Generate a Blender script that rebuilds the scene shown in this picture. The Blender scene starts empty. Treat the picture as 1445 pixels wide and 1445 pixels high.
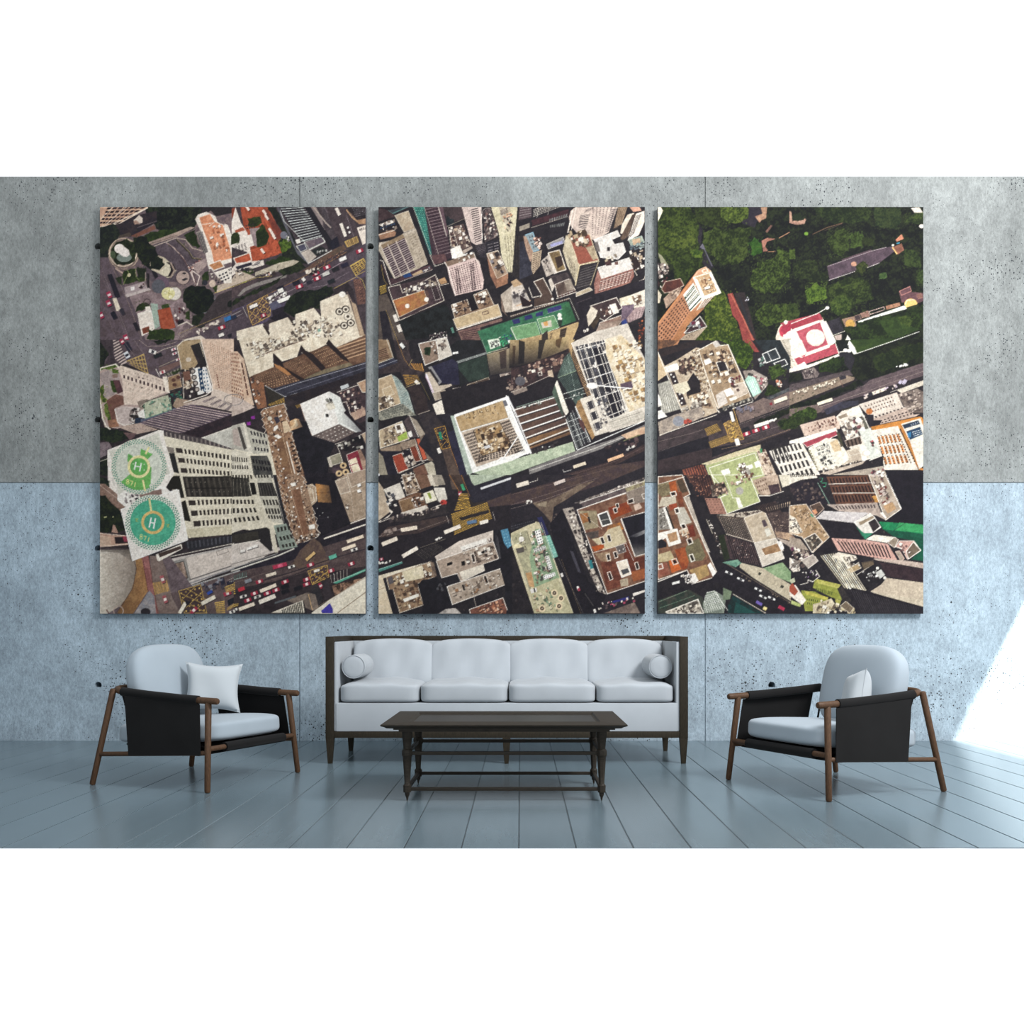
# Room with three-part canvas print, sofa, coffee table and two armchairs
import numpy as np, math
# ---- the city picture printed on the three canvases: drawn from shapes into an array ----
SS = 2
PX0, PY0, PX1, PY1 = 141, 292, 1304, 867
PW, PH = (PX1-PX0)*SS, (PY1-PY0)*SS
IMG = np.zeros((PH, PW, 3), np.float32)
RNG = np.random.RandomState(7)
COLS = [140, 327, 533, 721, 926, 1114]; ROWS = [290, 480, 670]
def vnoise(h, w, cell, seed):
    r = np.random.RandomState(seed)
    gh, gw = int(h/cell)+3, int(w/cell)+3
    g = r.rand(gh, gw).astype(np.float32)
    y = np.arange(h)/cell; x = np.arange(w)/cell
    yi = y.astype(int); xi = x.astype(int); fy = (y-yi); fx = (x-xi)
    fy = (fy*fy*(3-2*fy))[:, None].astype(np.float32); fx = (fx*fx*(3-2*fx))[None, :].astype(np.float32)
    a = g[yi][:, xi]; b = g[yi][:, xi+1]; c = g[yi+1][:, xi]; d = g[yi+1][:, xi+1]
    return (a*(1-fx)+b*fx)*(1-fy)+(c*(1-fx)+d*fx)*fy
NB = {}
def noise(cell, seed=0):
    k = (cell, seed)
    if k not in NB: NB[k] = vnoise(PH, PW, cell, int(cell*10)+seed*77+1)
    return NB[k]
def hexc(s): return np.array([int(s[i:i+2], 16)/255. for i in (0, 2, 4)], np.float32)
def mask(pts):
    P = np.array(pts, np.float64)
    x0 = max(0, int(P[:, 0].min())); x1 = min(PW, int(P[:, 0].max())+2)
    y0 = max(0, int(P[:, 1].min())); y1 = min(PH, int(P[:, 1].max())+2)
    if x1 <= x0 or y1 <= y0: return None
    X = (np.arange(x0, x1)+.5)[None, :]; Y = (np.arange(y0, y1)+.5)[:, None]
    m = np.zeros((y1-y0, x1-x0), bool)
    n = len(P)
    for i in range(n):
        ax, ay = P[i]; bx, by = P[(i+1) % n]
        if ay == by: continue
        m ^= ((ay > Y) != (by > Y)) & (X < (bx-ax)*(Y-ay)/(by-ay)+ax)
    return (slice(y0, y1), slice(x0, x1)), m
def fill(pts, col, a=1.):
    r = mask(pts)
    if r is None: return
    s, m = r; v = IMG[s]; v[m] = v[m]*(1-a)+col*a
def fill_mix(pts, c0, c1, t, a=1.):
    r = mask(pts)
    if r is None: return
    s, m = r; v = IMG[s]; tt = t[s][m][:, None]
    v[m] = v[m]*(1-a)+(c0*(1-tt)+c1*tt)*a
def stroke(pts, col, w, closed=False):
    n = len(pts)
    for i in range(n if closed else n-1):
        (ax, ay), (bx, by) = pts[i], pts[(i+1) % n]
        L = math.hypot(bx-ax, by-ay) or 1; dx, dy = (bx-ax)/L, (by-ay)/L
        nx, ny = -dy*w/2, dx*w/2; ex, ey = dx*w*.4, dy*w*.4
        fill([(ax+nx-ex, ay+ny-ey), (bx+nx+ex, by+ny+ey), (bx-nx+ex, by-ny+ey), (ax-nx-ex, ay-ny-ey)], col)
def bil(q, u, v):
    return tuple((q[0][k]*(1-u)+q[1][k]*u)*(1-v)+(q[3][k]*(1-u)+q[2][k]*u)*v for k in (0, 1))
def ell(c, rx, ry, n=26): return [(c[0]+rx*math.cos(6.28318*i/n), c[1]+ry*math.sin(6.28318*i/n)) for i in range(n)]
def draw(text):
    ox = oy = 0.; sc = 1.
    seed = 0
    for line in text.strip().split('\n'):
        a = line.split()
        if not a or a[0][0] == '#': continue
        seed += 1
        if a[0] == 't':
            c, r = int(a[1]), int(a[2]); ox, oy, sc = (0., 0., 1.) if c > 5 else (COLS[c], ROWS[r], 7.3 if r == 2 else 7.605); continue
        pts = [((float(p.split(',')[0])/sc+ox-PX0)*SS, (float(p.split(',')[1])/sc+oy-PY0)*SS) for p in a if ',' in p]
        h = [p for p in a[1:] if ',' not in p]
        k = SS/sc
        o = a[0]
        if o == 'p': fill(pts, hexc(h[0]), float(h[1]) if len(h) > 1 else 1.)
        elif o == 'b':      # roof: mottled fill, pale parapet
            t = np.clip((noise(9, seed % 3)-.5)*1.6+(noise(2.5, seed % 4)-.5)*.8+.5, 0, 1)
            fill_mix(pts, hexc(h[0]), hexc(h[1]), t); stroke(pts, hexc(h[2]), float(h[3])*k, True)
        elif o == 'n':
            t = np.clip((noise(12, seed % 3)-.5)*1.5+(noise(3, seed % 4)-.5)*1.1+.5, 0, 1)
            fill_mix(pts, hexc(h[0]), hexc(h[1]), t)
        elif o == 'f':      # foliage
            t = np.clip((noise(16, seed % 3)-.5)*1.2+(noise(6, seed % 4)-.5)*1.0+(noise(2.6, seed % 4)-.5)*1.3+.42, 0, 1)
            P = []
            n = len(pts)
            for i in range(n):
                (ax, ay), (bx, by) = pts[i], pts[(i+1) % n]
                L = math.hypot(bx-ax, by-ay); m = max(1, int(L/8))
                for j in range(m):
                    P.append((ax+(bx-ax)*j/m+RNG.uniform(-3, 3), ay+(by-ay)*j/m+RNG.uniform(-3, 3)))
            fill_mix(P, hexc(h[0]), hexc(h[1]), t**1.3)
            if len(h) > 2:
                xs = [p[0] for p in pts]; ys = [p[1] for p in pts]
                for i in range(int(h[2])):
                    fill(ell((RNG.uniform(min(xs), max(xs)), RNG.uniform(min(ys), max(ys))), 2, 2, 8), hexc(h[1]), .5)
        elif o == 'g':      # grid of windows in a quad
            nx, ny, fx, fy = int(h[1]), int(h[2]), float(h[3]), float(h[4]); col = hexc(h[0])
            for i in range(nx):
                for j in range(ny):
                    u0, u1 = (i+.5-fx/2)/nx, (i+.5+fx/2)/nx; v0, v1 = (j+.5-fy/2)/ny, (j+.5+fy/2)/ny
                    fill([bil(pts, u0, v0), bil(pts, u1, v0), bil(pts, u1, v1), bil(pts, u0, v1)], col*(.85+.35*RNG.rand()))
        elif o == 'l': stroke(pts, hexc(h[0]), float(h[1])*k)
        elif o == 'o': stroke(pts, hexc(h[0]), float(h[1])*k, True)
        elif o == 'c': 
            for p in pts: fill(ell(p, float(h[1])*k, float(h[2])*k), hexc(h[0]))
        elif o == 'r': 
            for p in pts: stroke(ell(p, float(h[1])*k, float(h[2])*k), hexc(h[0]), float(h[3])*k, True)
        elif o == 'v':      # vehicles: length width angle
            ln, wd, an = float(h[1])*k/2, float(h[2])*k/2, math.radians(float(h[3]))
            cs, sn = math.cos(an), math.sin(an)
            for p in pts:
                fill([(p[0]+x*cs-y*sn+2, p[1]+x*sn+y*cs+2) for x, y in ((-ln, -wd), (ln, -wd), (ln, wd), (-ln, wd))], hexc('1c1820'), .6)
                fill([(p[0]+x*cs-y*sn, p[1]+x*sn+y*cs) for x, y in ((-ln, -wd), (ln, -wd), (ln, wd), (-ln, wd))], hexc(h[0]))
                if len(h) > 4: fill([(p[0]+x*cs-y*sn, p[1]+x*sn+y*cs) for x, y in ((-ln*.3, -wd*.8), (ln*.4, -wd*.8), (ln*.4, wd*.8), (-ln*.3, wd*.8))], hexc(h[4]))
        elif o == 'k':      # clutter: count smin smax angle colours... inside a quad
            cols = [hexc(x) for x in h[4:]]; an = math.radians(float(h[3])); cs, sn = math.cos(an), math.sin(an)
            for i in range(int(h[0])):
                p = bil(pts, RNG.rand(), RNG.rand()); w = RNG.uniform(float(h[1]), float(h[2]))*k; q = w*RNG.uniform(.35, 1.)
                if RNG.rand() < .5: w, q = q, w
                b = [(p[0]+(x*cs-y*sn), p[1]+(x*sn+y*cs)) for x, y in ((-w/2, -q/2), (w/2, -q/2), (w/2, q/2), (-w/2, q/2))]
                fill([(x+1.5, y+2) for x, y in b], hexc('2a2022'), .5); fill(b, cols[RNG.randint(len(cols))])
        elif o == 's':      # soft gradient darkening of the printed picture: colour strength
            r = mask(pts)
            if r is None: continue
            s, m = r; v = IMG[s]; Y = np.linspace(0, 1, m.shape[0])[:, None]; X = np.linspace(0, 1, m.shape[1])[None, :]
            d = {'u': 1-Y+0*X, 'd': Y+0*X, 'l': 1-X+0*Y, 'r': X+0*Y}[h[2]]
            al = (d*float(h[1]))[m][:, None]; v[m] = v[m]*(1-al)+hexc(h[0])*al
def finish():
    global IMG
    g = (noise(2.0, 5)-.5)*.2+(noise(4.0, 6)-.5)*.14+(noise(30, 7)-.5)*.05
    IMG *= (1+g[:, :, None])
    IMG += (np.random.RandomState(3).rand(PH, PW, 1).astype(np.float32)-.5)*.05
    l = IMG.mean(2, keepdims=True)
    IMG[:] = l+(IMG-l)*.86
    np.clip(IMG, .02, 1, out=IMG)
CITY = """
t 0 0
n 2a2429 3a3136 -200,-200 4400,-200 4400,4600 -200,4600
k 1200 8 26 -18 2e2a2f 3a3438 282428 453c3e 0,0 4400,0 4400,4400 0,4400
n 7d696b 64545c 0,0 1445,0 1445,1445 0,1445
n 4f434d 61545d 600,400 830,350 1000,500 1100,640 960,740 860,820 560,820 450,700
n 9a8488 7c686c 330,960 600,930 900,1000 1000,1200 900,1300 850,1445 400,1445
p 2a272b 860,-10 1445,-10 1445,80 1250,120 1200,60 1060,130 1020,250 860,300
f 171b1e 2c3526 40 480,10 1100,10 1100,100 1030,230 880,290 760,310 620,250 560,160
f 1e2320 2b3326 20 820,200 1040,190 1030,260 860,300
n 2b2630 3a3035 0,200 620,60 620,180 340,340 180,340 0,380
p 7a4c40 340,330 590,215 610,255 400,345
p 4f443f 200,330 330,290 350,330 220,350
l 9a8a88 4 410,240 620,170
p d9c9bd 372,160 430,105 470,140 465,190 380,205
p a98778 372,170 400,160 440,200 380,205
b dcb79c c99e86 f2ddca 8 0,15 520,15 520,30 230,190 0,235
g 33262c 7 5 .75 .6 90,15 530,5 200,205 0,205
l f2e2d2 8 60,240 520,30
l f0dfd0 5 20,150 150,15
l f0dfd0 5 70,210 300,15
f 1c2123 2b3428 20 0,230 180,200 230,320 130,460 90,570 0,580
f 22301a 344420 10 390,390 560,290 820,250 860,310 620,400 440,440
n b59d90 9c867e 440,430 800,300 980,230 1030,240 850,330 560,430 480,460
l 5e4d4c 5 470,440 840,320
f 1f2b18 31421f 10 900,320 1020,260 1080,440 1060,470 960,400
l c3b0a2 9 590,440 830,350 930,370 1000,460 1110,490
l 34301f 10 830,375 960,500 1000,570 1090,580
l a0906c 5 840,365 970,500 1010,565 1100,575
l d8c0b8 8 720,400 810,460 900,560 950,650 990,740
l 51302f 7 735,415 830,480 915,590 970,690
l e8d4c8 6 790,450 860,520
n 57494f 655661 0,560 110,560 230,760 420,1200 500,1445 0,1445
l 8f7a74 5 110,600 200,780 330,1080 460,1445
l 7c6a6c 3 0,700 120,950 250,1300 300,1445
l 9b8a8c 3 20,640 60,760 210,1140 330,1445
l 7c6a6c 3 0,960 80,1160 190,1445
p 25232f 88,745 140,735 232,985 178,1000
v 20202e 80 50 65 160,1180
v 25222b 90 40 65 400,1300 600,740
p e9dcc6 145,1000 185,990 235,1120 190,1137
v a72b4c 70 45 65 f3dde0 110,960 105,1050
v a72b4c 70 45 65 f3dde0 290,1420 25,1180
v 33303c 70 40 65 250,1140
c 8a776c 160 150 260,520
r ecd6bf 145 150 10 260,505
r bba38f 160 165 10 265,520
f 1b2219 333f25 5 130,470 190,400 300,360 380,400 400,500 380,600 300,640 200,630 150,570
c 7d8982 80 50 270,560
c 48583f 30 40 150,530
c f2e7e2 55 50 220,465
p efe5e0 190,500 250,430 320,480 332,530 300,555 260,550
l 5b4947 6 160,640 260,700 400,640
l c7ab9c 14 180,680 260,730
f 171c1d 27301f 10 370,340 480,330 600,450 640,560 560,700 460,640 400,520
p cfc3aa 640,540 700,560 790,640 830,700 790,760 740,780 660,740 560,690
c 2b2426 80 78 740,690
p d6ccb4 640,720 700,600 760,640 770,700 740,760 700,760
r c7b49d 75 80 10 625,625
f 161b1c 232b20 5 540,560 620,540 690,570 700,640 640,700 560,680
l a58f82 18 770,620 810,700 770,770
f 232f1b 36461f 5 270,700 390,680 400,760 500,790 500,800 260,850 250,780
c d6c9a4 20 20 322,748
l 94a060 5 300,690 320,720 260,850
l 94a060 5 390,680 400,770 430,800
f 20281d 2c3824 5 180,780 250,760 240,850 200,830
f 20281d 2c3824 5 400,670 500,680 500,790 420,770
l 9a8a80 8 500,720 495,840 540,930
l 2b262b 26 525,740 530,900
p a8979a 270,880 480,820 520,890 290,980
p c9bab8 280,960 530,885 560,905 300,988
p f2ecea 338,880 378,870 382,908 344,915
k 10 14 30 -17 3a3036 cdbdb8 5c2f38 400,850 490,840 500,880 410,890
c b69e95 72 74 900,775
r 3f343c 74 76 6 900,775
c 2d2a30 20 10 930,790 915,730 910,800
c 6c5868 85 90 670,850
c 5b5c66 72 75 638,870
c e0d8ce 75 68 810,948
r 8d8072 82 75 6 800,948
c e3dca0 72 66 742,945
c f3ecc8 22 16 770,900 720,930 760,980
l b0a050 5 700,920 790,960
l b0a050 5 740,1000 760,890
l 6a7378 6 1245,970 1235,1060 1150,1150 1030,1170
f 14191b 212a1d 30 920,900 1000,860 1130,870 1230,940 1240,1040 1160,1150 1020,1170 930,1090 900,990
f 1d241e 2a3322 6 1010,1180 1130,1160 1180,1250 1100,1320 1000,1270
l ecd9cf 14 960,660 1040,850
l ecd9cf 10 1000,700 1080,760 1050,860
l 5b3f40 8 1010,720 1040,860
k 30 10 26 60 f1d9cf c38f80 6b2f38 e8ccc0 950,650 1100,580 1100,640 1000,740
n 9a8584 b59f9a 1000,640 1140,570 1160,640 1060,740
f 26331d 38481f 5 1100,760 1170,700 1180,800 1110,850
f 26331d 38481f 5 940,1130 975,1130 960,1240 915,1220
f 26331d 38481f 5 1210,890 1280,850 1280,910 1250,940
c 30303a 30 30 1135,830
c d8c0ae 35 40 1215,840
p c9b5a3 1270,860 1445,800 1445,870 1260,940
l d8bd70 6 1240,940 1445,865
n 463c40 3a3236 1280,960 1445,900 1445,1140 1100,1300 1050,1300
l a88b50 5 850,1380 1445,1130
f 171c1d 232c20 5 1390,1040 1445,1010 1445,1100 1380,1090
p ece0d5 1340,200 1380,210 1445,380 1445,640 1400,600
p ede2d8 1030,150 1060,100 1150,70 1250,120 1270,180 1340,220 1420,480 1445,600 1180,690 1160,620 1100,300
b dd8a62 e79a73 f4e4d6 9 1070,130 1190,90 1240,170 1300,200 1330,210 1400,430 1430,570 1230,620 1200,480 1120,280
l f4e4d6 7 1060,210 1130,205 1210,190
l f4e4d6 6 1180,225 1240,180
k 24 14 40 -17 f3e6dc c77a52 b0603f e9a27c 1150,240 1300,210 1380,480 1220,560
b d89468 b87848 f6eadf 10 1170,640 1300,590 1340,660 1230,700
p efe4d9 1180,660 1240,720 1445,650 1445,830 1350,838 1270,770
g 2b2a36 3 3 .6 .5 1270,745 1370,700 1410,790 1320,835
g 2f2c38 3 2 .55 .55 1380,680 1445,650 1445,740 1400,750
p 9a8f8a 1040,290 1090,270 1170,500 1130,520
g 3c3a40 4 1 .5 1 1050,300 1110,280 1170,500 1120,520
k 20 10 22 -17 2a2a34 e9ddd2 9a8a80 1180,700 1300,800 1300,860 1180,740
f 222c1c 34431f 5 400,1090 500,1030 550,1060 540,1110 400,1140
r 4a3c40 35 30 8 515,1035
p f1e6dc 410,1160 500,1130 495,1090 545,1080 605,1310 580,1340 460,1405
b efe4da e2d5c9 fff6ee 4 420,1180 560,1130 590,1250 440,1310
b 7a3b2c 8a4a38 f0e0d4 8 455,1320 540,1290 550,1360 470,1385
p 9fb3a6 555,1050 630,1060 650,1300 600,1330 560,1100
f 2c3c20 3f5226 5 660,1080 740,1050 760,1100 680,1110
b a2462d b1553a 8a3a28 5 630,1125 760,1095 820,1310 670,1345
l 8c3823 4 640,1230 790,1180
l 8c3823 4 720,1110 740,1220
k 20 12 30 70 3a2a30 efe0d8 8a6a68 5a2a30 800,1100 920,1090 910,1250 830,1280
p 2a2229 840,1240 900,1220 920,1260 850,1290
l d9cdbf 12 850,1290 940,1250 1000,1290
f 26321d 36481f 10 540,1340 700,1320 820,1360 800,1445 520,1445
g 8d7d78 9 2 .5 .8 840,1380 960,1310 1000,1350 880,1430
n 4e424b 5d505a 1000,1400 1445,1190 1445,1445 880,1445
v 2a6db0 80 45 -22 1380,1215
v a8293f 80 38 -22 f3e2dc 1315,1310
v efe8e0 60 34 -22 1310,1390
v 26242e 60 34 -22 1410,1395
k 18 20 36 -22 e8dccf d9c9bc 1050,1350 1280,1230 1290,1260 1060,1385
p dccdbd 880,1445 1090,1395 1160,1445
t 1 0
n 4c4047 3d343a 0,0 1445,0 1445,1445 0,1445
n b95237 98402a 90,10 380,10 560,350 500,530 200,620 160,400
n a64a33 8a3b2a 0,40 40,20 60,100 0,140
f 232b1b 36431f 10 170,140 300,120 330,180 240,240 180,220
n 8e7a80 a08c8e 190,250 300,240 360,330 300,450 220,430
f 202b1a 33441f 10 260,300 330,200 400,330 360,430 260,460
n c75a3c a9482e 400,120 350,160 430,320 530,440 540,510 230,600 190,480 420,420 460,380
n 8a3e31 70342c 380,50 560,320 520,440 480,360 330,20
v efdcd0 60 26 55 170,30 350,75 375,130 415,270 440,310 330,490 450,335
p e9ddd4 40,20 100,190 170,300 220,600 160,500 0,450 0,180
p ece2d9 90,350 210,310 240,430 190,450 100,400
g 342c30 4 2 .6 .5 140,210 230,190 260,240 160,270
b a84a34 b85a40 efe2d8 6 30,270 120,230 150,270 40,300
f 26301c 38481f 5 0,300 70,300 80,400 0,420
g 3a343a 5 5 .6 .5 0,460 150,400 170,480 10,510
b c95d3d b04d32 f0e4d8 10 20,570 190,510 215,590 60,650
p e4d8ce 0,680 50,620 220,600 340,590 350,640 220,680 110,680 0,760
g 2d2a38 8 2 .5 .5 0,670 200,620 330,590 330,640 0,740
p 2f2c3a 40,660 210,610 220,640 60,690
f 22301a 374a20 10 350,620 560,540 640,570 700,590 600,660 400,640
f 1a1e1e 262d22 15 380,20 480,20 560,180 660,330 720,500 800,620 700,620 540,540 500,400 560,330 470,160
f 34471c 5f7a2a 10 500,400 600,350 640,430 600,480 540,520
c 70707e 40 40 560,320
k 8 14 24 60 e0dcd8 8a8a96 570,320 600,310 620,380 590,390
f 23301c 3d4f24 10 90,720 200,680 240,720 180,760 80,780
f 586a2c 6c7c38 2 90,800 170,790 160,830 100,840
p c6b29f 0,800 60,690 260,770 0,870
k 20 12 30 -20 e8dcd2 2a2a34 a09088 0,700 240,660 250,700 0,790
l cdb45e 5 0,878 270,775 430,760
n 4d3f45 5a4b4e 0,880 300,780 120,960 0,1000
n c9bda9 b5a995 250,720 500,620 660,585 720,600 700,660 560,700 480,710 250,760
l 6a6460 4 380,730 660,690
l 2e2a2c 4 270,750 650,660
p 8b8380 60,970 130,890 260,830 590,740 590,770 270,870 150,920 80,980
k 14 8 30 -20 f0e6dc 3a3030 c8a090 360,730 460,700 460,740 380,760
f 1c221c 2d3722 10 500,710 740,600 800,660 700,720 560,760 420,870 100,1020 0,1090 0,1030 140,960 300,880 560,760
l a9794a 5 0,1140 380,960 860,720 1230,500
n 57493f 6a4d42 860,680 1230,470 1200,420 1080,480 900,600 720,730
k 90 6 14 -25 a88a70 8a5848 3a2a30 860,640 1200,480 1220,520 900,690
p 5c5b66 480,10 520,40 700,480 750,500 820,620 830,640 700,520 560,210
n 39353f 4a454c 500,0 740,0 1010,380 820,470 680,290
g c3cac8 1 15 1 .28 500,0 750,-10 990,330 750,400
g 1c1a22 1 15 1 .3 500,10 755,0 995,345 755,410
l dfe2dc 6 520,60 560,170 660,270 770,380 800,450
b 5e525f 7a6a70 bdbdb8 6 780,390 960,340 1000,390 830,470
l d8d8d0 10 830,480 1000,395 980,350
b 505062 45445a d0cfc8 7 690,440 780,410 810,470 740,500
p e8e4dc 680,370 730,360 740,400 700,415
n cdc0b4 b9aca2 740,510 830,470 910,550 820,625
p 272b2c 850,490 960,440 1040,490 920,550
k 12 12 30 -20 b8b8b4 8e8e8c 900,500 1010,470 1020,490 930,520
l e2e2dc 8 820,625 1070,487
l b7b7b4 6 700,440 740,510 820,625
p 24222a 780,20 900,20 1120,330 1150,400 1140,450 1040,480 1010,400
p 8a7b7a 840,10 900,10 1010,230 1000,270
n 544a50 413940 960,10 1040,10 1100,150 1200,380 1100,420 980,230
l ad9d94 14 870,10 1010,190 1060,240
l 7d7078 5 990,10 1180,400
n 3f343a 4c4046 1000,10 1240,10 1400,350 1300,340 1210,380 1180,450 1140,400
p 22212e 1040,400 1130,330 1160,440 1080,480
v eadfd5 50 34 60 1130,50 1145,85
v e8dfd4 150 34 70 1195,265
v efeae6 22 22 60 1245,240 1262,290
l 9a8d98 3 1230,110 1310,340
n 2a242a 3a3036 1230,30 1445,20 1445,200 1350,200 1340,160
g 77757c 8 5 .6 .35 1280,20 1445,20 1445,100 1330,130
l c59a70 12 1230,50 1290,130 1360,190
n c59a76 a17858 1250,60 1340,160 1445,140 1445,200 1360,200
p e9dcd0 1340,240 1445,210 1445,470 1400,420
g 3a3036 4 1 .5 .7 1360,250 1445,225 1445,260 1370,280
g a3824a 7 1 .75 1 1210,390 1340,330 1360,395 1240,450
o c9a95c 5 1210,390 1340,335 1360,395 1240,450
n 56496a 4e4450 1180,560 1445,400 1445,760 1240,820 1080,880 0,1440 0,1130 160,1060 860,740
n 584b55 4a3f49 0,1150 160,1080 860,740 1240,520 1400,430 1445,450 1445,700 1340,760 1080,880 560,1010 200,1300 0,1440
l d9c0c8 4 400,1030 860,800 1200,600
l 9d8f98 3 860,880 1000,860 1250,720
l d0b25a 5 1100,890 1340,765 1400,800 1445,930
p 6a4a44 1300,790 1380,790 1445,960 1445,1050 1350,1070
k 60 8 14 60 9a6a58 50383a 1310,800 1390,800 1440,1000 1370,1060
g c8a350 1 1 1 1 1270,650 1410,570 1445,650 1330,755
g 43363e 5 5 .72 .72 1275,655 1415,575 1450,645 1330,750
l d9b65c 8 1270,650 1410,570 1445,630
l d9b65c 5 1270,650 1330,755 1445,700
l caa552 5 1305,632 1440,680
l caa552 5 1350,605 1445,640
l caa552 5 1300,710 1420,580
v a32840 80 40 -22 f0e0e0 1370,490 1020,665 900,730 915,785 725,870
v f0ece8 80 40 -22 1190,575
v 28253a 80 40 -22 1210,640
v 26262c 80 40 -22 1110,685
v d0cec8 80 36 -22 1010,735
v 22262e 80 40 -22 1065,815
v ece6e0 40 34 50 770,795
v 22202e 80 40 -22 690,830 520,890
v 2a2836 60 30 -22 830,825
k 22 16 34 -22 e8dccc 2a2226 d8c8b8 790,710 950,650 960,690 800,760
n 4b3a3e 5a464a 165,1075 380,960 410,1180 220,1280
g c9a25a 6 7 .35 .25 165,1075 380,960 410,1180 220,1280
l d0a556 7 165,1075 380,960 420,1050 410,1185 225,1285 190,1200 165,1075
l c9a055 6 165,1120 330,1240
l c9a055 6 200,1060 400,1190
l c9a055 6 260,1025 410,1130
l c9a055 6 320,995 420,1070
l c9a055 6 190,1200 340,980
l c9a055 6 205,1260 390,1010
l c9a055 6 280,1255 410,1080
v efe8e2 90 36 -22 235,1080
v a32840 60 36 -22 f0e0e0 340,1180
k 45 18 40 -22 efe8e0 f6f0ea 4a4048 c8c0bc 370,1000 560,890 640,950 420,1060
v f2eee8 150 40 -22 560,1010
v eeeae2 60 44 -22 525,915
p 55546a 400,1060 480,1020 540,1080 420,1130
p 2a2530 430,1130 560,1080 580,1140 440,1200
l d0c8c4 5 120,1090 170,1200
l b7b0b0 4 0,1180 100,1130
l b7b0b0 4 0,1220 120,1160
v 24304a 60 34 -22 20,1200
f 161b1b 252e20 30 560,1080 640,960 720,920 860,910 960,900 1000,860 1080,890 1090,950 950,1020 950,1130 860,1100 660,1200 560,1140
f 161b1b 2a3422 10 960,900 1080,870 1100,940 1000,980
n 3a3036 2b252b 1100,900 1240,830 1300,900 1330,1060 1280,1000 1240,920 1100,960
p 24212a 400,1210 560,1140 640,1210 680,1240 560,1290
n f0e4cf dccdb8 50,1350 330,1270 400,1340 400,1270 600,1200 680,1290 680,1170 880,1100 960,1200 945,1030 1160,940 1240,960 1400,1445 60,1445
p 3a302f 330,1290 370,1290 410,1370 400,1400
p 3a302f 600,1200 640,1200 680,1280 670,1300
p b99e83 1240,930 1290,1040 1330,1060 1420,1380 1445,1400 1445,1445 1380,1445 1280,1040
l 8a7464 6 1235,930 1390,1440
c fbf4ea 35 30 1185,955
c 3c3430 44 40 1155,1140 1220,1115 1245,1195 1205,1290 1275,1260
c e7dccb 32 30 1155,1140 1222,1117 1205,1290 1275,1262
c e7dccb 40 38 1245,1193
c 4a4038 16 15 1155,1140 1222,1117 1245,1193 1205,1290 1275,1262
k 110 10 44 -20 efe6d4 cbb9a2 8f7d6b fff7ea d7c6af 5b4f48 600,1250 1120,1180 1180,1400 620,1445
p 8fb8a8 920,1330 950,1320 955,1350 925,1360
l 5b4f48 6 600,1420 860,1330
t 0 1
n 57494f 655661 0,0 900,0 900,420 640,400 300,260 0,260
f 1b2020 2b3325 10 0,0 60,0 100,150 60,260 0,300
n 3a3138 4a3f46 0,0 160,0 150,150 190,260 60,280 110,150 
p cbb7b0 150,0 210,0 300,240 240,270 170,200
g 4b3f46 1 9 1 .5 150,10 230,-30 290,230 180,300
v a82c48 60 40 60 f0dada 250,15
v 2a2a3a 100 50 62 310,70
v dfe2ea 70 50 62 2a2c3a 300,160
l 8f7e80 4 250,-10 380,170
l 8f7e80 4 370,-10 480,150
l bfa9a0 4 430,0 520,70 700,60 830,20
l 6c5a58 3 500,0 560,40 700,20
f 161b1d 222a20 5 550,0 780,0 720,30 620,40
v efeae6 80 40 20 3a3a44 575,125
l d5c8b4 5 590,150 690,100 830,60
v 23282c 90 36 -22 630,165
v efe0e0 50 24 -22 b0405a 800,100 810,145 850,205
v b0405a 50 24 -22 840,250
l cfc0a0 4 640,290 860,190
p 7a5c58 640,300 870,220 880,260 660,370
v f0e4e0 60 34 -22 b83a4a 680,345
p 8b8378 700,370 880,290 890,340 720,390
g 3f3f36 5 1 .4 1 700,370 880,290 890,340 720,390
f 2c3a22 3d4c2a 3 780,340 860,310 880,340 800,370
l f2eae0 7 610,310 650,390
g d3b06a 1 1 1 1 300,220 480,150 530,370 330,260
g 5c4a4c 6 4 .68 .68 295,225 485,155 530,360 330,260
l cfae68 7 295,230 480,150 530,370
p b9a19a 0,300 180,255 230,290 350,310 700,420 760,560 500,740 300,920 200,950 60,930 10,700
n 9d8d8c b3a3a0 10,360 150,300 210,330 240,560 120,600 60,620 20,480
f 3b4e22 6f8736 8 10,300 200,260 200,280 30,330
f 3b4e22 5f7730 8 140,310 210,320 210,350 150,360
f 3b4e22 7f8f30 8 0,520 40,480 60,620 100,640 30,680
f 2f3f1f 4b5d28 8 120,440 180,430 200,560 150,550
p 8c7268 140,370 200,360 200,400 145,410
n 4a2f38 5f3d42 150,430 220,430 260,550 200,580
n 80584e 6d483f 80,650 180,580 260,600 270,690 170,730 200,900 110,860
f 3b4e22 6f7f36 8 50,690 90,680 130,880 90,870
l f1e6d8 12 10,330 20,300 180,258 215,300 230,350
l f1e6d8 14 10,640 40,840 80,930 120,955
n 8c6350 a8765a 90,860 190,850 220,930 110,940
n e7d3c4 dbc5b6 210,300 230,270 350,310 560,370 700,430 740,550 520,650 440,700 270,690 250,420
g 3b2b30 11 1 .42 .8 250,365 720,510 720,560 250,410
g b9a79d 14 2 .5 .5 240,300 690,430 700,500 250,340
g cfb9ab 13 4 .5 .5 270,430 700,560 500,660 280,640
c 3b2b30 8 8 430,400 470,410 460,510
p f3e4d6 680,390 730,390 760,570 720,560
n d3c2bd bfaeaa 170,740 260,710 420,720 380,880 270,910 200,880
l f4ece4 8 170,740 200,880 270,915 380,890
k 40 12 40 20 2a2628 ece4dc 3a3434 8a7c78 330,740 430,740 440,880 330,850
p 8a7a70 410,660 520,630 530,690 470,740 430,720
b 4a4a4a 35352f c9bca8 5 450,710 540,640 560,680 480,740
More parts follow.
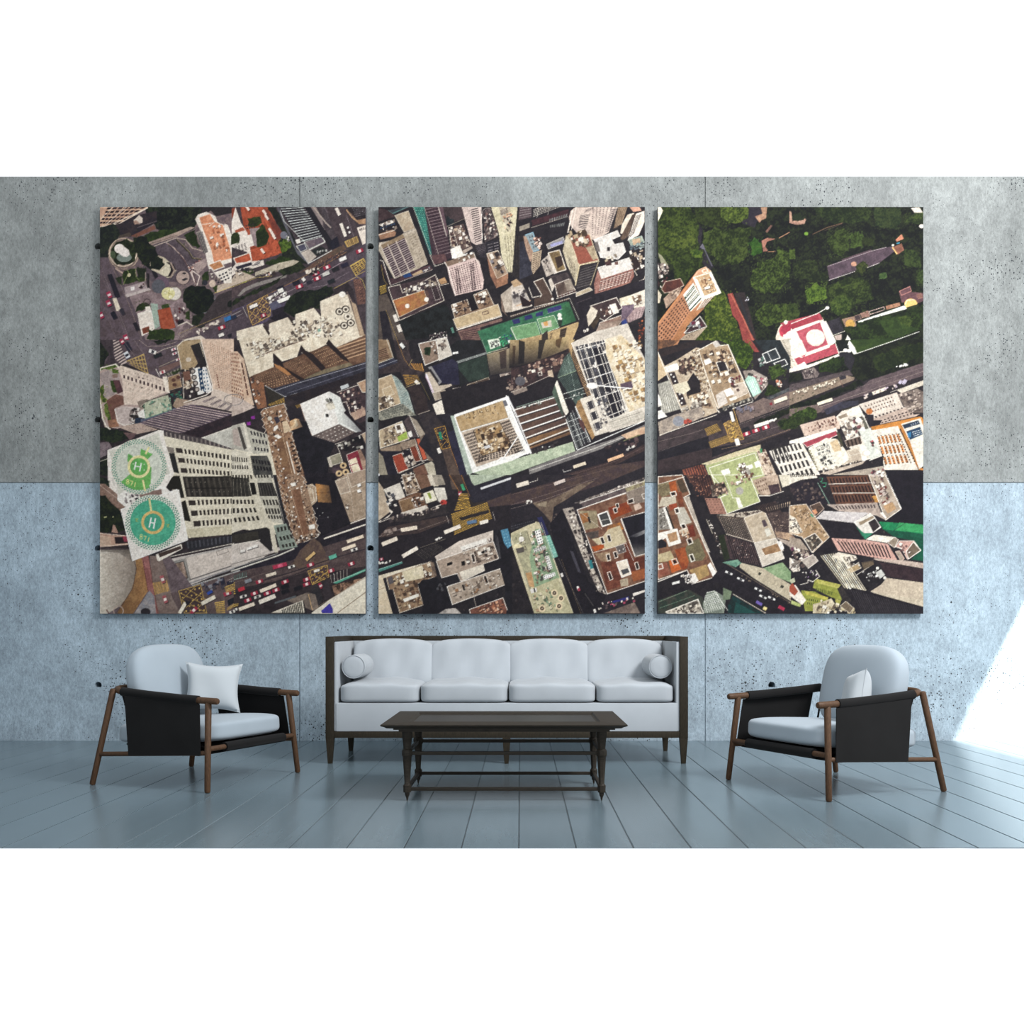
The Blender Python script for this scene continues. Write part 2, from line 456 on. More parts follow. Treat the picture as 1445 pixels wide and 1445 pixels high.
n a58b68 b39a78 830,60 900,10 1090,-10 1100,20 980,60 1060,250 1000,330 890,310
p 2d2a2c 990,60 1080,30 1150,250 1120,290 1060,180
l d8c9b0 8 1080,20 1220,500
l eadfcf 9 840,70 900,10 1020,-20
l eadfcf 8 835,70 900,380 910,660
b 8c6e58 a58462 d8c2a8 5 740,400 860,360 890,500 750,540
c 5b3b34 22 20 800,430 850,400 810,480
c d8c8b8 30 24 960,210
k 40 16 50 -15 d9c9b4 4a3a34 2c282a a78f78 efe6dc 880,330 1000,300 1080,560 920,660
p 7c5548 900,340 970,330 990,420 910,440
p f0ece8 990,310 1080,290 1130,570 1060,590
c 3b3436 28 28 1005,335 1020,400 1035,462 1050,530
c b0a49c 18 18 1005,335 1020,400 1035,462 1050,530
p 1e3a5c 1060,310 1120,300 1160,560 1090,540
g efeae6 2 5 .5 .5 1070,320 1120,300 1150,560 1100,560
p e8e4e2 1110,290 1150,290 1210,500 1200,560 1150,570 1110,420
g 2a5070 2 6 .4 .4 1100,310 1160,300 1190,540 1130,550
p 13131c 1100,0 1115,0 1160,260 1140,280
p 5b6278 440,850 900,700 940,700 450,920
n c9cbb4 b4bba0 490,680 560,640 740,590 780,740 500,840
l 7fb08c 6 480,690 500,840 780,745 760,620
l 9a8a78 7 520,655 750,575
l 2b2b2b 6 500,660 760,570
k 20 14 30 -18 8fb5a0 e8e8d8 5a8a74 490,680 760,600 780,740 500,830
p 2b6a58 760,580 880,550 890,620 790,610
k 20 14 50 -18 2a3a48 3f7a60 c8b8a8 4a3c38 770,550 890,520 900,660 790,650
n b59a86 98806c 830,620 1000,650 990,700 850,760 790,700
p f3eee8 410,780 480,740 500,840 430,830
p 28344a 385,840 450,830 450,910 390,910
n e0c3ae d6b8a2 1095,-10 1445,-10 1445,150 1445,640 1380,600 1230,580 1215,500
g b08870 11 22 .42 .55 1180,20 1445,130 1445,560 1250,500
g 6b4238 1 6 .5 .7 1250,360 1270,360 1300,520 1280,520
p d9c6b8 1215,520 1300,540 1445,600 1445,690 1300,640 1200,590
l f0e4d8 10 1090,-10 1215,480 1215,540 1150,590 910,670
n d2c0b4 c3b0a6 900,690 1200,590 1445,700 1445,770 1100,700
g 5b5058 9 4 .6 .4 1080,650 1230,590 1445,720 1400,770
n 6f5c6a 54465a 400,900 920,700 1000,690 1445,790 880,1000 700,980 640,950
g b8a3a0 1 13 1 .4 930,690 1445,780 860,1010 420,900
g 3b3040 1 13 1 .3 940,700 1445,790 870,1020 430,910
n c0a99c b3998e 200,930 430,890 640,960 400,1010
g 8a7874 9 1 .5 .4 300,930 600,950 560,980 320,950
n 2c242c 3a2c33 900,1000 1445,790 1445,900 1100,1050 700,975
f 1b2220 2b3624 10 0,930 60,940 260,980 330,1040 160,1110 0,1060
n 7a5f5c 6a5054 260,990 400,1000 380,1040 330,1070
n 6a5a62 8a7a80 0,1100 100,1090 140,1150 90,1230 0,1270
f 1b2220 2b3624 10 0,1290 100,1280 130,1445 0,1445
l d8cfc0 6 0,1305 100,1270
p f1e8e0 90,1180 340,1080 640,965 690,970 790,1420 720,1520 500,1880 100,1700
p d9d3cb 110,1190 360,1090 640,990 730,1440 150,1560
t 1 1
n f0e4cf d8c9b2 70,-25 1200,-25 1400,-45 1445,60 1120,80 1010,50 850,130 750,140 740,60 700,180 540,230 440,140 450,290 190,400
k 120 10 46 -20 efe6d4 cbb9a2 8f7d6b fff7ea d7c6af 5b4f48 130,-10 760,-20 640,20 240,200
l 6a4a42 5 320,160 800,-10
n 7e5c48 5e4336 200,390 450,290 550,250 700,180 760,150 860,120 1010,60 1120,80 1445,-60 1445,240 1080,350 720,470 570,490 440,560 350,480
g b08a68 1 6 1 .35 240,400 480,310 740,440 380,520
g b08a68 1 6 1 .35 580,250 720,190 940,310 780,400
g b08a68 1 6 1 .35 870,125 1020,70 1220,220 1030,300
g c09a78 1 5 1 .35 1120,70 1445,-40 1445,150 1230,220
g 3a2a26 12 6 .5 .35 240,400 480,310 740,440 380,520
g 3a2a26 9 6 .5 .35 580,250 720,190 940,310 780,400
g 3a2a26 9 6 .5 .35 870,125 1020,70 1220,220 1030,300
p 2b2225 450,140 540,230 560,290 780,420 740,440 580,330 460,220
p b3794a 450,250 560,300 640,370 600,380 470,290
p 2b2225 740,50 790,110 870,150 1010,300 960,330 800,170 740,120
p 2b2225 1040,-10 1090,50 1240,200 1260,240 1180,200 1060,90 1010,40
n 8a7a60 6f6450 780,410 880,360 1010,310 1260,240 1300,270 900,400 770,440
n 3c3b4a 2b2a36 360,490 440,520 1445,230 1445,330 580,610 470,560
l a9a9b4 6 460,545 680,470 1445,245
l 77778a 5 600,570 1445,290
l d0d0d4 6 360,490 470,555 570,607 700,570
n 262129 30282c 700,570 1445,330 1445,420 1100,540 740,680 580,600
p 2c2a30 270,440 340,470 390,720 360,730
n 9a6648 7d5440 190,400 340,460 380,720 280,740 240,640
k 14 14 34 60 efe6dc c8a690 4a3a38 200,400 280,430 330,720 260,700
p 35302c 350,490 570,610 400,690 370,560
g c39840 14 1 .55 1 385,690 560,615 570,670 400,710
g a37c34 6 1 .55 1 680,700 740,680 760,710 700,730
n dfc2aa d2b096 0,120 60,120 130,200 240,700 180,700 0,640
g 6a3c30 6 12 .4 .5 -10,130 70,130 140,660 0,600
g 4f2c26 1 5 .5 .8 90,230 120,240 190,600 160,600
n cdbab0 b8a69c 0,600 130,640 250,720 0,830
r 8a8484 100 60 8 20,640
n 2b252b 352d33 0,820 250,730 300,740 300,900 160,920 130,880 0,930
p 8d2a9a 205,820 245,810 250,845 210,850
p 8d2a9a 160,880 200,875 205,910 165,915
p f0ece6 730,685 1045,550 1160,610 1200,720 1350,960 1290,980 1100,1100 850,1020
n f6f2ee ece6e0 735,690 1045,555 1150,900 860,1020
p e4e6e2 1045,555 1160,620 1230,800 1390,980 1330,990 1150,900
s 30303a .7 r 1160,620 1190,700 1440,960 1350,990 1200,900
n 5f5250 7a6a66 870,1025 1150,900 1320,990 1100,1100
g e0d6cc 6 4 .3 .25 880,1025 1150,905 1310,990 1100,1095
b e8e0d0 d8d0c0 c8c0a8 5 1010,690 1080,660 1110,730 1040,750
k 8 12 30 -20 3a3a3a 8a8a80 1010,640 1060,630 1070,660 1020,670
p 2a2a2a 1005,790 1035,790 1040,825 1010,825
l cfc8bc 4 830,860 980,820 1010,720
l dcae9a 4 735,690 800,900 860,1020
n 1c1b22 24222b 600,960 700,860 760,880 800,870 860,1030 1110,1110 1050,1240 1030,1445 790,1445
n 26212a 302a30 580,700 740,740 790,870 700,840 620,860
p e0b080 600,880 680,840 720,850 760,930 640,970 590,990
n cfa070 f0dcb8 600,880 690,850 720,930 600,960
s 1c1b22 .8 r 700,850 800,880 800,960 650,970
n 4b3a40 3a2d33 1130,560 1350,490 1440,600 1445,860 1370,890 1270,780 1190,640
k 60 12 40 -15 efe6dc c8a898 4a3a40 7a5a54 2a2228 e8ddd2 1160,560 1340,500 1430,780 1290,800
l e6dccf 7 1130,560 1345,485 1430,450
l e6dccf 6 1190,670 1230,660 1290,850
b c8a68a b08c70 e8dccc 6 1345,460 1445,420 1445,560 1400,560
v c8ccd0 90 40 -20 1210,500
n a98878 c4a48e 1270,790 1420,720 1445,800 1320,860
n 33272c 241d25 1240,740 1300,850 1430,950 1445,1000 1380,960 1200,780
l d9cfc2 7 1110,1115 1300,1060 1440,985
n 2a2328 1a191f 1120,1120 1380,1020 1445,1160 1200,1190
k 14 10 40 -20 d8d4cc 8a867e 1130,1110 1370,1020 1440,1150 1200,1190
n bfa890 a58e78 1390,1010 1445,990 1445,1130
l d9cfc2 6 1130,1130 1160,1210
b 8f8a76 a39a86 e2d9cb 6 1050,1250 1160,1210 1190,1310 1075,1345
p cfc4b4 1020,1260 1050,1250 1080,1360 1050,1360
n 3d3138 52424a 1080,1360 1200,1320 1270,1445 1080,1445
c d9b98a 36 34 1195,1345 1150,1430 1222,1415
c 2b2428 15 14 1195,1345 1150,1430 1222,1415
b 7b2633 903040 efe4d8 6 1230,1230 1350,1180 1440,1445 1290,1445
b f0e4c8 e4d4b4 f8f0e0 3 1255,1290 1330,1260 1350,1310 1270,1340
b f0e4c8 e4d4b4 f8f0e0 3 1275,1350 1350,1320 1390,1420 1310,1440
n b59680 8c6c5c 1350,1180 1380,1170 1445,1300 1445,1445 1420,1445
t 1 1
n 8a644c a37d60 310,760 560,680 620,860 640,980 700,1200 830,1600 890,1900 920,2020 660,2100 560,1800 420,1250 380,1000 330,860
k 260 10 34 72 e6d8c8 6b4a3c c9a88c 52382f d4b394 b98f70 3a2a26 320,760 560,690 890,2040 640,2080
n 8f6a4c 7a5640 480,1050 560,1040 690,1445 800,1900 720,1930 560,1500
l d0b090 5 500,800 560,1080 650,1445
p 3a3644 450,830 500,820 520,870 480,900
p f2ece4 455,930 490,910 500,940 460,980 445,970
p f2ece4 450,1030 490,1010 540,1040 500,1060
c cfc8b8 24 24 408,840
l e7d9c9 6 310,780 340,740 560,680 580,700
l d9c9b9 6 310,790 350,820 320,850 360,890 330,930 370,960 350,1000 400,1030 370,1060 410,1100 385,1130 420,1180 395,1210 440,1250 410,1290 450,1320 425,1360 470,1400 440,1445
l f0e4d8 6 560,690 590,740 570,760 600,810 580,840 615,870
l e7d9c9 6 620,980 655,990 635,1040 670,1080 645,1110 685,1140 660,1180 710,1200 680,1240 720,1260 690,1300 740,1320 700,1360 745,1370 720,1420 770,1440
l e7d9c9 14 590,1090 680,1445
g 3a2b26 1 8 .6 .45 610,1080 660,1070 770,1420 690,1440
p dec4a2 540,880 590,860 640,970 560,1000
c f6f2ee 10 10 515,765 425,878 530,810 500,1175 475,1075 527,1275 555,1380
t 1 2
n 1c1a22 26222a 700,-20 1060,-20 1240,500 900,640 820,400 760,100
l 3a3640 4 900,450 1000,440
c cfd0d0 5 5 935,393 880,345 992,437 905,420
n a97a4c c98a48 860,90 1000,110 1030,290 890,280
l 6a3a1c 4 880,190 1020,180
s 1c1a22 .95 r 900,90 1060,100 1080,300 900,290
n cbb59c a58b70 680,130 830,90 870,130 880,270 790,350 760,380
l efe2d0 6 740,120 830,150 850,270 790,320 780,350
l efe2d0 6 810,100 860,120 875,260
n a4856c 8c6c56 560,0 740,-20 900,620 660,720 620,560
k 200 8 26 72 e6d8c8 6b4a3c c9a88c 52382f d4b394 b98f70 3a2a26 480,0 740,-20 900,610 660,700
n 8f6650 7c553f 610,160 700,140 790,600 700,640
l c9a988 5 600,120 740,650
l d9c9b9 6 470,10 500,60 475,80 510,120 490,150 525,190 500,220 545,260 525,290 560,330 540,360 590,400 560,440 600,490 590,540 630,580 610,620 660,660 640,690 680,720
l e7d9c9 6 720,10 760,50 735,70 770,110
l e7d9c9 6 830,340 860,400 830,410 880,450 860,500 890,520 870,560 910,600 880,640 680,715
p f2ece2 790,520 850,505 860,550 800,565
p f2ece2 600,90 650,75 665,110 620,120
c f4f0ea 10 10 557,30 585,130 612,230 637,330 663,432 692,535 717,630
k 40 10 24 -15 efe6dc 3a2c28 cab09a 650,660 900,590 905,630 670,700
n b8a28c a08a74 1060,60 1200,-20 1387,-40 1387,440 1220,490
b a89482 b8a490 e4dacb 5 1065,65 1180,25 1220,170 1120,200
b a08a76 b29a86 e4dacb 5 1190,-10 1387,-60 1387,60 1230,130
b b09a84 9c8670 d9c9b9 3 1225,180 1330,140 1387,400 1260,480
v f6f2ee 36 30 -20 1310,105 1310,165
k 14 8 24 -20 f0e8dc 7a6656 1150,300 1200,290 1200,350 1180,350
l efe5d8 10 1225,500 1387,440
l 2a252c 8 1240,520 1387,470
n 24202a 332d36 900,640 1240,510 1387,480 1387,600 940,740 920,700
p f0e6d8 945,650 1180,570 1387,500 1387,515 1185,585 950,665
n 4c3d40 5c4c4c 0,1000 620,760 900,690 940,740 1387,600 1387,940 980,1000 700,1130 0,1400
n 31292e 3d3338 0,1180 480,1090 760,1000 830,1100 620,1260 0,1445
n 221f2b 2d2834 0,960 620,760 700,700 800,690 820,760 620,880 0,1010
n 6a5548 584542 700,780 840,650 910,700 960,790 1000,900 760,960 600,960
l 24202a 7 340,1080 620,1000 1040,860 1387,760
l 7a6660 4 340,1100 620,1015 1040,875
l 24202a 6 0,1230 480,1090 800,970
l 86726a 3 0,1120 500,960 
l 6b5a58 3 600,1000 1387,720
g 5a756e 9 1 .4 1 0,1040 155,990 160,1040 0,1085
l a8c0b4 5 0,1085 160,1045
g d0a848 1 6 1 .5 0,1100 30,1100 40,1230 0,1230
g d0a848 1 3 1 .6 0,1330 70,1320 70,1345 0,1370
v b83050 150 40 -15 e06080 495,935
v f0e0cc 110 32 -17 405,1025
v f0e0cc 180 36 -22 375,1165
v efe6d8 180 44 -22 365,1278
v f0e0cc 170 36 -20 155,1355
v f0dcc4 150 34 -19 1205,745
v f0dcc4 180 34 -19 1270,660
v e0b878 120 30 -42 810,838
v 5fb8a0 80 40 -20 1040,843
v a32840 76 36 -20 f2e0de 285,1098 232,1220 165,1290 455,1185 365,1218 548,1100 770,1075 770,1125 1018,987 810,925
v a32840 70 36 -20 f2e0de 1230,915
v c83040 70 38 -20 100,1175
v a32840 60 36 60 f2e0de 915,1140
v ece8e0 70 26 -18 2a2730 265,1255 120,1250 25,1390 615,945 1260,770
v 8a8f98 70 34 -18 170,1090
v 1c1c24 84 36 -20 680,1165 550,1200 548,1150
p 4a383c 785,990 980,930 1000,1050 830,1130
g c9a04a 5 4 .35 .3 785,990 980,930 1000,1050 830,1130
o cfa650 7 785,990 980,930 1000,1050 830,1130
l cfa650 6 790,1010 950,1080
l cfa650 6 860,970 1000,1040
l cfa650 6 800,1060 940,945
l cfa650 6 830,1125 990,990
v efe8dc 60 26 -15 875,985
n 2c2a30 3a363a 830,1130 900,1150 940,1280 860,1400 800,1300
n 6f625a 8a7a70 560,1290 780,1210 860,1230 900,1380 840,1400
l d0a878 8 790,1230 830,1390
p 2a272a 380,1445 740,1300 780,1445
n e8e0d0 dcd2c0 400,1420 730,1290 750,1420
g 2a2a28 12 1 .55 1 510,1390 720,1300 740,1420 520,1440
p 5a6066 440,1310 660,1240 660,1260 440,1330
p 3a3238 980,1040 1000,1130 1040,1260 960,1290 930,1160
g e8ddd0 6 1 .12 1 1000,1030 1200,960 1200,1060 1010,1110
p 4aa088 1040,1110 1387,960 1387,985 1080,1120
l d8e4da 4 1040,1110 1387,975
n 3a2b26 a98068 1030,1140 1340,1060 1300,1130 1060,1240
p eae2d2 820,1420 1040,1260 1387,1040 1387,1445 820,1445
n ede5d3 e4dac6 1040,1300 1387,1090 1387,1445 1040,1445
l 8a7560 7 1090,1420 1387,1200
l 9a8a76 5 830,1390 1387,1050
p 4038a8 920,1400 1010,1320 1040,1380 1040,1425 930,1425
t 0 1
n e9e0cb dfd5bf 690,1000 1445,1160 1560,1140 1580,930 1800,1010 1960,1700 2000,2000 2000,2100 1560,2030 940,2100 720,1240
p 4a4246 690,970 740,970 1445,1130 1445,1180 700,1030
g 857a76 16 1 .4 1 700,985 1445,1130 1445,1175 705,1030
p 2a2a2c 750,1210 810,1215 860,1430 800,1415
p 8a8078 720,1140 800,1155 810,1215 745,1205
g 2b2524 15 1 .5 1 820,1155 1445,1240 1445,1290 830,1205
g 2b2524 15 1 .5 1 845,1260 1450,1325 1450,1375 855,1310
g 2b2524 14 1 .5 1 870,1370 1445,1410 1450,1455 880,1420
p 3a3230 820,1155 885,1162 895,1212 830,1205
p 3a3230 845,1260 912,1267 918,1315 855,1310
p 3a3230 872,1370 938,1377 945,1425 880,1420
n d0cdc4 bcb9b0 1100,1050 1445,920 1560,880 1580,930 1445,1170
l ece4d8 8 1100,1050 1445,925
t 1 1
n c9c4b8 b4afa5 0,920 140,880 160,930 170,1200 0,1160
p 4a4542 60,930 90,930 160,1160 130,1180
p b8a8a0 10,960 60,940 110,1150 20,1120
p e5dece 120,890 150,900 230,1210 180,1225
n c6c2b4 b4b0a2 155,930 380,1010 400,1210 230,1220
g 23202a 5 1 .5 1 190,970 360,1010 370,1050 200,1010
g 23202a 5 1 .5 1 210,1055 385,1085 390,1125 220,1095
g 23202a 5 1 .5 1 235,1145 400,1165 405,1200 240,1180
n 3a3a3c 5a5854 200,1240 380,1240 420,1330 450,1480 240,1480
g 201d22 6 2 .6 .6 210,1260 400,1290 440,1420 240,1400
n e4dccb d4ccba 0,1170 180,1215 215,1445 0,1445
g 2b2624 7 1 .5 1 0,1250 170,1265 175,1310 0,1300
g 2b2624 7 1 .5 1 0,1340 180,1345 185,1385 0,1385
t 0 2
n e9e0cb dfd5bf 680,60 760,10 860,0 940,540 910,640 820,240
p 25231f 705,70 770,10 830,10 880,235 820,240 790,150 715,150
p 25231f 830,290 890,260 945,480 880,470
n 2a2725 37322e 860,20 1445,10 1530,80 1560,225 900,225
g 8a8478 12 2 .14 .12 870,30 1445,20 1445,220 900,222
g 4a443e 12 1 .4 1 870,30 1540,25 1580,210 905,222
p 1f1c1c 900,130 1445,130 1445,140 900,142
g 2b2524 11 1 .5 1 915,265 1387,245 1387,295 925,315
g 2b2524 11 1 .5 1 940,370 1387,345 1387,400 950,420
g 2b2524 10 1 .5 1 968,475 1387,450 1387,505 978,530
p 3a3230 918,265 985,262 993,313 928,316
p 3a3230 943,370 1010,368 1018,420 952,424
p 3a3230 970,475 1035,473 1043,527 978,532
n dcd3b8 ccc2a6 890,560 1387,520 1387,610 920,650
p 2d2d34 890,690 1387,620 1387,700 940,780 880,720
g 45454e 12 1 .4 1 890,690 1387,625 1387,690 900,760
l dcd4c8 8 690,850 1387,705
n d4cac4 cbc0ba 700,870 1387,730 1600,680 1900,760 1387,960 780,1200 690,1000
p b9b4b0 720,890 1387,740 1387,720
n dccfc6 d2c5bc 890,860 1387,740 1700,720 1700,830 1387,930 940,1080
l 8a8680 10 890,860 940,1085
l 5d5a5c 10 935,1080 1387,930 1760,790
l 8f8c90 14 920,1120 1387,965
l b8b8b8 14 740,1210 1387,1005 1445,985
n 9b9894 8a8784 720,900 880,860 940,1090 800,1140
b 7a6558 b89c8c 4a4444 8 755,920 870,890 915,1060 800,1110
l cfcac4 5 730,900 810,1130
p 3a3036 785,1010 830,990 840,1070 800,1090
c b0583a 22 16 850,1080
p ded6ca 670,880 710,870 800,1190 750,1220
g 8a867f 26 1 .3 1 800,1180 1387,1000 1387,1020 810,1200
o 8f8780 5 1205,790 1320,755 1335,790 1220,830
t 1 2
n e1d9c6 d0c7b2 0,0 230,0 430,480 370,480 0,600
n 2c2a28 3a3632 0,22 175,35 205,220 0,225
g 7a7468 5 1 .12 1 0,25 172,38 205,220 0,225
o cfc8b8 6 175,75 240,75 265,205 205,210
p 1c1a1a 185,80 235,80 258,200 208,205
n c8c3b4 b2ad9e 250,0 400,0 540,500 420,490 290,240
n 33312f 242224 265,80 420,80 470,220 290,220
g 4a4644 6 1 .3 1 270,80 420,80 465,220 295,220
g 24201f 7 1 .5 1 0,0 210,0 220,40 0,45
g 24201f 4 1 .55 1 260,0 380,0 390,30 265,30
g 24201f 6 1 .5 1 0,255 230,255 240,300 0,300
g 24201f 6 1 .5 1 0,345 250,340 270,385 0,395
g 24201f 6 1 .5 1 10,445 280,420 300,465 20,490
g 24201f 5 1 .55 1 310,255 470,255 490,310 325,310
g 24201f 5 1 .55 1 335,345 490,345 505,400 350,400
g 24201f 5 1 .55 1 365,415 510,420 520,455 375,450
n 2c2a30 232128 420,0 460,0 570,500 640,700 600,690 520,460
l b8b4ac 5 420,0 540,490
p ddd4c0 0,545 400,470 440,600 480,800 440,800 370,540
p 2a272a 0,600 360,540 390,560 420,780 370,790 280,680 0,700
n 3b3732 302c2a 0,620 270,580 280,670 0,700
n d8cdc6 cdc2ba 0,715 280,680 400,790 330,850 0,950
l e8e0d4 8 0,720 290,670
l 6a6562 6 0,920 440,800
v f2ece6 60 26 -15 240,735 180,755 110,785
l 8a827a 5 75,740 90,810 
n 9aa69a 87948a 430,520 560,500 680,740 500,780
g 2a2624 4 1 .55 1 455,545 600,520 610,560 465,590
g 2a2624 4 1 .55 1 480,640 620,610 640,650 495,680
g 2a2624 4 1 .55 1 505,720 650,690 660,730 515,750
l dcd8cc 14 0,990 480,830 640,760
l 9a9a98 8 0,965 470,810
t 0 2
f 1b2220 2b3624 10 0,30 80,40 120,120 0,120
n 9b7d70 836659 0,90 60,90 320,310 230,390 200,350 0,200
l d9c0b0 5 0,100 290,320
f 191f1c 2a331f 20 0,220 60,220 230,390 270,560 200,600 0,590
c c8c890 8 6 60,435 75,432 145,432
p c29a86 0,590 130,620 280,630 300,720 0,745
n d6b8a2 c4a48e 10,620 120,640 130,740 10,730
p 2c2226 160,640 260,640 300,700 170,710
p a03c50 240,630 280,630 300,690 260,690
l ecd2c0 8 0,600 300,630
l ecd2c0 8 0,740 310,710
p b08a7a 130,590 145,510 165,520 200,600 180,600
n 5f5056 74646a 0,740 330,760 400,900 700,800 1000,1200 1000,1445 0,1445
n c4915a a8774a 330,860 440,850 520,1170 340,1445 180,1445 300,1200 380,1000
s 3a2820 .5 l 330,860 440,850 520,1170 340,1445 180,1445 300,1200 380,1000
p d3cabb 0,770 320,770 380,900 385,1000 330,1200 220,1350 60,1445 0,1445
n e6ddd0 d3c8ba 0,780 250,775 300,830 330,980 270,1180 160,1340 0,1400
s 55433c .55 r 0,770 320,770 380,900 385,1000 330,1200 220,1350 60,1445 0,1445
s 2a2422 .5 u 20,745 300,745 360,900 200,800 20,790
l 5a443c 6 330,790 385,960 350,1160 240,1340 170,1430
r b09a90 50 50 10 200,1400
l 5a2a2a 10 80,1390 110,1440
n a86b68 8f5654 440,850 510,830 560,1100 620,1445 560,1445 500,1180
l 5f3432 5 450,860 500,1180 560,1300
l 5a3c34 5 510,840 610,1445
n 8a8a94 a8a0a0 520,1190 570,1250 590,1445 350,1445
c 2f2a30 50 40 480,1410
n 7a6660 8b7872 520,830 640,840 700,1000 740,1200 850,1445 620,1445 560,1150
g d2a050 12 1 .6 1 550,1110 700,1085 725,1195 575,1235
v b05a60 80 40 70 f6eee8 655,1075 680,1280
p f2e8dc 585,820 850,710 860,760 620,890 600,880
p 4a3a36 610,810 840,730 850,760 625,850
n 5b4b4c 6a585a 740,1220 1387,1010 1387,1445 850,1445 760,1280
p 4a393a 820,1200 1050,1130 1110,1425 890,1425
g c9a556 5 5 .3 .3 820,1200 1050,1130 1110,1420 880,1425
o c9a556 7 820,1195 1045,1130 1110,1425 880,1425
l c9a556 6 820,1210 1080,1330
l c9a556 6 900,1170 1100,1280
l c9a556 6 850,1290 1110,1420
l c9a556 6 850,1290 990,1150
l c9a556 6 870,1390 1070,1200
l c9a556 6 970,1425 1090,1290
v f0e6d4 160 40 -28 1125,1290
v f0e6d4 130 36 -60 860,1370
p 2a2630 880,1290 940,1300 930,1340 900,1340
v a83048 90 36 -45 f4e8e4 975,1395
k 26 16 50 -20 2a2a3c 8a8a94 4a4450 5a5a70 1050,1120 1300,1060 1300,1140 1100,1200
v 2c4aa8 60 30 -30 1140,1210
v a83048 80 40 -22 f4e8e4 1320,1220
n 252338 302c3c 1310,1100 1387,1080 1387,1150 1320,1150
g b9b9b0 3 2 .4 .3 1330,1070 1387,1040 1387,1110 1340,1110
g d0a850 1 5 1 .55 1290,1150 1387,1115 1387,1190 1310,1220
g d0a850 1 7 1 .55 1190,1310 1290,1290 1300,1425 1210,1425
g d0a850 1 3 1 .55 1315,1370 1387,1320 1387,1360 1320,1400
p 22242e 1320,1290 1387,1260 1387,1320 1330,1350
v ece8e0 60 30 -20 2a2730 1370,1410
t 9 0
p f3ebe4 151.8,635.2 185,622 224.2,606.9 229,608 246,668 233,690 213,700 183,703 167,703
p d8d6ca 155,637 224,611 240,668 168,698
p f4eee8 166,700 178,690 224,676 246,700 247,722 185,722 166,706
k 30 2 5 -18 2a2a30 c8c0bc 5a5058 9a8f90 163,697 225,690 226,705 183,712
p 8a7068 196,697 228,690 229,697 200,705
c dcd8ca 39.5 39.5 196.5,658.5
c d3d8cb 32.5 32.5 196.5,658.5
p 6cb95c 181,640 187,643 192,652 186,660 180,650
p 6cb95c 199,633 216,641 205,652 198,648
p 6cb95c 212.0,687.6 208.6,689.2 205.0,690.4 201.4,691.1 197.7,691.5 193.9,691.4 190.2,690.9 186.6,690.0 183.1,688.6 179.8,686.9 176.6,684.9 173.8,682.4 171.2,679.7 188.8,664.9 201.2,667.3
p 6cb95c 208,652 214,660 213,682 206,690 200,672
c 4f9a86 .95 .95 230.0,658.5
c 4f9a86 .95 .95 229.8,662.3
c 4f9a86 .95 .95 229.2,666.0
c 4f9a86 .95 .95 228.1,669.6
c 4f9a86 .95 .95 226.7,673.0
c 4f9a86 .95 .95 224.9,676.3
c 4f9a86 .95 .95 222.7,679.4
c 4f9a86 .95 .95 220.2,682.2
c 4f9a86 .95 .95 217.4,684.7
c 4f9a86 .95 .95 214.3,686.9
c 4f9a86 .95 .95 211.0,688.7
c 4f9a86 .95 .95 207.6,690.1
c 4f9a86 .95 .95 204.0,691.2
c 4f9a86 .95 .95 200.3,691.8
c 4f9a86 .95 .95 196.5,692.0
c 4f9a86 .95 .95 192.7,691.8
c 4f9a86 .95 .95 189.0,691.2
c 4f9a86 .95 .95 185.4,690.1
c 4f9a86 .95 .95 182.0,688.7
c 4f9a86 .95 .95 178.7,686.9
c 4f9a86 .95 .95 175.6,684.7
c 4f9a86 .95 .95 172.8,682.2
c 4f9a86 .95 .95 170.3,679.4
c 4f9a86 .95 .95 168.1,676.3
c 4f9a86 .95 .95 166.3,673.0
c 4f9a86 .95 .95 164.9,669.6
c 4f9a86 .95 .95 163.8,666.0
c 4f9a86 .95 .95 163.2,662.3
c 4f9a86 .95 .95 163.0,658.5
c 4f9a86 .95 .95 163.2,654.7
c 4f9a86 .95 .95 163.8,651.0
c 4f9a86 .95 .95 164.9,647.4
c 4f9a86 .95 .95 166.3,644.0
c 4f9a86 .95 .95 168.1,640.7
c 4f9a86 .95 .95 170.3,637.6
c 4f9a86 .95 .95 172.8,634.8
c 4f9a86 .95 .95 175.6,632.3
c 4f9a86 .95 .95 178.7,630.1
c 4f9a86 .95 .95 182.0,628.3
c 4f9a86 .95 .95 185.4,626.9
c 4f9a86 .95 .95 189.0,625.8
c 4f9a86 .95 .95 192.7,625.2
c 4f9a86 .95 .95 196.5,625.0
c 4f9a86 .95 .95 200.3,625.2
c 4f9a86 .95 .95 204.0,625.8
c 4f9a86 .95 .95 207.6,626.9
c 4f9a86 .95 .95 211.0,628.3
c 4f9a86 .95 .95 214.3,630.1
c 4f9a86 .95 .95 217.4,632.3
c 4f9a86 .95 .95 220.2,634.8
c 4f9a86 .95 .95 222.7,637.6
c 4f9a86 .95 .95 224.9,640.7
c 4f9a86 .95 .95 226.7,644.0
c 4f9a86 .95 .95 228.1,647.4
c 4f9a86 .95 .95 229.2,651.0
c 4f9a86 .95 .95 229.8,654.7
c 4f9a86 .95 .95 232.0,660.5
c 4f9a86 .95 .95 231.6,664.5
c 4f9a86 .95 .95 230.7,668.4
c 4f9a86 .95 .95 229.4,672.1
c 4f9a86 .95 .95 227.7,675.7
c 4f9a86 .95 .95 225.5,679.1
c 4f9a86 .95 .95 223.0,682.2
c 4f9a86 .95 .95 220.2,685.0
c 4f9a86 .95 .95 217.1,687.5
c 4f9a86 .95 .95 213.7,689.7
c 4f9a86 .95 .95 210.1,691.4
c 4f9a86 .95 .95 206.4,692.7
c 4f9a86 .95 .95 202.5,693.6
c 4f9a86 .95 .95 198.5,694.0
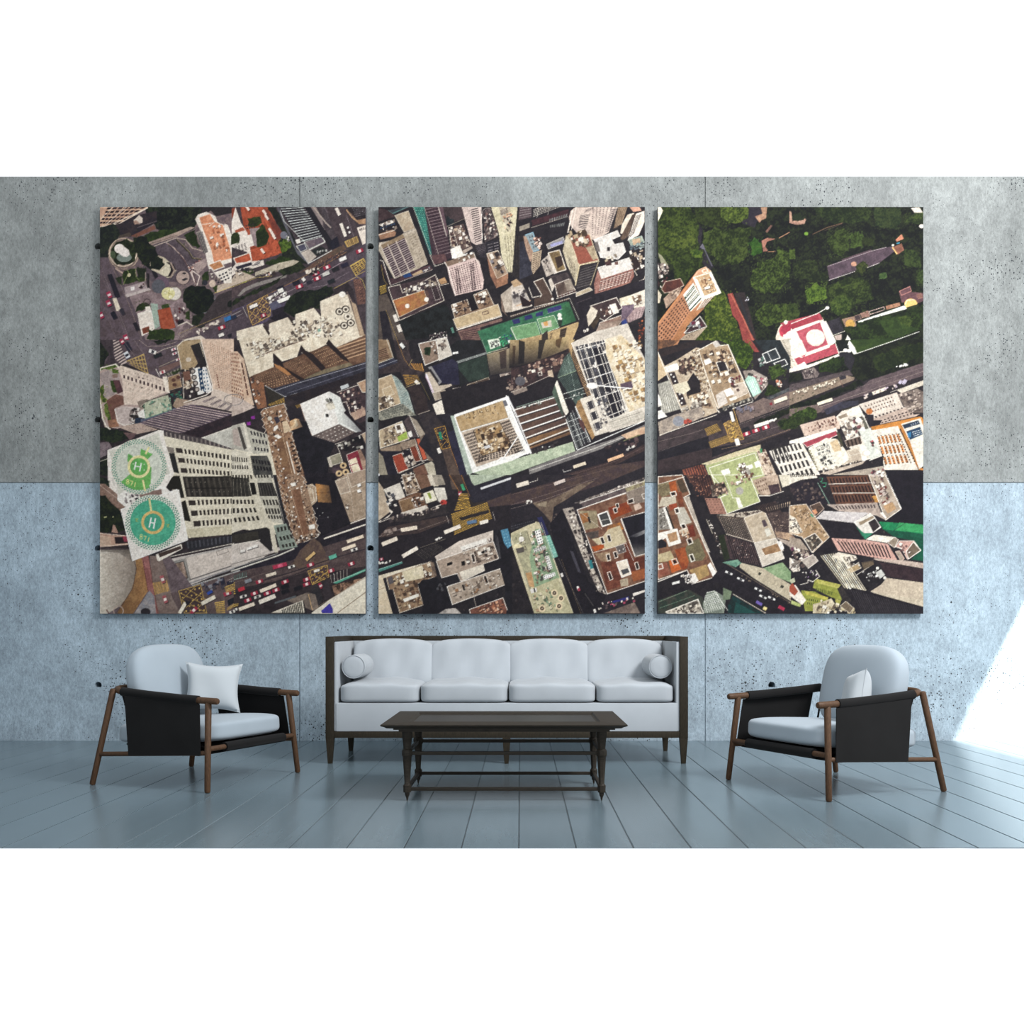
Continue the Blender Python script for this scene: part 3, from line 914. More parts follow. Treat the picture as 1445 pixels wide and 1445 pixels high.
c 4f9a86 .95 .95 194.5,694.0
c 4f9a86 .95 .95 190.5,693.6
c 4f9a86 .95 .95 186.6,692.7
c 4f9a86 .95 .95 182.9,691.4
c 4f9a86 .95 .95 179.3,689.7
c 4f9a86 .95 .95 175.9,687.5
c 4f9a86 .95 .95 172.8,685.0
c 4f9a86 .95 .95 170.0,682.2
c 4f9a86 .95 .95 167.5,679.1
c 4f9a86 .95 .95 165.3,675.7
c 4f9a86 .95 .95 163.6,672.1
c 4f9a86 .95 .95 162.3,668.4
c 4f9a86 .95 .95 161.4,664.5
c 4f9a86 .95 .95 161.0,660.5
c 4f9a86 .95 .95 161.0,656.5
c 4f9a86 .95 .95 161.4,652.5
c 4f9a86 .95 .95 162.3,648.6
c 4f9a86 .95 .95 163.6,644.9
c 4f9a86 .95 .95 165.3,641.3
c 4f9a86 .95 .95 167.5,637.9
c 4f9a86 .95 .95 170.0,634.8
c 4f9a86 .95 .95 172.8,632.0
c 4f9a86 .95 .95 175.9,629.5
c 4f9a86 .95 .95 179.3,627.3
c 4f9a86 .95 .95 182.9,625.6
c 4f9a86 .95 .95 186.6,624.3
c 4f9a86 .95 .95 190.5,623.4
c 4f9a86 .95 .95 194.5,623.0
c 4f9a86 .95 .95 198.5,623.0
c 4f9a86 .95 .95 202.5,623.4
c 4f9a86 .95 .95 206.4,624.3
c 4f9a86 .95 .95 210.1,625.6
c 4f9a86 .95 .95 213.7,627.3
c 4f9a86 .95 .95 217.1,629.5
c 4f9a86 .95 .95 220.2,632.0
c 4f9a86 .95 .95 223.0,634.8
c 4f9a86 .95 .95 225.5,637.9
c 4f9a86 .95 .95 227.7,641.3
c 4f9a86 .95 .95 229.4,644.9
c 4f9a86 .95 .95 230.7,648.6
c 4f9a86 .95 .95 231.6,652.5
c 4f9a86 .95 .95 232.0,656.5
c 4f9a86 .95 .95 234.2,658.5
c 4f9a86 .95 .95 234.0,662.7
c 4f9a86 .95 .95 233.3,666.9
c 4f9a86 .95 .95 232.1,671.0
c 4f9a86 .95 .95 230.5,674.9
c 4f9a86 .95 .95 228.4,678.6
c 4f9a86 .95 .95 226.0,682.0
c 4f9a86 .95 .95 223.2,685.2
c 4f9a86 .95 .95 220.0,688.0
c 4f9a86 .95 .95 216.6,690.4
c 4f9a86 .95 .95 212.9,692.5
c 4f9a86 .95 .95 209.0,694.1
c 4f9a86 .95 .95 204.9,695.3
c 4f9a86 .95 .95 200.7,696.0
c 4f9a86 .95 .95 196.5,696.2
c 4f9a86 .95 .95 192.3,696.0
c 4f9a86 .95 .95 188.1,695.3
c 4f9a86 .95 .95 184.0,694.1
c 4f9a86 .95 .95 180.1,692.5
c 4f9a86 .95 .95 176.4,690.4
c 4f9a86 .95 .95 173.0,688.0
c 4f9a86 .95 .95 169.8,685.2
c 4f9a86 .95 .95 167.0,682.0
c 4f9a86 .95 .95 164.6,678.6
c 4f9a86 .95 .95 162.5,674.9
c 4f9a86 .95 .95 160.9,671.0
c 4f9a86 .95 .95 159.7,666.9
c 4f9a86 .95 .95 159.0,662.7
c 4f9a86 .95 .95 158.8,658.5
c 4f9a86 .95 .95 159.0,654.3
c 4f9a86 .95 .95 159.7,650.1
c 4f9a86 .95 .95 160.9,646.0
c 4f9a86 .95 .95 162.5,642.1
c 4f9a86 .95 .95 164.6,638.4
c 4f9a86 .95 .95 167.0,635.0
c 4f9a86 .95 .95 169.8,631.8
c 4f9a86 .95 .95 173.0,629.0
c 4f9a86 .95 .95 176.4,626.6
c 4f9a86 .95 .95 180.1,624.5
c 4f9a86 .95 .95 184.0,622.9
c 4f9a86 .95 .95 188.1,621.7
c 4f9a86 .95 .95 192.3,621.0
c 4f9a86 .95 .95 196.5,620.8
c 4f9a86 .95 .95 200.7,621.0
c 4f9a86 .95 .95 204.9,621.7
c 4f9a86 .95 .95 209.0,622.9
c 4f9a86 .95 .95 212.9,624.5
c 4f9a86 .95 .95 216.6,626.6
c 4f9a86 .95 .95 220.0,629.0
c 4f9a86 .95 .95 223.2,631.8
c 4f9a86 .95 .95 226.0,635.0
c 4f9a86 .95 .95 228.4,638.4
c 4f9a86 .95 .95 230.5,642.1
c 4f9a86 .95 .95 232.1,646.0
c 4f9a86 .95 .95 233.3,650.1
c 4f9a86 .95 .95 234.0,654.3
l efe2a0 2.6 202,678 205,692
l efe2a0 2.6 206,640 210,632
c f2e7a6 16 16 196.3,658.5
c 66b85c 12.3 12.3 196.3,658.5
l ffffff 1.8 192,652.5 190,662
l ffffff 1.8 199.5,654 197.5,664.5
l ffffff 1.5 191,657.5 198.5,659
c cfe8c8 .8 .8 188.5,654.5
c cfe8c8 .8 .8 189.3,661.7
c cfe8c8 .8 .8 203.7,655.3
c cfe8c8 .8 .8 203.7,663.3
p f3ece6 170.8,718.6 210,704 249.6,690.5 253,691 265.3,761.8 187.3,791.2
o ffffff .8 170.8,718.6 249.6,690.5 265.3,761.8 187.3,791.2
c e9e9df 39.5 39.5 216,737.1
n 43ae8c 52b996 248.3,737.1 247.3,745.1 244.3,752.6 239.6,759.1 233.5,764.3 226.2,767.8 218.3,769.3 210.2,768.9 202.6,766.5 195.7,762.2 190.1,756.4 186.1,749.4 184.0,741.7 183.9,733.6 185.8,725.8 189.5,718.6 194.9,712.7 201.6,708.2 209.2,705.5 217.2,704.8 225.2,706.1 232.5,709.4 238.9,714.3 243.8,720.7 247.0,728.1
c 2f7a62 .95 .95 249.5,737.1
c 2f7a62 .95 .95 249.3,740.9
c 2f7a62 .95 .95 248.7,744.6
c 2f7a62 .95 .95 247.6,748.2
c 2f7a62 .95 .95 246.2,751.6
c 2f7a62 .95 .95 244.4,754.9
c 2f7a62 .95 .95 242.2,758.0
c 2f7a62 .95 .95 239.7,760.8
c 2f7a62 .95 .95 236.9,763.3
c 2f7a62 .95 .95 233.8,765.5
c 2f7a62 .95 .95 230.5,767.3
c 2f7a62 .95 .95 227.1,768.7
c 2f7a62 .95 .95 223.5,769.8
c 2f7a62 .95 .95 219.8,770.4
c 2f7a62 .95 .95 216.0,770.6
c 2f7a62 .95 .95 212.2,770.4
c 2f7a62 .95 .95 208.5,769.8
c 2f7a62 .95 .95 204.9,768.7
c 2f7a62 .95 .95 201.5,767.3
c 2f7a62 .95 .95 198.2,765.5
c 2f7a62 .95 .95 195.1,763.3
c 2f7a62 .95 .95 192.3,760.8
c 2f7a62 .95 .95 189.8,758.0
c 2f7a62 .95 .95 187.6,754.9
c 2f7a62 .95 .95 185.8,751.6
c 2f7a62 .95 .95 184.4,748.2
c 2f7a62 .95 .95 183.3,744.6
c 2f7a62 .95 .95 182.7,740.9
c 2f7a62 .95 .95 182.5,737.1
c 2f7a62 .95 .95 182.7,733.3
c 2f7a62 .95 .95 183.3,729.6
c 2f7a62 .95 .95 184.4,726.0
c 2f7a62 .95 .95 185.8,722.6
c 2f7a62 .95 .95 187.6,719.3
c 2f7a62 .95 .95 189.8,716.2
c 2f7a62 .95 .95 192.3,713.4
c 2f7a62 .95 .95 195.1,710.9
c 2f7a62 .95 .95 198.2,708.7
c 2f7a62 .95 .95 201.5,706.9
c 2f7a62 .95 .95 204.9,705.5
c 2f7a62 .95 .95 208.5,704.4
c 2f7a62 .95 .95 212.2,703.8
c 2f7a62 .95 .95 216.0,703.6
c 2f7a62 .95 .95 219.8,703.8
c 2f7a62 .95 .95 223.5,704.4
c 2f7a62 .95 .95 227.1,705.5
c 2f7a62 .95 .95 230.5,706.9
c 2f7a62 .95 .95 233.8,708.7
c 2f7a62 .95 .95 236.9,710.9
c 2f7a62 .95 .95 239.7,713.4
c 2f7a62 .95 .95 242.2,716.2
c 2f7a62 .95 .95 244.4,719.3
c 2f7a62 .95 .95 246.2,722.6
c 2f7a62 .95 .95 247.6,726.0
c 2f7a62 .95 .95 248.7,729.6
c 2f7a62 .95 .95 249.3,733.3
c 2f7a62 .95 .95 251.5,739.1
c 2f7a62 .95 .95 251.1,743.1
c 2f7a62 .95 .95 250.2,747.0
c 2f7a62 .95 .95 248.9,750.7
c 2f7a62 .95 .95 247.2,754.3
c 2f7a62 .95 .95 245.0,757.7
c 2f7a62 .95 .95 242.5,760.8
c 2f7a62 .95 .95 239.7,763.6
c 2f7a62 .95 .95 236.6,766.1
c 2f7a62 .95 .95 233.2,768.3
c 2f7a62 .95 .95 229.6,770.0
c 2f7a62 .95 .95 225.9,771.3
c 2f7a62 .95 .95 222.0,772.2
c 2f7a62 .95 .95 218.0,772.6
c 2f7a62 .95 .95 214.0,772.6
c 2f7a62 .95 .95 210.0,772.2
c 2f7a62 .95 .95 206.1,771.3
c 2f7a62 .95 .95 202.4,770.0
c 2f7a62 .95 .95 198.8,768.3
c 2f7a62 .95 .95 195.4,766.1
c 2f7a62 .95 .95 192.3,763.6
c 2f7a62 .95 .95 189.5,760.8
c 2f7a62 .95 .95 187.0,757.7
c 2f7a62 .95 .95 184.8,754.3
c 2f7a62 .95 .95 183.1,750.7
c 2f7a62 .95 .95 181.8,747.0
c 2f7a62 .95 .95 180.9,743.1
c 2f7a62 .95 .95 180.5,739.1
c 2f7a62 .95 .95 180.5,735.1
c 2f7a62 .95 .95 180.9,731.1
c 2f7a62 .95 .95 181.8,727.2
c 2f7a62 .95 .95 183.1,723.5
c 2f7a62 .95 .95 184.8,719.9
c 2f7a62 .95 .95 187.0,716.5
c 2f7a62 .95 .95 189.5,713.4
c 2f7a62 .95 .95 192.3,710.6
c 2f7a62 .95 .95 195.4,708.1
c 2f7a62 .95 .95 198.8,705.9
c 2f7a62 .95 .95 202.4,704.2
c 2f7a62 .95 .95 206.1,702.9
c 2f7a62 .95 .95 210.0,702.0
c 2f7a62 .95 .95 214.0,701.6
c 2f7a62 .95 .95 218.0,701.6
c 2f7a62 .95 .95 222.0,702.0
c 2f7a62 .95 .95 225.9,702.9
c 2f7a62 .95 .95 229.6,704.2
c 2f7a62 .95 .95 233.2,705.9
c 2f7a62 .95 .95 236.6,708.1
c 2f7a62 .95 .95 239.7,710.6
c 2f7a62 .95 .95 242.5,713.4
c 2f7a62 .95 .95 245.0,716.5
c 2f7a62 .95 .95 247.2,719.9
c 2f7a62 .95 .95 248.9,723.5
c 2f7a62 .95 .95 250.2,727.2
c 2f7a62 .95 .95 251.1,731.1
c 2f7a62 .95 .95 251.5,735.1
c 2f7a62 .95 .95 253.7,737.1
c 2f7a62 .95 .95 253.5,741.3
c 2f7a62 .95 .95 252.8,745.5
c 2f7a62 .95 .95 251.6,749.6
c 2f7a62 .95 .95 250.0,753.5
c 2f7a62 .95 .95 247.9,757.2
c 2f7a62 .95 .95 245.5,760.6
c 2f7a62 .95 .95 242.7,763.8
c 2f7a62 .95 .95 239.5,766.6
c 2f7a62 .95 .95 236.1,769.0
c 2f7a62 .95 .95 232.4,771.1
c 2f7a62 .95 .95 228.5,772.7
c 2f7a62 .95 .95 224.4,773.9
c 2f7a62 .95 .95 220.2,774.6
c 2f7a62 .95 .95 216.0,774.8
c 2f7a62 .95 .95 211.8,774.6
c 2f7a62 .95 .95 207.6,773.9
c 2f7a62 .95 .95 203.5,772.7
c 2f7a62 .95 .95 199.6,771.1
c 2f7a62 .95 .95 195.9,769.0
c 2f7a62 .95 .95 192.5,766.6
c 2f7a62 .95 .95 189.3,763.8
c 2f7a62 .95 .95 186.5,760.6
c 2f7a62 .95 .95 184.1,757.2
c 2f7a62 .95 .95 182.0,753.5
c 2f7a62 .95 .95 180.4,749.6
c 2f7a62 .95 .95 179.2,745.5
c 2f7a62 .95 .95 178.5,741.3
c 2f7a62 .95 .95 178.3,737.1
c 2f7a62 .95 .95 178.5,732.9
c 2f7a62 .95 .95 179.2,728.7
c 2f7a62 .95 .95 180.4,724.6
c 2f7a62 .95 .95 182.0,720.7
c 2f7a62 .95 .95 184.1,717.0
c 2f7a62 .95 .95 186.5,713.6
c 2f7a62 .95 .95 189.3,710.4
c 2f7a62 .95 .95 192.5,707.6
c 2f7a62 .95 .95 195.9,705.2
c 2f7a62 .95 .95 199.6,703.1
c 2f7a62 .95 .95 203.5,701.5
c 2f7a62 .95 .95 207.6,700.3
c 2f7a62 .95 .95 211.8,699.6
c 2f7a62 .95 .95 216.0,699.4
c 2f7a62 .95 .95 220.2,699.6
c 2f7a62 .95 .95 224.4,700.3
c 2f7a62 .95 .95 228.5,701.5
c 2f7a62 .95 .95 232.4,703.1
c 2f7a62 .95 .95 236.1,705.2
c 2f7a62 .95 .95 239.5,707.6
c 2f7a62 .95 .95 242.7,710.4
c 2f7a62 .95 .95 245.5,713.6
c 2f7a62 .95 .95 247.9,717.0
c 2f7a62 .95 .95 250.0,720.7
c 2f7a62 .95 .95 251.6,724.6
c 2f7a62 .95 .95 252.8,728.7
c 2f7a62 .95 .95 253.5,732.9
l e8dc9a 2.6 211,704 214,723
c e3bd72 16.5 16.5 216,737.1
c 45ab8a 12.6 12.6 216,737.1
l ffffff 1.8 213.5,731 211,743.5
l ffffff 1.8 219.5,732 217,745
l ffffff 1.5 212.5,737 218.5,738.4
l a8b45a .8 191,732 195,732 192,735 195,736
l a8b45a .8 235,740 239,740 236,743 239,744
r fff49a 1.5 1.4 .9 180.5,678
r fff49a 1.8 1.6 .9 180.5,681.4
l fff49a 1.1 184.3,678.4 187.7,679.4 185.5,684.6
l fff49a 1.2 191.5,680.8 190.3,686.2
r e0e08a 1.5 1.4 .9 199.5,755.5
r e0e08a 1.8 1.6 .9 199.5,758.9
l e0e08a 1.1 203.3,755.9 206.7,756.9 204.5,762.1
l e0e08a 1.2 210.5,758.3 209.3,763.7
t 2 0
n 221f26 2c282d 0,0 2880,0 2880,4400 0,4400
p 39404a 110,60 330,0 360,10 150,110
l 5f8a86 8 120,60 160,90 340,10
n 3a2b30 4b3a3e 0,20 120,60 200,120 0,180
p ece4da 10,210 150,160 190,180 60,230
g 2a4a70 6 1 .5 .6 20,240 190,185 195,205 30,260
k 14 14 34 -20 efe6dc 3a3a44 8a7a70 10,180 190,160 200,270 20,290
n b08468 9a7058 10,310 160,260 200,290 190,330 30,370
l eadfd0 7 10,320 190,265
b c7b7a0 b09c84 e2d6c4 5 185,110 330,60 400,250 285,290
n cbbdac b3a593 20,400 180,370 280,300 410,250 540,620 440,680 180,790 10,480
n 9c8468 86705a 30,430 270,310 300,360 60,470
n 46353e 4b3c45 50,470 290,350 410,660 190,780
g b5a5a2 1 15 1 .33 50,470 290,350 410,660 190,785
l c8b8ac 12 200,390 350,720
l c8b8ac 12 110,420 260,760
n bfb09e a39582 290,330 410,270 540,630 430,680
g 7a6a5c 2 12 .5 .2 330,330 410,290 500,600 440,650
g 8c7c6a 1 12 .5 .2 400,340 420,330 520,610 500,620
l e8ddd0 6 20,400 50,470 190,785
n 543a40 3f2c35 30,590 130,780 200,790 440,680 560,640 590,690 130,860
l e6dccf 8 30,590 60,600 140,860
p 20407a 270,750 350,720 370,760 290,780
p b59a7a 370,740 470,690 490,720 390,760
k 10 14 26 -20 efe6dc 8a8a94 480,690 560,660 570,700 490,720
l c9bdb4 5 140,860 590,690
n 1f5a58 2f7a70 380,10 500,10 640,520 560,530
g 6ab8a0 5 20 .6 .35 385,10 500,10 610,380 520,400
g 2c6a74 4 8 .6 .35 500,390 600,370 640,520 560,530
l b8c8b8 6 380,10 620,650
n 3a2b35 45333c 500,10 690,10 800,560 600,640
g 9a8588 1 16 1 .14 510,30 690,-10 790,520 640,560
l b5a5a0 5 500,10 660,550
n 7a6068 5f4852 650,10 700,10 760,320 730,300
p c8bcb4 645,10 655,10 745,330 735,330
n 6a4a4c 553a40 600,640 750,600 720,520 580,540
l d8ccc0 6 560,530 615,655 760,605
n 3a3034 4a3c40 700,20 900,10 930,140 760,200
f 1b2026 2a333a 8 740,120 820,150 800,230 740,220
l a09080 5 740,230 940,140
n dcc8c0 cdb8b2 900,10 1110,10 1120,420 1060,430 1000,390 950,200
g 2f262c 1 16 1 .4 1000,40 1080,20 1120,380 1045,410
g 6a5a60 3 14 .2 .2 930,40 990,20 1040,380 970,340
l f4e8e0 6 1110,10 1125,420
n 3a3640 2a262e 1050,430 1160,400 1160,560 1100,560
g 7a6c70 1 6 1 .2 1040,440 1160,400 1160,500 1080,540
n 6a5a5a 2f2a30 1130,60 1200,20 1290,280 1300,330 1150,400
r a39894 60 60 6 1180,90
k 70 10 30 20 e6dcd2 3a3236 7a5c58 9a8a84 1150,100 1220,80 1300,330 1140,390
n 33303a 25232b 1160,400 1300,370 1310,470 1180,520
g 8c8488 2 3 .8 .2 1170,410 1300,380 1310,470 1180,510
n 7d6a62 5f4b48 760,240 920,200 1010,440 900,480 790,440
k 90 10 34 -15 efe6dc c8b098 4a3438 8a6a5c 3a2c32 d8c8b8 770,240 920,210 1010,440 800,450
o e2d5c8 6 765,240 800,230 860,440 790,450
p f6f2ea 780,470 880,430 930,540 890,580 800,570
p b9a69a 900,490 1010,440 1020,460 930,520
n 8c7464 786253 720,610 1030,510 1060,580 760,670
n e3c9c2 d2b6b2 745,660 1040,560 1090,600 1140,800 1130,900 830,970 780,830
g 3a2a30 12 14 .42 .45 760,680 1060,580 1120,890 840,960
g 3a2a30 2 16 .55 .7 830,680 870,670 910,940 850,950
g 3a2a30 2 16 .55 .7 985,630 1030,620 1060,900 1010,920
l f4e6de 8 720,610 760,680 835,970
l f2e4d8 8 1030,510 1060,590 1100,640
k 12 12 34 -20 f8f2ea a08878 860,530 1000,490 1020,570 860,620
n c59a70 a47c56 650,800 720,770 750,830 680,850
l eadbc8 6 640,780 670,860 760,840
n dcd3b4 c9c09e 1215,10 1445,10 1500,20 1475,300 1445,720 1400,720 1330,560 1300,300
n cfc3b0 b9ab95 1300,20 1420,10 1430,300 1320,120
g 2f262c 1 8 .9 .35 1310,60 1400,20 1400,80 1320,110
g 4a4034 6 26 .35 .35 1350,330 1530,330 1530,780 1400,740
k 24 10 30 60 3a2e30 e8b898 c9926e 1330,120 1445,60 1445,240 1380,300
b a98e78 927863 e6d8c6 8 1170,520 1290,485 1395,730 1280,790
n a3735a 845a48 1170,530 1280,790 1270,880 1210,760
n b07e62 96684f 1280,790 1400,730 1395,840 1270,890
k 14 16 60 60 f0e8de 2e282c 8f8a94 4a3c38 1200,550 1280,520 1370,700 1280,740
n 4e3c42 3d3036 120,880 620,750 700,1030 240,1230
o e8dccc 7 115,880 240,850 270,940 620,745 715,1020 235,1235
k 80 12 40 -18 efe6dc 6a5850 3a3036 a89886 270,900 620,780 640,860 300,980
b c88a45 b5693f e8d8c0 6 165,1020 500,910 540,1050 230,1200
s 7a5a4a .5 r 165,1020 540,910 560,1050 230,1200
g 2a2426 2 8 .6 .5 575,870 630,850 680,1000 620,1020
o f0e8dc 3 575,870 630,850 680,1000 620,1020
l 3a2c2c 4 180,1040 250,1220 700,1040
c f4ece2 24 24 400,890 525,1010 320,1080
n 191a1c 23272a 230,1240 720,1060 760,1100 860,1400 300,1445
k 60 8 16 -20 efe6dc 8a7a80 5a4a50 560,1380 740,1350 760,1445 560,1445
g c8a23e 1 7 1 .55 20,870 90,850 100,930 30,960
n 4e4441 5f534c 10,970 100,950 230,1240 300,1445 10,1445
n 2c2830 23202a 20,1140 100,1130 170,1445 60,1445
l c9a24a 4 40,640 70,800 110,860
l c9a24a 3 90,1120 210,1445
v efe6dc 80 40 70 195,1210 235,1320
v 5a8a7a 60 26 70 805,1340
b 9a7c64 7e624f e8dccc 6 790,1070 960,1010 1000,1130 1080,1100 1030,960 1170,900 1240,1050 1330,1180 860,1330 
p 1d1a20 970,1010 1030,980 1085,1110 1010,1140
b cdb590 bda47f efe3d0 5 810,1220 1290,1060 1330,1180 850,1320
k 30 16 40 -20 f4ece2 6a4a3c 3a2c2c 9a7a60 800,1070 960,1020 990,1130 830,1180
k 24 16 40 -20 f4ece2 6a4a3c 3a2c2c 9a7a60 1040,970 1170,920 1230,1030 1090,1080
p f4ece2 1120,930 1160,920 1175,960 1130,975
p f4ece2 800,1060 840,1050 860,1080 815,1095
o 4a3030 6 1120,1150 1180,1130 1190,1160 1130,1175
l f0e6da 8 850,1340 1330,1190
n 6a4c4c 8a6a60 860,1350 1330,1210 1340,1240 1100,1310 1110,1445 900,1445
g 3a282c 1 6 1 .4 880,1360 1080,1310 1110,1445 910,1445
t 3 0
n 2a262d 221f27 80,0 650,0 620,200 560,330 360,400 250,280 130,300 80,260
n 4a3c42 5a4a50 90,10 220,10 220,130 80,160
g 8f8486 1 5 1 .25 100,20 220,0 220,120 90,150
g d8d0c4 1 5 1 .35 240,40 560,-60 560,10 240,130
l d8d0c4 4 300,0 280,130
l d8d0c4 4 410,0 395,100
n 4a2c34 3a252c 220,160 620,40 620,110 230,220
l a99c90 6 220,240 610,120
n a59a8c 8c8276 90,230 200,190 200,240 90,280
g 6a6c6c 8 2 .6 .4 400,130 620,60 560,250 420,260
b 94a8b0 7f9098 8fc0dc 7 150,320 235,290 300,480 240,500
g 4a5058 2 4 .5 .5 180,330 240,310 280,460 240,470
n bb9a84 9a7a68 130,330 160,330 240,500 215,610 180,560
k 20 16 44 60 e9c4b0 f0e0d8 8a5a50 250,350 310,340 330,480 290,490
n c7b196 b79f86 230,510 330,480 310,650 240,740 215,690
g 4a3a34 3 10 .8 .35 235,520 325,490 300,680 225,740
n 3a3a48 2b2b38 90,400 130,380 210,620 230,740 90,800
b 9c9690 8a8a98 e0d8cc 5 380,420 560,340 580,400 400,470
p 9f9fd0 420,420 550,380 555,410 430,450
b 8f7750 6f5a40 e8dcce 10 400,510 520,480 590,690 490,720
p 3a2c28 470,560 540,540 560,640 500,680
n c9bdb2 a99d94 320,600 400,530 480,720 380,770
n e6dcd2 cdc2b8 395,520 400,510 490,730 460,740
k 10 14 30 60 3a3438 8a8078 340,600 400,570 420,700 360,720
n d9c6ba cab6ac 690,20 1150,10 1090,170 1050,290 900,380 700,290 640,220 620,130 640,60
l f4e8dc 12 660,60 610,290
l f4e8dc 8 700,20 650,260
g 2c262c 1 14 1 .32 740,110 850,90 800,260 720,240
g 352c33 7 14 .3 .35 860,20 1140,10 1050,280 860,330
g 2c262c 1 12 1 .32 1080,40 1140,30 1060,270 1020,290
g 2c262c 1 5 1 .3 800,50 900,10 880,40 780,90
n a38a70 8a725c 1150,20 1250,10 1190,200 1100,250
g 5a463c 4 12 .4 .5 1160,20 1250,10 1160,240 1090,260
n e9dccb d8c9b6 1250,100 1320,80 1260,330 1170,300 1190,200
n 4a3a34 6a5648 1300,100 1340,90 1250,340 1190,380 1170,350
p f2e6d8 1340,90 1430,60 1430,180 1370,320 1250,380
g 2c262c 1 12 1 .42 1340,110 1400,90 1320,300 1260,360
p e0a890 1270,20 1370,10 1400,60 1310,70
n cfc3a8 b5a88d 590,320 640,330 740,640 690,830 600,640 555,490
g 4a4038 5 14 .55 .5 600,520 690,640 690,820 640,740
b 9c5848 8c4c40 d9c8a8 8 620,330 840,310 940,590 730,640 
k 34 18 60 -15 dccab0 b59f80 efe6da 8a7458 4a3a30 620,300 780,280 840,420 680,450
n b9a688 8f7d66 800,450 880,430 930,570 880,590
p 9a5242 690,500 790,470 870,590 720,620
n 3a3538 2c282e 740,660 940,600 860,860 710,900 690,830
g 6a6464 1 8 1 .2 750,680 930,620 850,860 700,900
l d6c49c 12 735,640 690,860
l e0d0a8 8 730,645 945,600
l b9a884 8 940,600 850,860
b c8b89c b2a288 efe6d8 5 700,940 840,880 875,910 700,980
b e2dcd8 cfcac6 f6f0ea 5 890,370 1140,270 1170,330 1080,370 1110,420 1200,400 1230,500 1150,580 960,560
p 6a6260 890,400 930,390 960,500 920,500
p 2c262a 1030,450 1060,450 1060,490 1030,490
b e9e4e0 d8d2cc f6f0ea 6 930,670 1270,560 1310,680 970,790
p 4a3234 1000,600 1060,580 1080,640 1020,650
p 6a4a44 1110,610 1150,600 1150,640 1115,640
k 14 14 34 -20 e9dfce b8a88c 8a7a68 1000,540 1120,520 1130,580 1010,600
n a8766a 8c5a52 930,690 970,790 1310,680 1320,760 1280,830 940,960 900,950 890,840
g efe0d4 1 6 1 .4 960,810 1300,700 1270,820 940,920
g 4a2c2e 9 6 .4 .5 960,800 1310,690 1270,820 930,940
g d8b0a4 4 8 .3 .4 890,830 950,800 940,930 900,950
b 8a9a90 a8ac98 b8c8c0 6 1260,370 1400,330 1430,400 1290,440
p c8a888 1300,370 1380,350 1390,400 1310,430
k 20 14 40 -20 5a6a74 b8c8c8 8a9a98 1270,420 1430,390 1430,460 1280,480
k 40 14 44 -20 efe6dc 6a5a4c 3a3230 b8a48c 1260,500 1430,460 1430,680 1330,700
n 3a2c2c 2c2224 1280,560 1340,550 1390,640 1330,690
l eadfce 7 1260,860 1430,790 1445,720
l eadfce 6 1320,700 1350,750
v e6e6e4 50 40 -15 1283,865
p 6a2a35 1380,820 1430,800 1430,840 1390,850
n c9bcae b0a294 -110,960 0,870 60,800 20,1140 -60,1150
n 8a7468 6a564c -110,960 -60,1150 -30,1200 -100,1130
n dcd0c4 c8bcb0 0,880 60,800 120,840 230,1080 20,1140
p b99a78 0,820 60,790 120,850 30,880
n b0a8a4 9c9490 0,960 140,920 190,1010 30,1060
l e0b088 9 60,1080 210,1020
k 14 20 44 -18 d8d0cc 4a4448 efe6dc 10,900 150,880 170,980 20,1000
b 5f4b42 4d3c36 e6dccf 8 245,820 345,780 430,940 460,1040 250,1090 330,960
n 54433c 4a3a35 250,1000 440,960 460,1030 250,1090
l e6dccf 8 190,880 230,990 320,970
c f0ece4 14 14 445,1005 530,768
n 3a3236 4d4244 400,770 600,720 650,800 470,870
b 6a5850 4f403c e8dcd0 7 470,850 620,790 690,910 500,980
n a89a8c 8a7c70 570,820 640,790 680,900 600,920
n ddd2c6 c9bdb0 400,800 430,780 470,870 440,930
l e6dccf 8 490,1000 700,930
g 4a2c2c 6 1 .6 .6 500,975 690,905 700,930 510,1000
l bfb0a0 14 0,1190 620,1000
g 6a5650 26 1 .5 .6 0,1180 620,990 625,1010 0,1210
p 2a1f24 90,960 230,1050 200,1080 120,1090
n 2f6248 3c7a58 -360,1350 0,1230 600,1030 700,1240 260,1390 60,1450 -250,1600 -310,1470
b 76a574 6a9a6a dfe8d4 4 0,1310 270,1250 320,1400 60,1440 
b 76a574 5e8f62 dfe8d4 5 280,1220 460,1180 520,1310 330,1380
n 3f7a50 346644 540,1090 620,1030 700,1240 560,1290
s 1c3a2a .6 r 540,1090 620,1030 700,1240 560,1290
p 2c2e66 10,1230 90,1210 100,1260 30,1275
p 2c2e66 145,1190 220,1170 235,1210 150,1235
p 2c2e66 265,1160 340,1135 345,1180 270,1195
p 34356f 385,1110 535,1070 545,1110 400,1160
l 9aa8a8 4 380,1165 550,1112
l c8c8b8 5 630,1000 740,1250
p cfc8b8 320,1260 430,1230 440,1300 340,1320
p d9a05c 345,1255 390,1240 400,1290 360,1295
c f4f0e8 24 24 520,1180 525,1220
p 2c3a30 500,1230 550,1230 540,1300 510,1300
n c5a878 b3966a 50,1450 310,1390 720,1250 740,1290 660,1500 640,1800 0,1850 
p 3a3230 330,1390 390,1340 400,1445 330,1500
p 4a4038 530,1330 600,1310 560,1500 510,1500
g 3a2c26 1 6 .9 .45 530,1340 600,1310 570,1480 510,1490
g 4a3c30 1 6 .9 .45 420,1370 450,1360 430,1450 410,1450
g 3a3028 1 8 .5 .4 -120,1500 -60,1480 -60,1740 -110,1750
l d9dccf 8 0,1320 60,1445
n 221e27 2b2730 660,1020 870,960 1445,790 1445,890 1150,980 850,1070 810,1180 830,1280 900,1360 660,1445 720,1300 740,1180
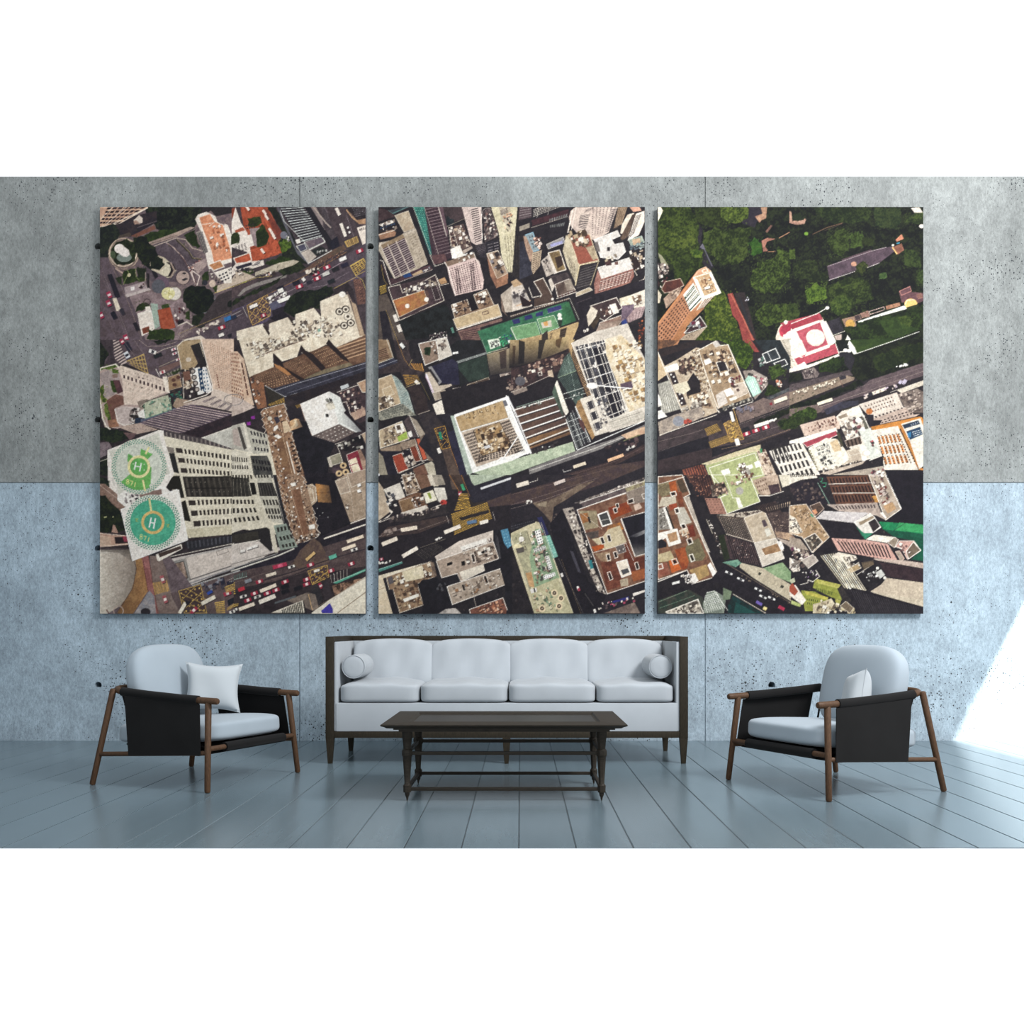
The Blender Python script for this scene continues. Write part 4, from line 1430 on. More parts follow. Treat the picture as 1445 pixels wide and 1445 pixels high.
l 6a5a5c 3 700,1050 860,990
b 4a3a3c 382c30 e9dfd2 8 850,1080 1130,990 1190,1100 1000,1240 880,1170
n e6dac8 d4c7b4 810,1180 860,1080 930,1130 900,1220 830,1300
n 4f4136 3b3029 850,1280 950,1140 960,1200 890,1330
p f2ece2 1050,1070 1120,1050 1160,1150 1100,1170
b 7a5c54 8f7466 efe4d8 7 950,1260 1180,1180 1190,1230 1150,1290 920,1370
n b09a8c 8c776a 900,1370 950,1270 1190,1230 1150,1290 960,1370
k 16 16 40 -20 f4ece2 4a3634 8a6a60 960,1120 1060,1090 1080,1170 990,1200
n e9dfc8 d8cbb0 1160,1000 1290,960 1310,1060 1180,1080
n f0e8da dacfbe 1290,960 1445,900 1445,1100 1320,1110
k 18 16 40 -20 6a5040 8a6c54 efe6d8 1310,970 1380,950 1390,1050 1320,1070
n 7c6878 5f4d5f 1190,1080 1320,1060 1280,1260 1180,1240
n c2a8a8 9c8284 1240,1210 1330,1100 1445,1080 1400,1200 1260,1260
g 5f4c50 5 6 .5 .35 1250,1200 1445,1080 1400,1200 1260,1260
p 2a3a80 1180,1250 1230,1220 1250,1270 1190,1290
k 50 10 26 -20 8a3c2c c86a40 4a2c28 2a2428 1360,1260 1445,1200 1445,1445 1370,1445
k 8 10 30 -20 efe6dc 770,1330 830,1330 830,1360 770,1360
t 2 1
n 8a6e54 a2866a 0,-10 120,0 170,180 10,250
g 5a3c34 1 6 1 .5 10,110 90,80 130,190 20,220
l d0c8b8 8 100,-10 170,190 10,250
n 3a3a4c 2c2c3a 10,260 175,190 220,240 100,310 0,330
l 9aa0b0 5 10,290 210,215
n 332b30 44393b 170,0 330,0 350,180 500,330 420,420 560,760 420,800 330,520 240,340 0,370 0,320 220,240
l b5813c 4 210,0 290,210 360,300 500,340
l 6a5a58 3 300,0 340,170
g b9803a 6 1 .6 1 350,250 480,250 500,330 400,320
g b9883a 1 9 1 .5 270,370 430,370 450,440 310,490
v efe8e0 60 34 45 425,455
v f0f0ee 60 34 50 265,60
l bfa86a 5 340,270 370,210
l bfa86a 5 310,505 460,450
l bfb0a0 6 440,795 560,755
n 2c2327 3a2f30 330,530 440,470 530,620 540,740 430,790 390,660
l 8f7c40 3 440,400 520,560 560,640
n 1f2024 26272c 700,120 860,0 1110,0 1150,150 1180,420 980,450 880,500 800,350
v f2f2ee 60 22 -10 835,138
p a3a9a6 840,230 1160,130 1170,150 860,250
g 4a5050 22 1 .4 1 845,232 1160,132 1168,148 855,248
n 283430 32403a 850,260 1170,160 1200,400 980,450 880,330
b 9a8272 877062 f0ebe4 8 440,40 620,0 680,200 510,270
f 1b241c 2f4a2c 6 490,90 560,80 570,160 510,150
k 10 12 24 60 d8d0c8 3a3230 560,30 620,20 650,180 600,190
b d8cfc4 c6bcb0 f6f2ea 6 630,-10 740,-30 800,160 660,220 
k 12 14 34 -20 4a3a38 f4f0e8 8a7a70 650,10 710,0 740,130 680,150
n 25243a 302f45 560,290 800,200 860,240 880,480 800,480 680,460
p 8f8d90 540,290 580,280 690,450 660,480
p 2a272c 520,340 570,310 660,440 640,460
n cfc0ae beae9c 510,350 560,340 660,490 790,470 800,490 680,540 590,570
p e8e0ec 510,370 530,360 610,570 590,580
l c8a0b8 6 515,390 600,570
b b0a290 9a8a7a d8cbbc 5 590,570 720,530 760,600 620,650
b 5a3f3c 48302f b59a8a 5 680,650 800,540 900,600 950,720 830,750 780,700
k 50 12 34 -15 6a4a40 3a2624 c8b8a8 8a6a58 700,560 920,500 950,710 760,740
n cfc5ba b5aaa0 800,520 900,500 930,590 850,580
c ffffff 14 14 878,600
p efe6d8 590,690 690,640 730,710 790,750 800,780 640,820
n a89c90 8a7e74 640,830 790,780 790,850 710,910
g 4a3e3a 2 6 .9 .4 650,830 780,790 785,850 710,900
v d0d0d0 60 34 60 2a2a34 625,850
v e8e8ea 60 40 70 568,935
b 5a4a40 4a3b36 c8b8a0 5 960,480 1190,400 1220,500 1200,560 1010,640
k 60 12 36 -20 c8b08c e8dcc8 4a3830 8a6c50 970,480 1200,420 1210,560 1010,600
p e4d9c8 1050,460 1120,450 1140,560 1170,640 1130,660
n 211d25 19181f 1190,560 1270,440 1320,420 1370,520 1180,620
b a8988c 8c7c74 d8ccc0 5 1310,370 1445,310 1445,520 1380,540
k 30 12 36 -20 d8ccc0 4a3a3c 8a7870 1320,380 1445,330 1445,520 1390,530
l b59a8c 12 1000,700 1445,560
l e0d5c8 5 990,690 1300,600 
n a3906f b5a384 1170,150 1445,80 1445,330 1210,380
p 55443c 1305,130 1380,100 1380,300 1320,310
s 222028 .9 d 1170,150 1445,80 1445,340 1210,390
l cfc8b0 7 1170,140 1390,80
l 8aa090 6 1120,0 1175,150
n cfe0c8 e8efe0 1180,0 1300,-20 1320,60 1210,100
k 30 8 14 0 2a2a30 3a3a40 1200,0 1290,0 1300,60 1220,80
k 30 16 34 -18 2f7a5a 2a4a7a e8ece0 3aa870 1300,-40 1445,-80 1445,40 1330,80
b c6ae8e b39a7a efe6d4 7 10,420 150,370 270,670 10,770
b d2bc9c c0a886 eadcc6 5 50,530 140,490 180,580 80,610
k 50 16 44 -20 d8c8b0 8a7662 4a3c34 efe6d8 20,620 150,590 180,700 20,740
n 8fa09c b8bfb6 160,370 220,410 330,560 400,800 330,780 250,680
g 5a6a6c 5 14 .5 .5 190,400 260,430 390,770 270,680
n a8a594 6f7068 10,780 270,680 420,810 200,820 60,870 10,850
g 4a4a46 10 5 .4 .4 20,780 270,690 400,800 100,860
n 201e24 29262a 10,870 330,800 260,870 10,960
b cdb898 b59e80 efe6d6 7 15,970 260,870 340,1060 30,1160
k 50 16 44 -20 d8c8b0 8a7662 4a3c34 efe6d8 a89478 60,960 250,900 290,1000 80,1130
p a3bd4e 210,1040 310,980 325,1050 230,1090
p f4efe6 180,910 270,890 290,980 210,1000
p 5a4c40 200,920 240,910 255,960 215,965
n 54474a 403638 280,870 340,810 430,1040 350,1050
p f0ece6 320,990 360,970 380,1030 345,1045
l e8e0d6 7 340,800 440,1040
n b5a694 978a7c 350,820 420,860 520,1020 630,1290 600,1300 430,1000
n 6a5a50 8c7868 450,1050 500,1010 640,1300 540,1290
p c8583c 415,1060 450,1055 530,1270 490,1285
l f0e2d4 7 400,1060 480,1300 540,1280
b b04a35 9c3f2d f0e2d4 6 155,1245 260,1210 330,1380 220,1425
b 8c3a2a 6f3a2c f0e2d4 6 345,1150 410,1130 465,1290 400,1310
n b5a08c 8c7868 240,1100 400,1060 420,1130 270,1180
k 40 14 40 -20 efe6dc 4a3c38 a8988a d8ccc0 270,1180 340,1160 400,1320 310,1360
n 2c2530 211d26 270,1180 340,1180 350,1230 290,1250
n a08a74 857060 20,1170 250,1110 260,1190 60,1200
n 201e2a 292632 20,1190 250,1190 160,1240 210,1445 100,1445
n 8a8272 a59c88 10,1200 60,1250 110,1445 10,1445
n 7c5646 674438 380,1380 500,1330 590,1560 440,1600
n cfc6b2 b3aa96 500,1330 580,1300 670,1400 700,1560 600,1570
l efe4d4 6 230,1430 500,1310
k 40 14 34 -20 efe6dc 8a7c6c 240,1420 380,1380 440,1600 300,1640
n 2e2930 3a3336 440,800 610,770 720,900 800,1000 960,1300 1000,1600 700,1600 560,1100
n 5f4d44 4c3e3a 690,1170 780,1150 900,1445 940,1600 800,1600
g c08a3a 3 6 .3 .25 610,950 720,930 780,1150 690,1170
l c4903a 7 610,950 720,920 780,1150 690,1170 610,950
l c4903a 5 620,970 770,1100
l c4903a 5 650,1080 730,960
l c4903a 5 670,1160 760,1060
p 1f8a6a 650,990 680,980 700,1070 670,1060
v efe8e0 60 34 70 660,1185
l c9803a 4 690,900 760,1100 890,1445
n 2e2c42 272538 750,990 840,960 950,1290 900,1400
l bfb5a8 5 680,1325 745,1305
k 10 10 24 70 b83a3a e0a080 5a2a30 920,1280 960,1340 960,1380 930,1400
t 3 1
n 221f26 29252b -760,560 1445,0 1445,1445 -560,1445
n 4a3638 2c252a 0,300 300,220 620,90 640,110 520,330 440,380 0,560
k 60 16 50 -18 6a4c48 8a6a5c 3a2a2e d0c0b0 b09080 180,270 560,150 560,260 180,400
k 30 14 44 -20 9a8478 6a5450 3a2c30 b8a494 -40,400 180,350 180,500 -40,560
c 5a5860 55 50 100,440
p c9b29a 390,330 440,320 460,400 400,390
o e8e0d4 6 290,350 325,342 335,375 300,382
p f0e8dc 215,320 260,315 265,345 225,350
n a8988c 8c7c74 0,550 160,500 180,540 40,590
l d8ccc0 5 180,490 440,370
l c8baac 5 0,560 170,500
n bfa476 a88d5f -10,0 90,0 80,260 -20,290
n c3a97a ae9464 150,30 310,0 290,200 150,240
n bfa676 a58c5e 370,0 620,-40 560,110 330,190
p 34302c 85,0 150,20 140,250 80,260
p 3a342e 300,0 370,0 320,200 285,200
p 6a5036 480,0 550,-30 520,90 480,60
p 6a5036 20,60 50,60 40,260 15,260
s 1e1b22 1 d -20,0 620,-20 620,120 560,140 90,290 -20,300
n 4d5f58 3c4a47 640,120 690,330 790,590 700,700 500,400 500,380 570,190
g 9ab0a4 1 1 .04 1 570,190 640,120 780,580 620,640
g 2a3034 20 1 .4 1 500,390 700,330 780,570 640,660
g 8fa498 10 1 .2 1 540,270 640,150 700,330 560,390
l a9c09a 5 510,400 700,330
l e8ece4 6 555,580 780,510
l c9d0c8 5 580,630 800,570
k 14 8 20 -18 d8dcd4 2a2c30 560,600 780,540 790,600 600,660
n d9d0c4 c8beb2 650,30 900,-90 1250,-180 1300,-60 1445,220 1445,700 1430,860 1060,980 900,1030 740,640 860,590
g b08a60 1 34 1 .45 618,100 655,35 860,590 815,600
l 7a5c40 10 625,110 820,600
l efe6d8 10 650,35 870,600
n 46464e 35343c 690,70 1000,0 1240,760 1080,860 860,560
k 90 14 50 -18 d8d0c8 2a2a34 8a8680 5a5a64 efe8e0 700,80 1000,10 1200,760 1000,840
p 1f1e28 880,90 960,70 1100,560 1000,560
p 1f1e28 1010,570 1150,560 1200,780 1080,830
g e6ddd0 5 12 .12 1 690,70 1000,-20 1270,800 960,940
g e8e2da 1 8 1 .07 680,60 1010,-30 1270,780 980,900
l efe8dc 8 1000,0 1270,860
l efe8dc 5 940,0 1200,800
l e8e0d4 5 780,80 1060,970
n d6c19c e8dcc4 1010,-10 1180,-60 1445,220 1445,700 1270,770 1180,560 1020,160
k 120 12 50 -18 efe6d4 b8935c c9b08a 8a6a48 f4ecdc a8845a 1080,60 1400,0 1445,640 1240,660
p 5d4b5c 1170,470 1290,440 1310,510 1180,530
l ffffff 12 840,480 960,490 1290,520
c f4f0ee 60 34 870,490
l e8e0d4 12 1180,560 1260,760
g b9b4a4 14 1 .2 1 1040,860 1400,740 1440,840 1080,960
g b0aba0 1 5 1 .3 1040,850 1400,735 1440,840 1080,960
l efe8dc 8 1060,985 1445,860
l efe8dc 6 1030,860 1445,720
l efe8dc 6 1230,640 1445,560
n b08a5c 8a6844 715,650 740,640 900,1030 870,1070 690,720
n e3dacc d3c9ba 740,630 870,590 1020,970 900,1030
g 3a3840 1 3 .75 .7 790,660 880,620 1000,960 900,1000
g d0c8be 2 6 .12 1 780,660 890,630 1000,960 900,1000
l efe8dc 6 870,590 1030,980
l efe8dc 5 890,960 1010,950
l efe8dc 5 890,1020 1000,930
k 20 10 30 -18 efe8dc 4a4a52 900,600 1040,640 1060,900 960,900
n 5f463c 6f5548 30,740 520,600 640,1010 180,1180
n 8a6440 a87a48 150,1060 620,930 640,1010 180,1170
s 3a2a30 .5 r 30,740 520,600 640,1010 180,1180
g 262329 1 5 1 .14 30,800 520,650 640,1010 190,1190
g f4f0ea 1 5 1 .16 30,790 520,640 640,990 190,1170
l f4f0ea 12 30,752 500,605
l 98b0a0 6 60,720 490,590
k 16 10 30 -18 c8d0c8 2a2c30 80,720 340,650 350,670 90,740
n 4a5a4c 5a7060 440,560 490,430 560,780 560,830 500,700
s 2a2c30 .5 r 430,560 500,470 580,780 560,850
p efe9dc 470,480 495,430 620,770 590,810 560,760
s 2a2c30 .0 r 470,480 495,430 620,770 590,810
n 3a3c40 2c2e34 590,830 700,760 860,1070 700,1170
g e8ece8 4 3 .08 1 590,850 700,700 850,1090 700,1170
g d8dcd8 1 5 1 .08 600,850 740,800 830,1060 690,1120
l eef0ee 9 590,850 710,1180 1445,860
l eef0ee 9 690,710 850,1090
l d8dcd8 6 640,780 770,1140
p 5a3c3c 720,830 780,880 800,1000 740,920
n a8b89c c0ccb0 0,1290 660,1090 690,1190 200,1370 0,1445 -330,1445 -420,1420 -260,1340
g 8a9c88 46 7 .2 .2 -400,1430 650,1100 690,1190 -300,1560
k 14 12 44 -18 e8ece8 3a3438 200,1190 500,1090 510,1120 210,1220
l 3a3a3c 5 190,1420 1200,1080 1445,960
n 8c8886 6f6a6c 690,1190 1100,1060 1445,900 1445,940 900,1200 200,1440 190,1380
l e0dcd4 6 200,1400 900,1160 1250,1020
n caa084 d8b898 1180,1020 1445,920 1445,1000 1240,1060
n 8a8c5c 6f7048 1200,1080 1380,1010 1390,1050 1210,1110
l efe0c8 5 1130,1140 1400,1060
n 2a262e 221f28 0,1445 200,1440 1445,1000 1445,1445
n 463636 3a2d30 560,1445 1100,1290 1445,1110 1445,1180 900,1445
l 7a6260 3 640,1445 1120,1300 1445,1140
k 20 16 50 -20 3a3034 5a4648 221e26 1000,1130 1400,1030 1400,1130 1050,1200
v e8b890 180 34 -20 1122,1262
v e8d8c0 140 34 -18 735,1340
l e8e4dc 5 555,1390 570,1415 650,1390
k 10 10 24 -20 e8e4dc 1220,1160 1340,1120 1340,1150 1230,1180
t 2 1
n 2a2730 222028 440,1120 640,800 960,760 1000,1400 700,1400
n 5f4d44 4c3e3a 690,1170 780,1150 900,1445 940,1600 800,1600
n 2e2930 3a3336 440,820 610,790 720,930 690,1170 560,1100
n 28252c 302b30 560,1100 690,1170 780,1500 800,1800 700,1800
g c08a3a 3 6 .3 .25 610,950 720,930 780,1150 690,1170
l c4903a 7 610,950 720,920 780,1150 690,1170 610,950
l c4903a 5 620,970 770,1100
l c4903a 5 650,1080 730,960
l c4903a 5 670,1160 760,1060
p 1f8a6a 650,990 680,980 700,1070 670,1060
v efe8e0 60 34 70 660,1185
l c9803a 4 780,1150 890,1445
n 2e2c42 272538 750,990 840,960 980,1400 900,1500
n a8b6aa bccabc 780,810 830,810 1020,1420 990,1445 960,1440 
p f6f4f0 820,800 1400,600 1640,1200 1450,1290 1020,1425
p 6a6a72 850,830 1380,640 1400,700 860,870
b b39468 c4a67c 9a8c7a 4 830,830 1340,650 1400,830 890,980
g 6a543c 8 3 .15 .8 900,800 1270,680 1280,740 930,840
k 20 8 20 -18 d8c8a8 6a543c 900,800 1280,690 1290,800 960,850
n c9b6a4 b8a492 900,990 1410,840 1560,1160 1500,1210 1060,1360
g 2a2222 9 10 .6 .6 920,1010 1060,960 1190,1290 1060,1330
g 2a2222 9 12 .6 .6 1310,890 1410,850 1580,1190 1480,1220
g 2a2222 14 4 .6 .6 1080,1240 1500,1130 1530,1200 1070,1320
b a88a64 c2a47c 3a2e2a 4 1030,970 1310,880 1440,1150 1120,1240
k 110 14 60 -18 d9bc94 8a6a4a 3a2c26 efe0c8 a88458 5a4434 1040,970 1310,890 1430,1150 1120,1230
p d8d8dc 1140,1140 1200,1120 1210,1150 1150,1170
l ffffff 12 1340,1280 1520,1010
c f4f4f4 36 26 1340,1280
l ffffff 22 1380,630 1640,1210
l ffffff 14 830,815 1400,610
l ffffff 16 830,830 1030,1415 1640,1200
l 3a3a42 6 1420,690 1600,1110
l e8e8ec 10 1400,610 1480,780 1640,1190
t 3 1
l ffffff 14 -50,600 180,1220
t 2 2
k 500 8 26 -18 2e2a2f 3a3438 282428 453c3e 0,300 2760,-100 2760,1400 0,1400
n 2b262c 242027 0,400 560,380 750,200 1000,260 1387,130 1387,560 1200,560 700,760 540,880 0,1010
n 4d3e3c 3c3133 100,540 700,420 760,470 420,600 0,650
n 2e2c38 262430 880,20 960,0 1000,110 1387,0 1387,180 1120,270 1000,290 950,250
n 4a3a34 3c302e 740,0 880,0 900,130 850,190 800,100
l c9803a 4 740,0 850,190
l c9803a 4 860,0 950,220
p 3aa070 850,100 880,90 905,155 880,165
v a83048 50 36 80 f4eeee 850,195
n b8c4ae a6b49e 940,0 1330,0 1000,110 970,80
g 8a9c88 14 4 .2 .2 950,0 1330,-20 1200,60 980,110
v e6e6ec 40 26 -18 2,2
l dfe0e4 22 1070,140 1387,30
n 50403e 43363a 1130,270 1387,180 1387,240 1150,330
n 3c3230 2e2828 730,420 830,350 860,190 930,200 980,290 1130,270 1180,440 800,610 760,470
g c79a3c 1 18 1 .5 760,400 1130,280 1180,450 790,620
g c79a3c 1 10 1 .5 850,190 930,190 960,340 790,370
n 2c282c 262327 840,440 1140,360 1150,390 860,470
v 5a7aa0 100 34 -12 970,485
v f0e8dc 90 36 -16 1095,485
v f4e8da 180 40 -22 770,560
v f0e0cc 170 40 -10 325,555
v f2e4d2 170 42 -22 125,685
v f4e8da 180 40 -30 335,795
l c8beb8 4 710,420 735,500
l c8beb8 4 1185,380 1210,470
l 9a8a80 3 440,560 700,470
l b8aeb0 3 0,640 240,560
k 12 10 26 -20 e8e4dc 590,665 660,640 665,660 600,675
k 20 12 40 -20 9a8880 6a5854 40,600 190,550 190,590 50,630
l 8a8070 4 440,750 700,660
g 6a6458 14 1 .15 1 380,800 600,700 700,760 480,880
v a83048 40 28 -10 f4eeee 40,868
k 8 14 30 -20 e8e4dc 0,900 130,880 130,900 0,920
p 4a8a80 10,970 250,890 260,910 20,1000
l c8e0d8 4 10,975 250,895
n c6b49e b39f88 0,60 60,140 130,380 0,480
n e4dcd0 d8d0c4 60,150 230,80 290,240 210,260 110,230
k 26 14 36 -18 efe6dc 5a5c64 3a3a40 80,190 180,180 200,320 110,330
n 6a4a38 7c5844 210,260 420,170 520,320 250,390 
b 8f6f50 7c5c42 d8c8b8 4 220,270 350,230 380,350 260,390
k 30 14 34 -15 efe6dc 4a3a34 8a6a54 2a2222 330,220 480,180 500,290 400,330
b c0a890 8a7464 e8dccc 5 250,0 380,0 430,170 300,210
k 40 12 40 -20 efe6dc 6a5444 d8c0a0 4a3830 260,0 380,0 420,160 300,190
n 7c5a48 664838 390,0 500,0 550,110 440,150
l e8dccc 8 380,10 440,150
n d8cdbc c6bcac 510,0 560,0 600,110 550,110
n b0a494 8c8478 560,0 660,0 700,100 600,110
n e0dacf cfc8bc 580,130 690,130 720,250 650,290 600,250
b f0ead8 e6dfc8 3a3430 7 465,190 570,150 620,260 500,300
p 8a9a3c 510,190 540,180 560,240 540,250
c b83a34 34 30 680,285
p 5a2420 660,270 680,285 650,300
n ded4c8 cec4b8 240,390 500,310 530,350 660,300 640,330 260,440
n 2a262a 3a3336 250,430 700,300 740,390 380,480 100,480 
k 60 12 34 -18 d8ccc0 4a4044 8a7c74 3a3238 120,440 640,320 620,370 120,480
p e8ddd0 0,480 110,440 160,380 110,340 140,400 0,500
l e8ddd0 6 20,490 120,450
n ede2cc ddd0b8 0,1040 540,890 560,880 20,1080 0,1090
n d9c6a8 e4d4ba 0,1060 50,1040 160,1445 0,1445
l 9a8468 5 0,1190 70,1160
b a08468 8a6c54 e9dfce 5 90,1050 540,895 580,1050 410,1120 470,1340 230,1420 160,1180 120,1180
k 90 14 44 -18 efe6d4 7a5c48 c9b08c 4a382e a88a68 f6efe2 120,1060 530,920 560,1040 200,1130
k 60 14 44 -18 efe6d4 7a5c48 c9b08c 4a382e a88a68 6a4c3c 170,1150 400,1090 450,1320 240,1390
n e8dcc0 d8ccac 250,1000 460,930 480,1060 290,1100
p f4efe4 260,1280 420,1220 430,1250 280,1310
p 5a5458 100,1060 150,1040 170,1110 120,1130
n 1d1b22 25222a 120,1180 160,1180 210,1420 160,1440
n 8a7464 5a4a44 540,890 580,900 610,1040 580,1060
n 1c1b22 232129 460,1080 620,1060 720,1140 780,1340 720,1445 440,1445 480,1330 420,1130
k 20 10 30 -20 4a4a50 6a6a70 600,1130 780,1090 780,1180 610,1200
n e0d2c6 cdbfb4 590,840 840,680 1190,570 1190,680 610,880
k 30 10 24 -18 8a7a70 f0e8e0 6a5a54 840,770 1180,650 1180,680 850,790
p f0ebe4 850,740 1120,650 1130,690 870,780
b b8a494 a08c7c f4ece4 7 605,885 1190,685 1250,860 1090,920 1110,980 880,1090 850,1090 820,1015 660,1060
k 50 12 44 -18 c8b8a8 6a5a50 efe8dc 8a7868 4a3c36 880,800 1200,710 1230,850 930,920
n d8cec0 e6dccc 840,1000 1080,920 1110,980 880,1090
n 1d1b22 26232a 1090,920 1250,865 1260,950 1110,1000
n 1d1b22 26232a 660,1070 820,1020 850,1090 720,1140
b bfae9e a39282 f4ece4 7 715,1150 1260,965 1315,1130 770,1335
k 50 12 40 -18 c8b8a8 6a5a50 efe8dc 8a7868 9a7050 760,1170 1240,1000 1290,1120 800,1290
g 1c191c 1 1 .9 .9 710,910 770,890 775,920 715,940
g 1c191c 1 1 .9 .9 860,890 900,880 905,930 865,940
g 1c191c 1 1 .9 .9 965,820 985,815 1005,890 985,900
o e8e0d8 5 955,815 990,805 1015,895 980,905
g 1c191c 1 1 .9 .9 1065,790 1120,765 1125,795 1070,815
o e8e0d8 5 1100,770 1135,760 1145,800 1110,810
g 1c191c 1 1 .9 .9 865,1130 885,1125 905,1190 885,1195
g 1c191c 1 1 .9 .9 1095,1045 1115,1040 1140,1110 1120,1115
o e8e0d8 5 1085,1040 1120,1030 1145,1120 1110,1130
l c8bcb0 5 960,1100 1000,1300 1030,1400
n 1c1b22 232129 1190,570 1387,560 1387,1445 1320,1330 1310,1140 1260,960 1250,860 1195,680
s 9a9898 .4 r 1190,580 1240,640 1270,860 1250,860
n 8a5648 6e4438 945,1390 1290,1265 1330,1380 1320,1445 960,1445
k 60 10 30 -18 b06a4c d09878 5a3a34 e0c0a8 1040,1360 1280,1280 1310,1445 1060,1445
l f4ece4 7 960,1445 945,1385 1290,1265 1335,1390
n 9a9490 c8c0ba 600,1445 700,1380 800,1370 880,1445
p 4a86a8 1265,570 1340,550 1387,720 1340,760 1300,700
g 7ab0c8 2 6 .4 .4 1270,580 1330,560 1380,740 1330,750
t 3 2
n 26232b 2e2930 0,0 1387,0 1387,200 700,400 500,600 400,500 0,560
n 51403c 43353a -250,270 300,110 1000,-90 1387,-150 1387,-90 900,110 380,270 -220,330
n 5d4c44 7a6858 220,290 400,260 540,190 700,100 860,60 560,260 440,330 420,500 340,400
n 8a7a68 a09078 270,300 370,270 360,330 290,320
l 7a645c 3 20,200 560,60 1000,-60
l 9a8880 3 0,350 300,270 640,150
l 8a7872 3 0,310 340,210 900,30
v d8c8c0 120 34 -20 500,75
v e8dccc 130 44 -16 120,95
l e8e0d4 5 190,80 275,55 275,30
k 8 10 26 -20 f0ece4 140,280 200,260 210,280 150,300
k 20 10 24 -20 6a5a54 8a7a70 420,400 500,400 520,520 440,540
n 221f28 1c1a22 400,500 540,340 640,700 800,1100 980,1230 1387,1180 1387,1445 620,1445 480,860
l 6a6260 4 490,860 740,1420
l 8a7250 3 520,870 720,1430
p 44424e 605,780 640,790 720,1010 690,1000
l 8a8680 3 760,1220 850,1350
n d8cfae c6bc98 0,600 250,480 310,490 640,1425 240,1425 130,1100 0,700
n 27252c 1f1e26 0,500 240,440 250,490 0,580
g 4a4a54 12 2 .5 .4 0,520 240,460 250,500 0,570
p 2a2c58 270,440 320,430 390,610 350,630
n 7abcae 6aa898 350,630 400,620 485,840 430,860
g b8e0d8 2 8 .4 .3 355,635 400,625 480,835 435,855
n a09c80 b8b490 0,620 160,570 250,860 200,1200 180,1160 130,1000
k 16 14 40 -18 e8e4c8 b8b090 8a8468 30,620 140,590 180,800 100,850
c f4efe8 28 28 108,662
c e8dcb0 44 22 70,735
p 5a5450 50,760 130,740 140,790 65,810
n c9a070 b88c5c 150,1010 210,1000 250,1160 190,1150
l 6a6450 6 165,580 260,860
n 7f9a78 93ac88 250,560 320,550 500,1060 380,1160 250,1200 190,850
k 120 12 40 -18 c8b8a8 5a8a68 efe6dc 8a6a54 4a4a48 a88c78 200,600 310,560 430,1040 260,1130
g f4f2ee 1 1 1 1 245,580 300,560 330,700 280,720
g 24242a 2 5 .45 .4 245,580 300,560 330,700 280,720
g f4f2ee 1 1 1 1 230,765 350,725 365,760 245,800
g 24242a 5 2 .4 .45 230,765 350,725 365,760 245,800
g f4f2ee 1 1 1 1 350,840 390,830 430,960 390,980
g 24242a 2 6 .45 .4 350,840 390,830 430,960 390,980
g f4f2ee 1 1 1 1 330,1040 450,1000 460,1035 345,1080
g 24242a 6 2 .4 .45 330,1040 450,1000 460,1035 345,1080
n b4ae88 c6c09c 190,1180 480,1060 640,1425 240,1425
k 40 12 34 -18 7aa080 b89878 5a7058 d8d0b0 210,1190 400,1130 480,1400 250,1400
p e8e4e0 195,1180 260,1160 270,1200 210,1220
p 2a2a2a 230,1170 245,1165 255,1205 240,1210
c e8d4ae 36 38 447,1215 515,1268 495,1350 320,1375
c 4a3a34 20 21 447,1215 515,1268 495,1350 320,1375
c b8a890 9 9 447,1215 515,1268 495,1350 320,1375
v f0ece8 40 24 70 525,1030 690,1165 862,1400
v b03a50 30 24 70 700,1180
l cfc8b0 5 310,490 640,1425
n cfc4b6 9a8e86 530,350 640,330 820,900 980,1230 900,1200 760,900 640,600
k 120 8 26 70 efe6dc 5a504c 8a7e78 2a2628 570,370 660,360 960,1210 880,1200
n 3a3436 b8aca4 650,290 1387,20 1387,50 730,300
k 60 8 22 -20 efe6dc 5a504c 8a7e78 680,280 1387,20 1387,50 740,300
n 6a5c5c 54464a 720,290 1180,140 1190,180 740,330
n a8a078 7a6a58 1170,130 1387,50 1387,100 1190,180
l f2eae2 7 680,360 1387,110
l f2eae2 6 720,285 1387,60
b 86604c 6c4638 f2eae2 8 680,360 1387,120 1387,380 1130,455 1280,840 1387,810 1387,1090 990,1225
n 93401f 7a3424 1000,340 1190,280 1250,370 1080,440 1040,470
n c97a34 8a5c3c 1000,520 1120,490 1160,560 980,600
n a89878 8c7e64 700,370 880,370 900,540 760,570
n 8a5a38 a86c3c 710,400 790,390 800,480 740,500
n cfc0a0 bfae8c 830,660 940,640 1000,560 1120,520 1190,690 1040,750 950,770
n c85a24 a84a20 830,740 950,710 960,750 860,790
n 5a4c48 48403e 760,600 900,570 900,640 820,660
n b89c7c 8c7058 860,810 1020,790 1030,900 920,880
n 6c3426 5a2c24 1170,720 1210,700 1260,860 1387,830 1387,1080 1250,1060 1160,860
n 5f3026 7c4434 920,900 1130,880 1130,1150 990,1190
n b4a48c 9a8a74 1120,1080 1200,1060 1210,1140 1130,1150
n a45a34 8a4a30 1230,1000 1387,960 1387,1060 1260,1100
n 8f8074 7a6c64 1180,180 1387,110 1387,280 1260,300 1200,250
l efe6dc 5 850,800 1070,740 1180,700 1260,880
l d8c8b8 4 1190,180 1230,280
l d8c8b8 4 680,360 940,560
b 3a3a3c 48484a f6f2ec 14 895,410 990,375 1035,500 940,530
l e8e4dc 4 930,470 1020,450
b e9dccc dccebe f6f2ec 10 1085,900 1190,870 1235,1020 1140,1055
p 4a4a50 1130,980 1200,960 1220,1000 1150,1030
g 211c1e 1 1 1 1 1055,350 1090,340 1100,390 1070,395
o efe6dc 7 1050,345 1090,335 1095,385 1065,395
g 211c1e 1 1 1 1 1075,300 1105,295 1110,335 1085,340
o efe6dc 6 1075,300 1105,292 1112,335 1085,340
